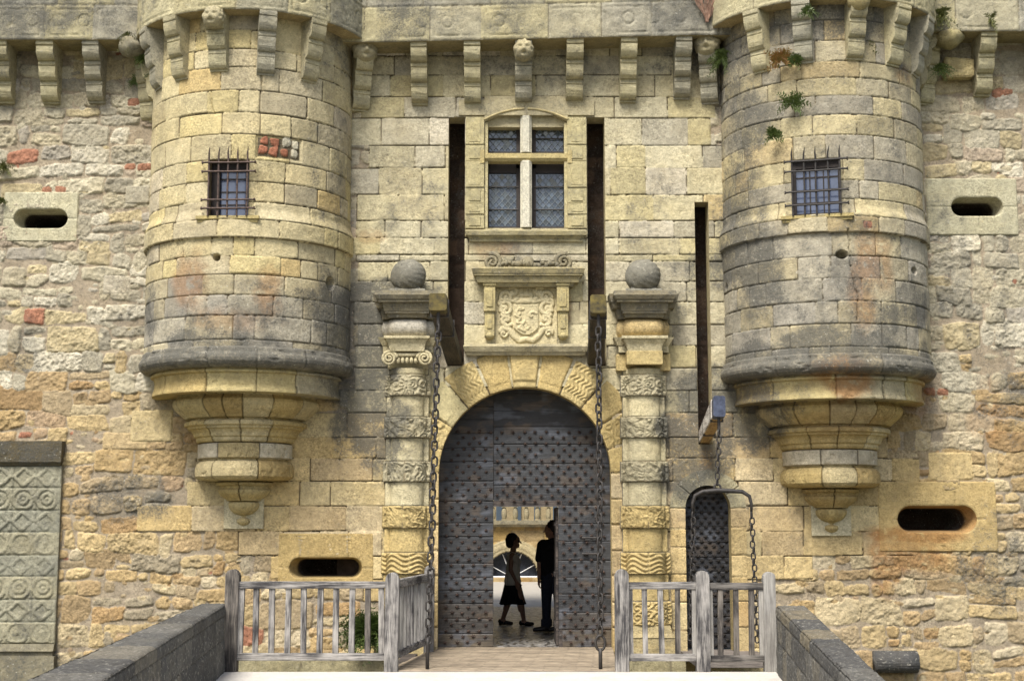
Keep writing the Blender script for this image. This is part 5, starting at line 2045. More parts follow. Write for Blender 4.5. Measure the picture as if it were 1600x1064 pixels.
slf = planks('door_leaf', sdoor, sx0 - .02, sx1 + .02, 0, szt + .02, SDY, [.2, .22, .19], lambda z: lina((34, 34, 36)) * random.uniform(.9, 1.1), lambda x, z: z < szc or math.hypot(x - sxc, z - szc) < rs_ + .03, 3)
P2 = []
zz_ = .05; r = 0
while zz_ < szt - .03:
    for k in range(-4, 5):
        xx = sxc + (k + .5 * (r % 2)) * .112
        if sx0 + .035 < xx < sx1 - .035 and (zz_ < szc or math.hypot(xx - sxc, zz_ - szc) < rs_ - .04):
            P2.append((xx + random.uniform(-.006, .006), zz_ + random.uniform(-.005, .005)))
    zz_ += .066; r += 1
P2.sort(key=lambda p: -p[1])
sm = [bm_mesh('stud', star_bm(.040, .022, 6, 20 + i)) for i in range(3)]
for me in sm:
    me.materials.append(M_IRON)
for i, (xx, z_) in enumerate(P2[:100]):
    put('stud', sm[i % 3], None, slf, loc=(xx, SDY - .004, z_), rot=(0, random.uniform(0, 1), 0))
if len(P2) > 100:
    merged_studs('stud_rows', P2[100:], SDY - .004, .040, .022, sdoor, M_IRON)


# ================================================================== drawbridge beams
def beam(label, e, w, ye, m_beam, m_cap, cap_len=.16, thick=.20):
    """e: end face (x0,x1,ytop,ybot) measured at depth ye; w: (x0,x1,ybot) at the wall"""
    ex0, ez1 = W(e[0], e[2], ye); ex1, ez0 = W(e[1], e[3], ye)
    wx0_, wz0_ = W(w[0], w[2], 0); wx1_, _ = W(w[1], w[2], 0)
    wx0_ += .006; wx1_ -= .006; wz0_ += .008
    def at(y):
        t = (y - ye) / (0 - ye)
        return (ex0 + (wx0_ - ex0) * t, ex1 + (wx1_ - ex1) * t, ez0 + (wz0_ - ez0) * t, ez1 + (wz0_ + thick - ez1) * t)
    t_ = thing('drawbridge_beam', label, 'beam', ((wx0_ + wx1_) / 2, 0, wz0_), 'drawbridge lifting beams')
    def loft(y0, y1, grow=0.0, n=10):
        bm = bmesh.new(); R2 = []
        for k in range(n + 1):
            y = y0 + (y1 - y0) * k / n
            a, b, c, d = at(y)
            a -= grow; b += grow; c -= grow; d += grow
            q = .02
            R2.append([bm.verts.new(p) for p in ((a + q, y, c), (b - q, y, c), (b, y, c + q), (b, y, d - q), (b - q, y, d), (a + q, y, d), (a, y, d - q), (a, y, c + q))])
        for A_, B_ in zip(R2[:-1], R2[1:]):
            for i in range(8):
                bm.faces.new((A_[i], A_[(i + 1) % 8], B_[(i + 1) % 8], B_[i]))
        bm.faces.new(R2[0][::-1]); bm.faces.new(R2[-1])
        return bm
    put('timber', bm_mesh('timber', loft(ye + .02, .55)), m_beam, t_)
    put('end_cap', bm_mesh('end_cap', loft(ye, ye + cap_len, .006, 2)), m_cap, t_)
    if m_beam is M_PALEBEAM:
        bm = bmesh.new(); R3 = []
        for yy in (ye + cap_len, .3):
            a, b, c, d = at(yy)
            R3.append([bm.verts.new(p) for p in ((a - .012, yy, c + .015), (a + .006, yy, c + .015), (a + .006, yy, d + .006), (a - .012, yy, d + .006))])
        for i in range(4):
            bm.faces.new((R3[0][i], R3[0][(i + 1) % 4], R3[1][(i + 1) % 4], R3[1][i]))
        bm.faces.new(R3[0][::-1]); bm.faces.new(R3[1])
        put('side_board', bm_mesh('side_board', bm), M_BLEACHED, t_)
    bm = bmesh.new()
    a, b, c, d = at(ye + .09)
    bar(bm, ((a + b) / 2, ye + .09, c + .05), ((a + b) / 2, ye + .09, c - .16), .02, 10)
    for k in (0, 1):
        yy = ye + cap_len + .9 * k + .12
        a2, b2, c2, d2 = at(yy)
        box(bm, a2 - .012, b2 + .012, yy, yy + .05, c2 - .012, d2 + .012)
    put('iron_strap', bm_mesh('iron_strap', bm), M_IRON, t_)
    return ((a + b) / 2, ye + .09, c - .16)


hl = beam('dark lifting beam with yellow lichened end, left of the coat of arms', (671, 697, 459, 484), (697, 722, 572), -2.72, M_TARRED, M_LICHENCAP)
hr = beam('dark lifting beam with drab mossy end, right of the coat of arms', (923, 947, 461, 488), (917, 945, 572), -2.72, M_TARRED, M_LICHENCAP)
hs = beam('short pale lifting beam with blue iron cap, over the small door', (1115, 1133, 619, 650), (1093, 1111, 693), -1.75, M_PALEBEAM, M_BLUECAP, .18, .16)


# ================================================================== chains
def link_mesh(L, w, r):
    bm = bmesh.new()
    pts = []
    hw = w / 2; hl_ = L / 2 - hw
    for k in range(9):
        a = math.pi * k / 8
        pts.append((hw * math.cos(a), 0, hl_ + hw * math.sin(a)))
    for k in range(9):
        a = math.pi + math.pi * k / 8
        pts.append((hw * math.cos(a), 0, -hl_ + hw * math.sin(a)))
    tube(bm, pts, r, 6, True)
    me = bm_mesh('chain_link', bm, smooth=True)
    me.materials.append(M_IRON)
    return me


LINK = link_mesh(.118, .066, .0125)
SLINK = link_mesh(.085, .052, .010)


def chain(parent, a, b, pitch, me, sagv=0.0, a0=0.0):
    a = Vector(a); b = Vector(b); n = max(2, int(round((b - a).length / pitch)))
    for i in range(n):
        t = (i + .5) / n
        p = a.lerp(b, t); p.y += sagv * math.sin(t * math.pi); p.x += .006 * math.sin(i * 2.3)
        q = (b - a).to_track_quat('Z', 'Y').to_euler()
        o = put('chain_link', me, None, parent, loc=p)
        o.rotation_mode = 'XYZ'
        M_ = (b - a).to_track_quat('Z', 'Y').to_matrix() @ Matrix.Rotation((math.pi / 2 if i % 2 else 0) + .5 + a0 + random.uniform(-.15, .15), 3, 'Z')
        o.rotation_euler = M_.to_euler()


zd = .03
c1 = thing('chain', 'long black chain hanging from the left lifting beam, beside the left railing', 'chain', (WX(669, 1030, -2.72), -2.72, zd), 'drawbridge chains')
chain(c1, hl, (WX(669, 1000, -2.72), -2.72, WZ(1004, -2.72)), .092, LINK)
bm = bmesh.new()
bx, bz = W(668, 1004, -2.72)
tube(bm, [(bx, -2.72, bz + .06), (bx + .0, -2.72, bz - .02), (bx, -2.72, -.10)], .022, 10)
put('chain_pin', bm_mesh('chain_pin', bm, smooth=True), M_IRON, c1)
c2 = thing('chain', 'long black chain hanging in front of the right door leaf, ending in a ring', 'chain', (WX(938, 1030, -2.72), -2.72, zd), 'drawbridge chains')
chain(c2, hr, (WX(938, 994, -2.72), -2.72, WZ(992, -2.72)), .092, LINK)
bm = bmesh.new()
bx, bz = W(938, 1004, -2.72)
pts = [(bx + .055 * math.cos(k * math.pi / 10), -2.72, bz + .085 * math.sin(k * math.pi / 10)) for k in range(20)]
tube(bm, pts, .016, 8, True)
put('chain_ring', bm_mesh('chain_ring', bm, smooth=True), M_IRON, c2)
bm = bmesh.new()
tube(bm, [(bx, -2.72, bz - .06), (bx, -2.72, bz - .14), (bx, -2.72, -.10)], .022, 10)
put('chain_pin', bm_mesh('chain_pin', bm, smooth=True), M_IRON, c2)

YS = -1.66
c3 = thing('chain_hanger', 'curved iron spreader bar with two chains, hung from the short beam', 'chain hanger', (WX(1120, 765, YS), YS, 0))
bm = bmesh.new()
pp = [(1083, 800), (1082, 786), (1086, 774), (1098, 768), (1120, 766), (1145, 767), (1160, 768), (1171, 775), (1174, 787), (1174, 800)]
tube(bm, [(W(x, y, YS)[0], YS, W(x, y, YS)[1]) for x, y in pp], [.016, .02, .024, .026, .032, .028, .026, .024, .02, .016], 8)
cx_, cz_ = W(1121, 764, YS)
tube(bm, [(cx_ + .04 * math.cos(k * math.pi / 8), YS, cz_ + .02 + .04 * math.sin(k * math.pi / 8)) for k in range(16)], .014, 8, True)
put('spreader_bar', bm_mesh('spreader_bar', bm, smooth=True), M_IRON, c3)
chain(c3, hs, (cx_, YS, cz_ + .05), .072, SLINK)
a = W(1083, 800, YS); b = W(1079, 1000, YS)
chain(c3, (a[0], YS, a[1]), (b[0], YS, b[1]), .072, SLINK)
a = W(1174, 800, YS); b = W(1184, 1003, YS)
chain(c3, (a[0], YS, a[1]), (b[0], YS, b[1]), .072, SLINK)


# ================================================================== railings
def post(name, x, y, w, z0, z1, parent, m=M_WOODV):
    bm = bmesh.new()
    h = w / 2
    prof = [(-h, z0), (-h, z1 - h * 1.0), (-h * .92, z1 - h * .62), (-h * .7, z1 - h * .25), (-h * .35, z1 - h * .05), (0, z1), (h * .35, z1 - h * .05), (h * .7, z1 - h * .25), (h * .92, z1 - h * .62), (h, z1 - h), (h, z0)]
    prism(bm, prof, 'y', -h, h, .010)
    for v in bm.verts:
        v.co += Vector((x + random.uniform(-.003, .003), y, 0))
        v.co.x += (v.co.z - z0) * random.uniform(.004, .006)
    return put(name, bm_mesh(name, bm), m, parent)


YR = -2.88
PW = .155
railL = thing('railing', 'grey weathered oak railing left of the drawbridge, turning back along its side to the gate', 'railing', (WX(485, 1040, YR), YR, 0), 'oak railings either side of the drawbridge')
railR = thing('railing', 'grey weathered oak railing right of the drawbridge, in front of the small door', 'railing', (WX(1085, 1040, YR), YR, 0), 'oak railings either side of the drawbridge')
WG_PALE = make_wood('pale_new_oak', (0.34, 0.325, 0.29), (0.15, 0.14, 0.125), 'z', 0.8)
WG_DARK = make_wood('dark_weathered_oak', (0.17, 0.15, 0.125), (0.028, 0.025, 0.023), 'z', 1.1)


def rail_run(parent, xa, xb, y, zt0, zt1, zb0, zb1, bal, m=M_WOODX):
    bm = bmesh.new(); box(bm, xa, xb, y - .045, y + .045, zt0, zt1, .010, .003); put('top_rail', bm_mesh('top_rail', bm), m, parent)
    bm = bmesh.new(); box(bm, xa, xb, y - .04, y + .04, zb0, zb1, .010, .003); put('bottom_rail', bm_mesh('bottom_rail', bm), m, parent)
    for (x, w, mm) in bal:
        bm = bmesh.new()
        vs_ = box(bm, x - w / 2, x + w / 2, y - .03, y + .03, zb1 - .005, zt0 + .005, .005, .002)
        ln = random.uniform(-.012, .012)
        for v in bm.verts:
            if v.co.z > .5:
                v.co.x += ln
        put('baluster', bm_mesh('baluster', bm), mm, parent)


zp = lambda y: WZ(y, YR)
post('post', WX(362, 960, YR), YR, PW, -.12, zp(889), railL, WG_DARK)
post('post', WX(612, 960, YR), YR, PW, -.12, zp(894), railL)
bx_ = [(WX(x, 960, YR), .065, random.choice([M_WOODV, M_WOODV, WG_DARK])) for x in (376, 400, 425, 450, 475, 500, 525, 550, 575, 597)]
rail_run(railL, WX(371, 910, YR), WX(603, 910, YR), YR, zp(919), zp(908), zp(1031), zp(1020), bx_)
# side run back to the gate
ys0, ys1 = YR + .08, -.42
xs0 = WX(616, 960, YR); xs1_ = WX(670, 950, -.42)
bm = bmesh.new()
for (za_, zb2) in ((zp(919), zp(906)), (zp(1031), zp(1019))):
    pass


def side_rail(name, za_, zb2):
    bm = bmesh.new()
    v = []
    for (x, y) in ((xs0, ys0), (xs1_, ys1)):
        v.append([bm.verts.new(p) for p in ((x - .045, y, za_), (x + .045, y, za_), (x + .045, y, zb2), (x - .045, y, zb2))])
    for i in range(4):
        bm.faces.new((v[0][i], v[0][(i + 1) % 4], v[1][(i + 1) % 4], v[1][i]))
    bm.faces.new(v[0][::-1]); bm.faces.new(v[1])
    bmesh.ops.bevel(bm, geom=bm.edges[:], offset=.008, segments=2, affect='EDGES')
    put(name, bm_mesh(name, bm), M_WOODY, railL)


side_rail('top_rail', zp(919), zp(906)); side_rail('bottom_rail', zp(1030), zp(1018))
post('post', xs1_, ys1 + .05, .13, -.05, zp(892), railL)
nb = 10
for k in range(nb):
    t = (k + .6) / nb
    x, y = xs0 + (xs1_ - xs0) * t, ys0 + (ys1 - ys0) * t
    bm = bmesh.new()
    box(bm, x - .03, x + .03, y - .034, y + .034, zp(1019), zp(918), .005, .002)
    put('baluster', bm_mesh('baluster', bm), random.choice([M_WOODV, WG_PALE]), railL)
post('post', WX(971, 960, YR), YR, PW, -.12, zp(889), railR)
post('post', WX(1097, 960, YR), YR, PW, -.12, zp(891), railR)
post('post', WX(1201.5, 960, YR), YR, .14, -.14, zp(893), railR, WG_PALE)
rail_run(railR, WX(980, 910, YR), WX(1088, 910, YR), YR, zp(920), zp(909), zp(1032), zp(1021), [(WX(x, 960, YR), .06, m) for x, m in ((985, M_WOODV), (1008, M_WOODV), (1033.5, M_WOODV), (1058.5, WG_DARK), (1085, WG_PALE))])
rail_run(railR, WX(1106, 910, YR), WX(1194, 910, YR), YR, zp(921), zp(910), zp(1034), zp(1023), [(WX(x, 960, YR), .06, m) for x, m in ((1110, WG_PALE), (1125, WG_DARK), (1149.5, WG_DARK), (1173.5, WG_DARK), (1190, WG_PALE))], make_wood('dark_rail_oak', (0.17, 0.155, 0.135), (0.022, 0.02, 0.019), 'x', 1.2))


# ================================================================== drawbridge deck, paving, pit
YF = -2.93
xdl0, xdl1 = WX(600, 1040, YF), WX(676, 1008, 0)
xdr0, xdr1 = WX(964, 1040, YF), WX(958, 1008, 0)
us = axis_pts(0, 1, .004); vs = axis_pts(YF, .34, .012)
dk = Canvas(us, vs, mort=-.014, mcol=(50, 44, 36), seed=700, warp=.0)
y = YF; k = 0
while y < .34:
    w = .185
    dk.rect(-.1, 1.1, y, y + w, lin((172, 156, 132)) / 1.6 * random.uniform(.82, 1.12), gap=.007, bev=.006, rnd=.002, h=random.uniform(-.003, .003), rough=.002, edge=.001, tilt=0, warp=0)
    for i in range(14):
        u = (i + .5) / 14 + random.uniform(-.004, .004)
        q = dk.sl(u - .01, u + .01, y, y + w)
        d = np.hypot((dk.U[q] - u) * 2.6, dk.V[q] - y - w * (.3 if i % 2 else .7))
        dk.C[q] = np.where((d < .013)[..., None], lin((40, 34, 30)), dk.C[q])
    y += w; k += 1


def dmap(U, V, H):
    t = (V - YF) / (0 - YF)
    xl = xdl0 + (xdl1 - xdl0) * t; xr = xdr0 + (xdr1 - xdr0) * t
    return xl + (xr - xl) * U, V, H + .012


deck = thing('drawbridge', 'pale plank drawbridge deck lying flat before the gate', 'drawbridge', (XG, -1.4, 0))
put('deck_planks', dk.mesh('deck_planks', dmap, 0.0), M_PLANK, deck)
bm = bmesh.new()
for xx in (xdl0 + .12, (xdl0 + xdr0) / 2, xdr0 - .12):
    box(bm, xx - .09, xx + .09, YF + .02, .3, -.26, -.02)
box(bm, xdl0, xdr0, YF + .005, YF + .12, -.2, -.012)
put('joist', bm_mesh('joist', bm), M_BLACKWOOD, deck)
sb = put('footbridge', None or bm_mesh('footbridge', (lambda b_: (box(b_, WX(1066, 1010, -.2), WX(1186, 1010, -.2), -1.75, .26, -.07, -.012, .006), b_)[1])(bmesh.new())), make_wood('footbridge_oak', (0.24, 0.21, 0.18), (0.06, 0.05, 0.045), 'x', 1), None)
tag(sb, 'small plank footbridge to the small door, behind the right railing', 'footbridge', None, (WX(1126, 1010, -.2), -.8, -.07))

# paving of the bridge
SLOPE = .030
bp0 = (WX(345, 1043, YF), WX(1216, 1050, YF))


def make_ground_mat(name, c1, c2, scale, bmp, rough=.9):
    m, nt, bs = mat(name)
    geo = nd(nt, 'ShaderNodeNewGeometry')
    n = noise(nt, geo.outputs['Position'], scale, 8, .65)
    n2 = noise(nt, geo.outputs['Position'], scale * 9, 5, .7)
    f = mth(nt, 'ADD', mth(nt, 'MULTIPLY', n, .6), mth(nt, 'MULTIPLY', n2, .5))
    nt.links.new(mixc(nt, mrange(nt, f, .35, .75, 0, 1), c1, c2), bs.inputs['Base Color'])
    bs.inputs['Roughness'].default_value = rough
    bump(nt, bs, f, bmp, .02)
    return m


M_PAVE = make_ground_mat('pale_paving', (.38, .355, .31), (.56, .53, .475), 2.6, .9)
bm = bmesh.new()
N = 40
rows = []
for k in range(N + 1):
    y = YF + .001 - 20 * k / N
    zz_ = (y - YF) * SLOPE * (1 if y > -13 else 1)
    zz_ = max(zz_, -10 * SLOPE - .0)
    t_ = (y - YF) / 20
    xl_, xr_ = bp0[0] - .25 - .5 * t_, bp0[1] + .25 + 1.2 * t_
    rows.append([bm.verts.new((xl_ + (xr_ - xl_) * i / 24, y, zz_)) for i in range(25)])
for A_, B_ in zip(rows[:-1], rows[1:]):
    for i in range(24):
        bm.faces.new((A_[i], A_[i + 1], B_[i + 1], B_[i]))
for i in range(24):
    pass
e0 = [bm.verts.new((v.co.x, v.co.y, -3.0)) for v in rows[0]]
for i in range(24):
    bm.faces.new((rows[0][i + 1], rows[0][i], e0[i], e0[i + 1]))
structure(put('bridge_paving', bm_mesh('bridge_paving', bm), M_PAVE))
M_EARTH = make_ground_mat('moat_earth', (.05, .05, .03), (.11, .11, .06), 3, .6)
bm = bmesh.new()
g_ = [-900, -60, -22, -9, 9, 22, 60, 900]
for a in range(7):
    for b in range(7):
        bm.faces.new([bm.verts.new(p) for p in ((g_[a], g_[b], -3.0), (g_[a + 1], g_[b], -3.0), (g_[a + 1], g_[b + 1], -3.0), (g_[a], g_[b + 1], -3.0))])
bmesh.ops.remove_doubles(bm, verts=bm.verts[:], dist=.001)
structure(put('ground', bm_mesh('ground', bm), M_EARTH))
# stone ledges along the foot of the wall behind the railings
for (a, b, nm, yy) in ((250, 668, 'foot_ledge', -.42), (980, 1068, 'foot_ledge', -.42)):
    xa, xb = WX(a, 1010, -.2), WX(b, 1010, -.2)
    us = axis_pts(xa, xb, .02); vs = axis_pts(0, 1.2, .02)
    cv = Canvas(us, vs, mort=-.008, mcol=(140, 130, 105), seed=710)
    x = xa
    while x < xb:
        w = random.uniform(.5, .9)
        cv.rect(x, x + w, -.05, .44, alb((196, 186, 150)) * random.uniform(.9, 1.05), gap=.005, bev=.012, h=.01, rough=.006)
        cv.rect(x, x + w, .44, .70, alb((176, 166, 128)) * random.uniform(.9, 1.05), gap=.005, bev=.012, h=.01, rough=.006)
        x += w
    def lm(U, V, H):
        y = np.where(V < .44, -V, -.44) - np.where(V >= .44, H, 0)
        z = np.where(V < .44, -.06 + H, -.06 - (V - .44))
        return U, y, z
    put(nm, cv.mesh(nm, lm, .3), M_STONE, gate)


# ================================================================== bridge parapets
def ray_plane(px, py, z0, y0, s):
    """photo measurement -> point on the sloping top plane z = z0 + s*(y-y0)"""
    u = (px - 800) / FPX; v = (532 - py) / FPX
    d = (u, ct - v * st, st + v * ct)
    # cam z + t d.z = z0 + s (cam y + t d.y - y0)
    t = (z0 + s * (CAMP[1] - y0) - CAMP[2]) / (d[2] - s * d[1])
    return Vector((t * d[0], CAMP[1] + t * d[1], CAMP[2] + t * d[2]))


def bridge_parapet(label, inn, out, seed):
    z0 = WZ(inn[0][1], YR)
    I0, I1 = [ray_plane(*p, z0, YR, SLOPE) for p in inn]
    O0, O1 = [ray_plane(*p, z0, YR, SLOPE) for p in out]
    def on(A_, B_, y):
        t = (y - A_.y) / (B_.y - A_.y)
        return A_ + (B_ - A_) * t
    ya, yb = YR + .02, -16.5
    i0, i1, o0, o1 = on(I0, I1, ya), on(I0, I1, yb), on(O0, O1, ya), on(O0, O1, yb)
    th = .40; s_ = 1 if o0.x > i0.x else -1
    if abs(o0.x - i0.x) < .25: o0.x = i0.x + s_ * .3
    L = (i0 - i1).length
    hgt = z0 + .02
    # perimeter coordinate: inner face (0..hgt), top (hgt..hgt+w), outer face
    us = np.concatenate([axis_pts(0, 7, .013), axis_pts(7, L, .05)[1:]])
    wmid = .42
    vs = axis_pts(-.6, hgt + wmid + .9, .013, [hgt, hgt + wmid])
    cv = Canvas(us, vs, mort=-.010, mcol=(70, 66, 58), seed=seed)
    for (a, b) in ((-.6, -.12), (-.12, hgt * .5), (hgt * .5, hgt - .13), (hgt - .13, hgt + wmid + .12), (hgt + wmid + .12, hgt + wmid + .9)):
        x = -random.uniform(0, .3)
        while x < L:
            w = random.uniform(.35, .75) * (1.7 if b - a > .5 else 1)
            if x < 7.5:
                cv.rect(x, x + w, a, b, alb(random.choice([(112, 109, 101), (100, 98, 92), (124, 118, 104), (92, 90, 85)] + ([(132, 122, 100)] if random.random() < .15 else []))), gap=.004, bev=.014, rnd=.01, h=.0, rough=.010, j=.004, edge=.006)
            x += w
    d_in = (i1 - i0) / L

    def fm(U, V, H):
        t = U / L
        ix, iy, iz = [i0[k] + (i1[k] - i0[k]) * t for k in range(3)]
        ox = o0.x + (o1.x - o0.x) * t
        v1 = np.clip((V - hgt) / wmid, 0, 1)
        x = ix + (ox - ix) * v1
        z = np.where(V < hgt, iz - (hgt - V), np.where(V < hgt + wmid, iz, iz - (V - hgt - wmid)))
        nx = np.where(V < hgt, -s_, np.where(V < hgt + wmid, 0, s_)); nz = np.where((V >= hgt) & (V < hgt + wmid), 1, 0)
        ed = np.minimum(np.abs(V - hgt), np.abs(V - hgt - wmid))
        H = H - .025 * np.clip(1 - ed / .03, 0, 1)
        # inner batter
        x = x + np.where(V < hgt, -s_ * (hgt - V) * .02, 0)
        return x + nx * H, iy, z + nz * H

    me = cv.mesh('parapet', fm, lambda X, Z: np.clip(.40 + .5 * (fbm(X * 3, Z * 3, 73, 3) - .5), 0, 1))
    bm = bmesh.new(); bm.from_mesh(me)
    f = bm.faces.new([bm.verts.new(p) for p in ((i0.x, ya, -.6), (i0.x, ya, i0.z - .02), (o0.x, ya, o0.z - .02), (o0.x, ya, -.6))])
    layer = bm.verts.layers.float_color.get('Col')
    for v in f.verts:
        v[layer] = (.1, .1, .09, .5)
    bm.to_mesh(me); bm.free()
    o = put('bridge_parapet', me, M_DARKSTONE)
    tag(o, label, 'parapet wall', 'stone parapets of the bridge', (i0.x, ya, 0))
    return o


bridge_parapet('dark lichened stone parapet of the bridge, ending at the left railing', [(353, 943), (155, 1064)], [(320, 943), (39, 1064)], 801)
bridge_parapet('dark lichened stone parapet of the bridge, ending at the right railing', [(1212, 946), (1331, 1064)], [(1251, 938), (1388, 1064)], 802)

# ================================================================== gate passage and courtyard
pw = thing('gate_passage', 'dark vaulted passage behind the open doorway', 'passage', (XG, 5, 0))
bm = bmesh.new()
hw = 1.9; PZ = 2.4
pr = [(XG - hw, -.3)] + [(XG + hw * math.sin(t), PZ + hw * math.cos(t)) for t in np.linspace(-math.pi / 2, math.pi / 2, 25)] + [(XG + hw, -.3)]
rows = [[bm.verts.new((x, y, z)) for (x, z) in pr] for y in np.linspace(.50, 9.2, 12)]
for A_, B_ in zip(rows[:-1], rows[1:]):
    for i in range(len(pr) - 1):
        bm.faces.new((A_[i], A_[i + 1], B_[i + 1], B_[i]))
put('vault', bm_mesh('vault', bm, None, 0, True), M_VAULT, pw)
bm = bmesh.new()
box(bm, XG - 2.6, XG - RG - .02, .47, .50, -.3, 5); box(bm, XG + RG + .02, XG + 2.0, .47, .50, -.3, 5)
box(bm, XG - RG - .02, XG + RG + .02, .47, .50, ZC + RG + .02, 5)
put('rear_wall', bm_mesh('rear_wall', bm), M_DARKVOID, pw)
bm = bmesh.new()
for s_ in (-1, 1):
    x0, x1 = sorted((XG + s_ * hw, XG + s_ * 14))
    box(bm, x0, x1, 9.0, 9.4, -.3, 9)
box(bm, XG - hw, XG + hw, 9.0, 9.4, PZ + hw, 9)
put('court_wall', bm_mesh('court_wall', bm, alb((190, 175, 130)), .2), M_STONE, pw)


def make_cobble(name):
    m, nt, bs = mat(name)
    geo = nd(nt, 'ShaderNodeNewGeometry')
    v = nd(nt, 'ShaderNodeTexVoronoi', feature='DISTANCE_TO_EDGE')
    v.inputs['Scale'].default_value = 7
    nt.links.new(geo.outputs['Position'], v.inputs['Vector'])
    v2 = nd(nt, 'ShaderNodeTexVoronoi')
    v2.inputs['Scale'].default_value = 7
    nt.links.new(geo.outputs['Position'], v2.inputs['Vector'])
    e = mrange(nt, v.outputs['Distance'], 0, .18, 0, 1)
    n = noise(nt, geo.outputs['Position'], 9, 5, .6)
    c = mixc(nt, mrange(nt, n, .3, .7, 0, 1), (.16, .152, .14), (.40, .38, .35))
    c = mixc(nt, e, (.045, .042, .036), c)
    nt.links.new(c, bs.inputs['Base Color'])
    bs.inputs['Roughness'].default_value = .28
    bump(nt, bs, mth(nt, 'ADD', e, mth(nt, 'MULTIPLY', n, .6)), 1.0, .05)
    return m


bm = bmesh.new()
bm.faces.new([bm.verts.new(p) for p in ((XG - 2, .34, .008), (XG + 2, .34, .008), (XG + 2, 10.5, .008), (XG - 2, 10.5, .008))])
structure(put('cobbles', bm_mesh('cobbles', bm), make_cobble('worn_cobbles')))
bm = bmesh.new()
bm.faces.new([bm.verts.new(p) for p in ((-14, 9, 0), (14, 9, 0), (14, 40, 0), (-14, 40, 0))])
structure(put('courtyard', bm_mesh('courtyard', bm), make_ground_mat('court_gravel', (.27, .245, .20), (.36, .33, .275), 3, .9)))

YB = 24.5
cb = thing('courtyard_building', 'yellow stone courtyard range with arched cellar window, seen through the open doorway', 'building', (0, YB, 0))
zc_ = lambda y: W(800, y, YB)[1]
us = axis_pts(-7, 7, .03); vs = axis_pts(-.1, zc_(820), .03)
bc = Canvas(us, vs, mort=-.02, mcol=(150, 130, 95), seed=900)
z = -.1
while z < zc_(820):
    h = .33; x = -7 - random.random()
    while x < 7:
        w = random.uniform(.5, 1.1)
        bc.rect(x, x + w, z, z + h, pick([((196, 166, 100), 2), ((176, 142, 84), 2), ((184, 164, 122), 1), ((200, 178, 132), 1)]) * .85, gap=.008, bev=.02, h=0, rough=.008)
        x += w
    z += h
zs_ = zc_(903)
arcs = [0.0, -4.2, 4.2]
for ax in arcs:
    d = np.hypot(bc.U - ax, bc.V - zs_)
    ring = (d > .80) & (d < 1.16) & (bc.V > zs_)
    bc.H = np.where(ring, .05 + .02 * (np.abs(d - .98) < .06), bc.H)
    bc.C = np.where(ring[..., None], alb((186, 172, 134)) * (1 + .3 * bc.cn[..., None]), bc.C)
    bc.H = np.where(d < .80, np.where(bc.V > zs_, -.30, bc.H), bc.H)
    bc.C = np.where(((d < .80) & (bc.V > zs_))[..., None], lin((58, 62, 70)), bc.C)
put('wall', bc.mesh('wall', lambda U, V, H: (U, YB - H, V), lambda X, Z: np.clip(.12 + .4 * sst(zc_(835), zc_(822), Z), 0, 1)), M_STONE, cb)
for ax in arcs:
    bm = bmesh.new()
    for an in (-60, -22, 22, 60):
        a = R_(an)
        bar(bm, (ax, YB + .15, zs_ + .02), (ax + .78 * math.sin(a), YB + .15, zs_ + .78 * math.cos(a)), .014, 6)
    bar(bm, (ax - .8, YB + .15, zs_ + .03), (ax + .8, YB + .15, zs_ + .03), .035, 6)
    put('fanlight', bm_mesh('fanlight', bm), M_WHITE, cb)
bm = bmesh.new()
cornice_block(bm, 0, [(zc_(823), zc_(819), 7, 7, .06, .16), (zc_(819), zc_(813), 7, 7, .24, .26)], 0)
bmesh.ops.translate(bm, verts=bm.verts[:], vec=(0, YB, 0))
put('cornice', bm_mesh('cornice', bm, alb((176, 166, 136)), .5), M_STONE, cb)
zb0, zb1 = zc_(813), zc_(786)
for k in range(-8, 9):
    bm = bmesh.new()
    x = k * .34 + .1
    uv_ball(bm, (x, YB - .05, zb0 + .2), (.085, .085, .22), 12, 10)
    box(bm, x - .08, x + .08, YB - .13, YB + .03, zb0, zb0 + .05); box(bm, x - .08, x + .08, YB - .13, YB + .03, zb1 - .12, zb1)
    put('baluster', bm_mesh('baluster', bm, alb((170, 158, 124)), .4), M_STONE, cb)
bm = bmesh.new()
box(bm, -7, 7, YB - .18, YB + .06, zb1, zb1 + .2)
put('balustrade_rail', bm_mesh('balustrade_rail', bm, alb((190, 178, 142)), .4), M_STONE, cb)
bm = bmesh.new()
box(bm, -14, 14, YB + 3, YB + 3.4, -.2, 9)
up = put('upper_wall', bm_mesh('upper_wall', bm, alb((176, 158, 118)), .3), M_STONE, cb)
for k in range(-4, 6):
    x = -.42 + k * .62
    bm = bmesh.new()
    box(bm, x - .10, x + .10, YB + 2.94, YB + 3.0, zb0 - .1, zb1 + 1.2)
    put('window', bm_mesh('window', bm), M_LOZENGE, up)

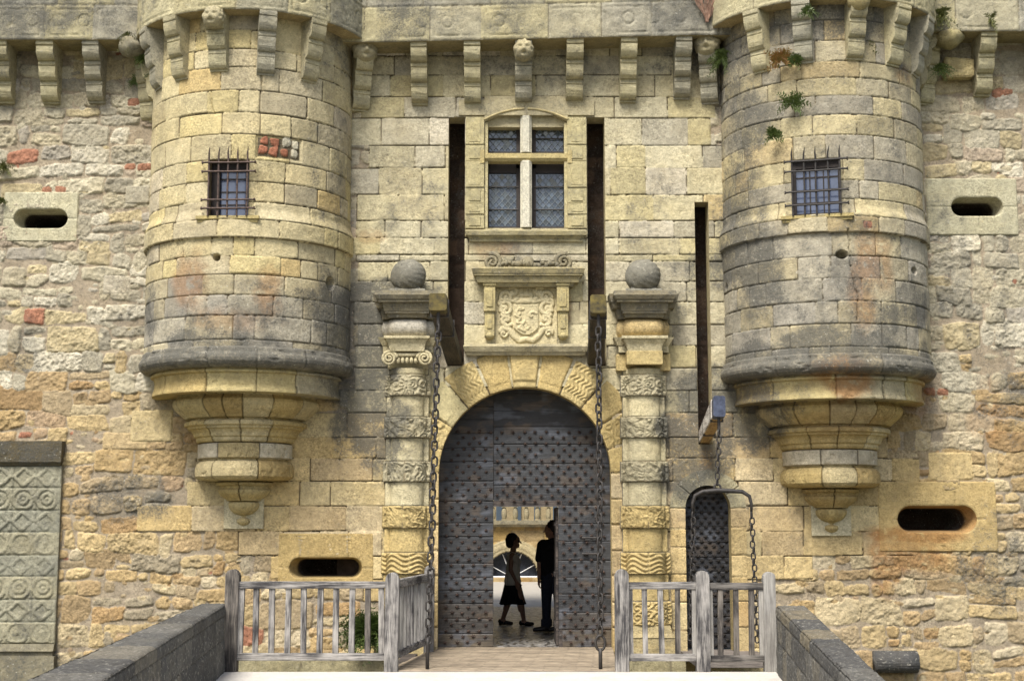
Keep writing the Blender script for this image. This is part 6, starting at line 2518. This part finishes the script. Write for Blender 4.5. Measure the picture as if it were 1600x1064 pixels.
# ================================================================== the two people
def capsule(bm, a, b, ra, rb, n=14, sq=None):
    a = Vector(a); b = Vector(b); d = b - a
    q = d.to_track_quat('Z', 'Y') if d.length > 1e-6 else Vector((0, 0, 1)).to_track_quat('Z', 'Y')
    L = d.length
    prof = [(-ra * math.cos(t), ra * math.sin(t)) for t in np.linspace(0, math.pi / 2, 6)] + [(L * k / 4, ra + (rb - ra) * k / 4) for k in range(1, 4)] + [(L + rb * math.sin(t), rb * math.cos(t)) for t in np.linspace(0, math.pi / 2, 6)]
    R2 = []
    for (z, r) in prof:
        r = max(r, 1e-4)
        row = []
        for i in range(n):
            v = q @ Vector((math.cos(i * 2 * math.pi / n) * r, math.sin(i * 2 * math.pi / n) * r, z))
            v = a + v
            row.append(bm.verts.new(v))
        R2.append(row)
    for A_, B_ in zip(R2[:-1], R2[1:]):
        for i in range(n):
            bm.faces.new((A_[i], A_[(i + 1) % n], B_[(i + 1) % n], B_[i]))
    bm.faces.new(R2[0][::-1]); bm.faces.new(R2[-1])


def ell(bm, c, r):
    uv_ball(bm, c, r, 24, 16)


def fuse(name, bm, vox, smooth_it=4):
    """one continuous skin from overlapping closed pieces"""
    me = bm_mesh(name, bm)
    o = bpy.data.objects.new('fuse', me); COL.objects.link(o)
    m = o.modifiers.new('r', 'REMESH'); m.mode = 'VOXEL'; m.voxel_size = vox; m.use_smooth_shade = True
    s_ = o.modifiers.new('s', 'SMOOTH'); s_.factor = .5; s_.iterations = smooth_it
    dg = bpy.context.evaluated_depsgraph_get()
    out = bpy.data.meshes.new_from_object(o.evaluated_get(dg))
    bpy.data.objects.remove(o)
    out.name = name
    return out


def hand(bm, w, dirv, palmn, side, s=1.0):
    """relaxed hand hanging from the wrist w; dirv along the fingers, palmn palm normal, side towards the thumb"""
    w = Vector(w); d = Vector(dirv).normalized(); n = Vector(palmn).normalized(); t = Vector(side).normalized()
    for k in range(3):
        capsule(bm, w + t * (.022 - .022 * k) * s, w + d * .085 * s + t * (.028 - .028 * k) * s, .017 * s, .014 * s, 10)
    for k, L in enumerate((.070, .078, .072, .056)):
        b = w + d * .088 * s + t * (.031 - .0205 * k) * s
        m1 = b + (d * .9 + n * .25).normalized() * L * .5 * s
        m2 = m1 + (d * .65 + n * .7).normalized() * L * .5 * s
        capsule(bm, b, m1, .0092 * s, .0085 * s, 8); capsule(bm, m1, m2, .0085 * s, .0072 * s, 8)
    b = w + d * .02 * s + t * .025 * s
    m1 = b + (d * .6 + t * .7 + n * .3).normalized() * .045 * s
    m2 = m1 + (d * .9 + t * .25 + n * .4).normalized() * .035 * s
    capsule(bm, b, m1, .013 * s, .010 * s, 8); capsule(bm, m1, m2, .010 * s, .008 * s, 8)


def head(bm, c, f, s=1.0):
    """head at c looking along f (horizontal unit vector)"""
    c = Vector(c); f = Vector(f).normalized(); r = Vector((0, 0, 1)).cross(f)
    up = Vector((0, 0, 1))
    P = lambda x, y, z: c + f * x * s + r * y * s + up * z * s
    capsule(bm, P(-.012, 0, .022), P(.012, 0, .028), .088 * s, .082 * s, 24)
    capsule(bm, P(.02, 0, -.01), P(.046, 0, -.075), .066 * s, .036 * s, 18)
    capsule(bm, P(.060, 0, -.088), P(.064, 0, -.088), .022 * s, .022 * s, 10)
    capsule(bm, P(.088, 0, .012), P(.112, 0, -.022), .011 * s, .015 * s, 10)
    for y in (-.03, .03):
        capsule(bm, P(.084, y - .012, .024), P(.084, y + .012, .024), .009 * s, .009 * s, 8)      # brow
        capsule(bm, P(.078, y, .006), P(.080, y, .006), .010 * s, .010 * s, 8)                    # eye
        capsule(bm, P(.05, y * 1.5, -.02), P(.06, y * 1.3, -.03), .022 * s, .02 * s, 10)          # cheek
        capsule(bm, P(-.008, y * 2.9, .012), P(-.012, y * 2.95, -.03), .014 * s, .009 * s, 8)     # ear
    capsule(bm, P(.082, -.014, -.050), P(.082, .014, -.050), .009 * s, .009 * s, 8)               # lips
    capsule(bm, P(.080, -.013, -.060), P(.080, .013, -.060), .009 * s, .009 * s, 8)


M_SKIN = make_plain('skin', (.30, .17, .12), (.36, .21, .15), 6, .5, 0, .3, 0)
M_HAIR = make_plain('dark_hair', (.012, .009, .008), (.03, .022, .018), 60, .55, 0, .4, .5)
M_BLACKCLOTH = make_plain('black_cloth', (.010, .010, .011), (.018, .018, .02), 40, .9, 0, .2, .3)
M_JEANS = make_plain('dark_blue_jeans', (.016, .02, .032), (.03, .036, .055), 40, .9, 0, .2, .3)
M_BLOUSE = make_plain('cream_blouse', (.66, .62, .54), (.76, .72, .64), 30, .85, 0, .2, .3)
M_SHOE = make_plain('black_leather', (.012, .011, .011), (.02, .018, .018), 20, .5, 0, .4, .1)


def shifted(me, loc):
    return me


def person(label, loc, build):
    parts = build()
    root = put('person', parts['body'][0], parts['body'][1])
    root.location = loc
    root['label'] = label; root['category'] = 'person'
    for k, (me, m) in parts.items():
        if k == 'body':
            continue
        o = bpy.data.objects.new(k, me); me.materials.append(m); link(o); o.parent = root
    return root


def woman():
    d = {}
    # local: +x the way she walks (to the right), y depth, z up
    hipL, hipR = (.00, -.075, .74), (.0, .075, .74)
    kF, aF = (.135, -.07, .43), (.185, -.06, .085)
    kB, aB = (-.055, .075, .42), (-.165, .08, .095)
    bm = bmesh.new()
    capsule(bm, (.0, 0, .76), (.0, 0, .78), .13, .13); capsule(bm, (0, -.05, .80), (.01, -.055, 1.05), .105, .10); capsule(bm, (0, .05, .80), (.01, .055, 1.05), .105, .10)
    capsule(bm, (.0, -.085, 1.10), (.0, .085, 1.10), .10, .10)
    for y in (-.065, .065):
        capsule(bm, (.075, y, 1.06), (.085, y, 1.05), .055, .05)
    capsule(bm, (-.005, -.145, 1.155), (-.005, .145, 1.155), .052, .052)
    capsule(bm, (-.005, 0, 1.17), (.02, 0, 1.29), .056, .048)
    capsule(bm, hipL, kF, .088, .058); capsule(bm, kF, aF, .055, .036)
    capsule(bm, (kF[0] - .012, kF[1], kF[2] - .10), (kF[0] + .0, kF[1], kF[2] - .17), .05, .045)
    capsule(bm, hipR, kB, .088, .058); capsule(bm, kB, aB, .055, .036)
    capsule(bm, (kB[0] - .045, kB[1], kB[2] - .09), (kB[0] - .065, kB[1], kB[2] - .15), .05, .044)
    for (a, tl) in ((aF, 0.0), (aB, 0.02)):
        capsule(bm, (a[0] - .03, a[1], .05 + tl), (a[0] + .02, a[1], .05 + tl), .038, .036); capsule(bm, (a[0] + .02, a[1], .045), (a[0] + .14, a[1], .032), .034, .024)
    # arms
    capsule(bm, (-.015, -.165, 1.145), (-.035, -.19, .92), .045, .036); capsule(bm, (-.035, -.19, .92), (.065, -.185, .715), .036, .024)
    hand(bm, (.068, -.185, .705), (.32, 0, -1), (.6, .6, .2), (.9, .3, .3), .95)
    capsule(bm, (-.005, .165, 1.145), (-.06, .19, .93), .045, .036); capsule(bm, (-.06, .19, .93), (.01, .185, .72), .036, .024)
    hand(bm, (.012, .185, .71), (.3, 0, -1), (.6, -.6, .2), (.9, -.3, .3), .95)
    head(bm, (.03, 0, 1.385), (1, 0, 0), .98)
    d['body'] = (fuse('person', bm, .0065, 3), M_SKIN)
    bm = bmesh.new()                                     # short bobbed hair
    capsule(bm, (-.012, 0, 1.43), (.0, 0, 1.435), .100, .096, 24); capsule(bm, (-.045, 0, 1.41), (-.05, 0, 1.34), .082, .066, 20)
    for y in (-.075, .075):
        capsule(bm, (.0, y, 1.43), (-.02, y * .95, 1.345), .036, .03)
    capsule(bm, (.04, -.05, 1.472), (.04, .05, 1.472), .034, .034)
    rs = random.Random(4)
    for i in range(60):
        a, b = rs.uniform(0, 6.28), rs.uniform(.1, 1.5)
        p = Vector((-.012 + .098 * math.cos(a) * math.sin(b), .096 * math.sin(a) * math.sin(b), 1.425 + .098 * math.cos(b)))
        if p.x > .05 and p.z < 1.48: continue
        capsule(bm, p, p + Vector((rs.uniform(-.02, .012), rs.uniform(-.01, .01), -.018)), .014, .008, 6)
    d['hair'] = (fuse('hair', bm, .0065, 2), M_HAIR)
    bm = bmesh.new()
    for y in (-.036, .036):
        tube(bm, [(.110, y + .024 * math.cos(k * .7), 1.393 + .019 * math.sin(k * .7)) for k in range(9)], .003, 5, True)
        bar(bm, (.110, y * 1.65, 1.398), (.02, y * 2.4, 1.40), .003, 5)
    bar(bm, (.113, -.012, 1.396), (.113, .012, 1.396), .003, 5)
    d['glasses'] = (bm_mesh('glasses', bm), M_BLACKCLOTH)
    bm = bmesh.new()                                     # sleeveless blouse hanging over the skirt
    capsule(bm, (.0, -.052, .80), (.012, -.058, 1.06), .125, .116); capsule(bm, (.0, .052, .80), (.012, .058, 1.06), .125, .116)
    capsule(bm, (.0, -.10, 1.105), (.0, .10, 1.105), .108, .108)
    for y in (-.065, .065):
        capsule(bm, (.078, y, 1.065), (.09, y, 1.05), .062, .057)
    capsule(bm, (-.005, -.125, 1.158), (-.005, .125, 1.158), .058, .058)
    capsule(bm, (0, -.06, .73), (0, .06, .73), .138, .138); capsule(bm, (0, -.06, .79), (0, .06, .79), .130, .130)
    me = fuse('blouse', bm, .008, 4)
    b2 = bmesh.new(); b2.from_mesh(me)
    bmesh.ops.bisect_plane(b2, geom=b2.verts[:] + b2.edges[:] + b2.faces[:], plane_co=(0, 0, .665), plane_no=(.05, 0, -1), clear_outer=True)
    for v in b2.verts:
        if v.co.z < .95:
            v.co.x += .010 * math.sin(26 * math.atan2(v.co.y, v.co.x)) * (.95 - v.co.z) / .3
    b2.to_mesh(me); b2.free()
    d['blouse'] = (me, M_BLOUSE)
    bm = bmesh.new()                                     # flared knee-length skirt
    n = 64; R2 = []
    for (z, rx, ry, cx0, fl) in [(.745, .118, .150, 0, 0), (.70, .135, .165, 0, .002), (.62, .150, .175, .0, .006), (.50, .172, .18, .0, .014), (.40, .195, .185, .0, .020), (.345, .208, .19, .0, .026), (.345, .198, .18, 0, .026), (.50, .160, .17, 0, .014), (.74, .10, .13, 0, 0)]:
        R2.append([bm.verts.new((cx0 + (rx + fl * math.sin(9 * t + .6)) * math.cos(t), (ry + fl * math.sin(9 * t + .6)) * math.sin(t), z + .006 * math.sin(3 * t))) for t in np.linspace(0, 2 * math.pi, n, endpoint=False)])
    for A_, B_ in zip(R2[:-1], R2[1:]):
        for i in range(n):
            bm.faces.new((A_[i], A_[(i + 1) % n], B_[(i + 1) % n], B_[i]))
    d['skirt'] = (bm_mesh('skirt', bm, None, 0, True), M_BLACKCLOTH)
    for a, tl in ((aF, 0), (aB, .02)):
        bm = bmesh.new()
        capsule(bm, (a[0] - .045, a[1], .045 + tl), (a[0] - .0, a[1], .045 + tl * .6), .038, .036)
        capsule(bm, (a[0] + .04, a[1], .032 + tl * .3), (a[0] + .145, a[1], .026), .040, .030)
        capsule(bm, (a[0] - .05, a[1], .018), (a[0] + .15, a[1], .014), .020, .016)
        capsule(bm, (a[0] - .045, a[1], .02), (a[0] - .045, a[1], .05), .026, .03)
        d['shoe' if 'shoe' not in d else 'shoe.001'] = (fuse('shoe', bm, .006, 2), M_SHOE)
    return d


def man():
    d = {}
    # seen three-quarter from behind, head turned to the left (-x)
    bm = bmesh.new()
    capsule(bm, (.0, 0, .90), (.0, 0, .94), .125, .125); capsule(bm, (-.06, 0, .93), (-.065, 0, 1.2), .105, .12); capsule(bm, (.06, 0, .93), (.065, 0, 1.2), .105, .12)
    capsule(bm, (-.10, .0, 1.28), (.10, .0, 1.28), .115, .115)
    capsule(bm, (-.155, .0, 1.36), (.155, .0, 1.36), .065, .065)
    capsule(bm, (0, 0, 1.38), (-.01, 0, 1.50), .062, .058)
    for s_ in (-1, 1):
        kx = .095 * s_
        capsule(bm, (.08 * s_, 0, .88), (kx, -.01, .49), .10, .066); capsule(bm, (kx, -.01, .49), (kx, .01, .10), .062, .042)
        capsule(bm, (kx, .02, .40), (kx, .02, .30), .06, .055)
        fx = -1 if s_ < 0 else -.75
        capsule(bm, (kx, .01, .055), (kx + fx * .04, -.01, .05), .042, .04); capsule(bm, (kx + fx * .04, -.01, .045), (kx + fx * .17, -.02, .03), .036, .026)
    capsule(bm, (-.185, 0, 1.345), (-.205, .0, 1.07), .054, .043); capsule(bm, (-.205, 0, 1.07), (-.215, -.05, .83), .042, .028)
    hand(bm, (-.216, -.052, .82), (0, -.1, -1), (.9, .2, .1), (.2, -1, 0), 1.05)
    capsule(bm, (.185, 0, 1.345), (.215, .0, 1.07), .054, .043); capsule(bm, (.215, 0, 1.07), (.20, -.06, .84), .042, .028)
    hand(bm, (.2, -.062, .83), (0, -.1, -1), (-.9, .2, .1), (-.2, -1, 0), 1.05)
    head(bm, (-.02, 0, 1.575), (-.92, .38, 0), 1.05)
    d['body'] = (fuse('person', bm, .0065, 3), M_SKIN)
    bm = bmesh.new()
    capsule(bm, (.016, -.01, 1.62), (.004, -.005, 1.625), .103, .098, 24); capsule(bm, (.05, -.02, 1.60), (.05, -.02, 1.545), .078, .06, 18)
    capsule(bm, (-.045, .02, 1.675), (-.02, .02, 1.69), .035, .04)
    rs = random.Random(9)
    for i in range(90):
        a, b = rs.uniform(0, 6.28), rs.uniform(0, 1.5)
        p = Vector((.0 + .102 * math.cos(a) * math.sin(b), .1 * math.sin(a) * math.sin(b), 1.615 + .10 * math.cos(b)))
        if p.x < -.05 and p.z < 1.68: continue
        capsule(bm, p, p + Vector((rs.uniform(-.02, .02), rs.uniform(-.02, .02), rs.uniform(.0, .03))), .013, .006, 6)
    d['hair'] = (fuse('hair', bm, .0065, 1), M_HAIR)
    bm = bmesh.new()
    capsule(bm, (-.065, 0, .90), (-.07, 0, 1.2), .125, .137); capsule(bm, (.065, 0, .90), (.07, 0, 1.2), .125, .137); capsule(bm, (0, 0, .9), (0, 0, 1.2), .125, .13)
    capsule(bm, (-.11, 0, 1.285), (.11, 0, 1.285), .125, .125); capsule(bm, (-.155, 0, 1.362), (.155, 0, 1.362), .072, .072)
    for s_ in (-1, 1):
        capsule(bm, (.18 * s_, 0, 1.345), (.208 * s_, -.0, 1.13), .066, .068)
    capsule(bm, (0, 0, 1.40), (0, 0, 1.43), .072, .066)
    me = fuse('t_shirt', bm, .008, 4)
    b2 = bmesh.new(); b2.from_mesh(me)
    bmesh.ops.bisect_plane(b2, geom=b2.verts[:] + b2.edges[:] + b2.faces[:], plane_co=(0, 0, .855), plane_no=(0, 0, -1), clear_outer=True)
    b2.to_mesh(me); b2.free()
    d['t_shirt'] = (me, M_BLACKCLOTH)
    bm = bmesh.new()
    capsule(bm, (-.05, 0, .88), (-.05, 0, .93), .128, .122); capsule(bm, (.05, 0, .88), (.05, 0, .93), .128, .122)
    for s_ in (-1, 1):
        capsule(bm, (.082 * s_, 0, .86), (.097 * s_, -.01, .48), .112, .080); capsule(bm, (.097 * s_, -.01, .48), (.097 * s_, .01, .10), .078, .066)
        for k in range(3):
            capsule(bm, (.097 * s_ - .05, .0, .10 + .035 * k), (.097 * s_ + .05, .0, .105 + .035 * k), .04, .04, 8)
    d['jeans'] = (fuse('jeans', bm, .008, 3), M_JEANS)
    for s_ in (-1, 1):
        kx = .095 * s_; fx = -1 if s_ < 0 else -.75
        bm = bmesh.new()
        capsule(bm, (kx + .01, .01, .05), (kx + fx * .03, -.01, .055), .052, .05); capsule(bm, (kx + fx * .05, -.012, .045), (kx + fx * .185, -.022, .034), .045, .034)
        capsule(bm, (kx + .03, .01, .018), (kx + fx * .20, -.022, .016), .022, .018)
        d['shoe' if s_ < 0 else 'shoe.001'] = (fuse('shoe', bm, .006, 2), M_SHOE)
    return d


YW, YM = 4.75, 3.25
person('woman with short hair in cream sleeveless blouse and dark skirt, walking right', (WX(801, 960, YW), YW, .012), woman)
person('man in black t-shirt and dark jeans, half hidden by the door edge, facing left', (WX(863.5, 960, YM), YM, .012), man)


# ================================================================== plants in the joints
def tuft(name, label, px, py, Y, r, n, m, droop=.3, cat='wall plant', leaf=.03, spread=1.0, stem=False):
    x, z = W(px, py, Y)
    bm = bmesh.new()
    for i in range(n):
        a = random.uniform(-1, 1) * 1.5 * spread; el = random.uniform(-.9, 1.1)
        L = r * random.uniform(.4, 1.0)
        d = Vector((math.sin(a), -abs(math.cos(a)) * random.uniform(.3, .9), math.sin(el))).normalized()
        p0 = Vector((random.uniform(-.2, .2) * r, .0, random.uniform(-.2, .2) * r))
        K = 5
        tube(bm, [p0 + Vector((0, .03, 0))] + [p0 + d * L * (k / K) + Vector((0, 0, -droop * L * (k / K) ** 2)) for k in range(K + 1)], [.006] * 2 + [.005, .004, .003, .002, .001], 4)
        pr_ = p0
        for k in range(1, K + 1):
            t = k / K
            p = p0 + d * L * t + Vector((0, 0, -droop * L * t * t))
            for s_ in (-1, 1):
                q = d.cross(Vector((random.uniform(-.4, .4), .6, random.uniform(.2, 1)))).normalized() * s_
                w = leaf * random.uniform(.6, 1.2) * (1.15 - .6 * t)
                tip = p + q * w * 1.5 + d * w * .7
                sd_ = d * w * .5
                bm.faces.new([bm.verts.new(v) for v in (p, p + q * w * .6 - sd_ * .6, tip, p + q * w * .7 + sd_)])
            pr_ = p
    o = put(name, bm_mesh(name, bm), m)
    o.location = (x, Y, z)
    tag(o, label, cat, 'plants growing in the masonry')
    return o


def ydrum(px, xc, r=1.39):
    dx = (px - (394 if xc < 0 else 1283)) / 116.
    return -math.sqrt(max(r * r - dx * dx, .01)) - .01


for (nm, lb, px, py, r, n, m) in [
        ('fern', 'green fern in a joint high on the right turret, above the barred window', 1238, 160, .20, 16, M_LEAF),
        ('fern', 'small dark fern on the right turret, just above left of the barred window', 1207, 210, .13, 12, M_LEAF),
        ('wall_plant', 'reddish flowering weed trailing below the corbels of the right turret', 1219, 92, .20, 22, M_REDLEAF),
        ('wall_plant', 'thin green weed beside the reddish one on the right turret', 1241, 96, .13, 12, M_LEAF),
        ('wall_plant', 'small yellow green weed under the right turret corbels, right of the worn boss', 1354, 76, .13, 12, M_MOSS),
        ('wall_plant', 'tiny weed on a corbel at the right of the right turret', 1387, 36, .10, 10, M_MOSS)]:
    tuft(nm, lb, px, py, ydrum(px, 1), r * 1.15, int(n * 1.7), m, leaf=.042)
tuft('wall_plant', 'dark green fern under the parapet of the right turret', 1262, 18, -1.62, .16, 16, M_LEAF)
tuft('wall_plant', 'deep green ivy clump beside the carved mask, left edge of the right turret', 1128, 88, -.32, .24, 44, M_LEAF, .8, leaf=.04)
tuft('wall_plant', 'mossy clump on the parapet corner, right of the right turret', 1471, 22, -.56, .24, 36, M_MOSS, .7, leaf=.035, spread=.5)
tuft('wall_plant', 'thin weed hanging from the right wall parapet', 1549, 30, -.54, .18, 12, M_MOSS, .6, spread=.4)
tuft('wall_plant', 'dark weed below the yellow lichened boss on the right wall', 1470, 108, -.25, .20, 22, M_LEAF, .6)
tuft('wall_plant', 'moss cushion on the worn stone boss at the left wall', 200, 58, -.46, .16, 40, M_MOSS, .9, leaf=.03)
tuft('wall_plant', 'dark green tuft right under the mossy boss, left wall', 224, 92, -.36, .15, 26, M_LEAF, .7)
tuft('wall_plant', 'green weed on the broken corbel beside the left turret', 240, 122, -.26, .16, 26, M_LEAF, .7)
tuft('wall_plant', 'small green sprig on the left wall under the broken corbel', 212, 128, -.06, .12, 14, M_LEAF, .2)
tuft('wall_plant', 'olive brown shrub sprig at the far left edge of the left wall', 5, 262, -.08, .22, 24, M_MOSS, .2)
tuft('wall_plant', 'small olive sprig above the left gun port at the picture edge', 4, 314, -.06, .13, 12, M_MOSS, .2)
tuft('bush', 'dark green bush at the wall foot behind the left railing', 575, 985, -.5, .42, 420, M_LEAF, .1, 'bush', .045, 1.0)
bm = bmesh.new()
vx, vz = W(1104, -10, -.55)
for i in range(46):
    a = random.uniform(-1.0, 1.0)
    pts = []
    x0_ = vx + random.uniform(-.05, .05) + a * .18
    top = random.uniform(.1, .5)
    for k in range(7):
        t = k / 6
        pts.append((vx + (x0_ + a * .25 - vx) * (1 - t) ** 1.2 + .02 * math.sin(k * 2 + i), -.54 - random.uniform(0, .04), vz + top * (1 - t) - .42 * t))
    tube(bm, pts, [.007 - .0008 * k for k in range(7)], 5)
tag(put('dry_vine', bm_mesh('dry_vine', bm), M_DRY), 'dry brown vine stems fanning over the parapet beside the right turret', 'vine', None, (vx, -.5, vz))
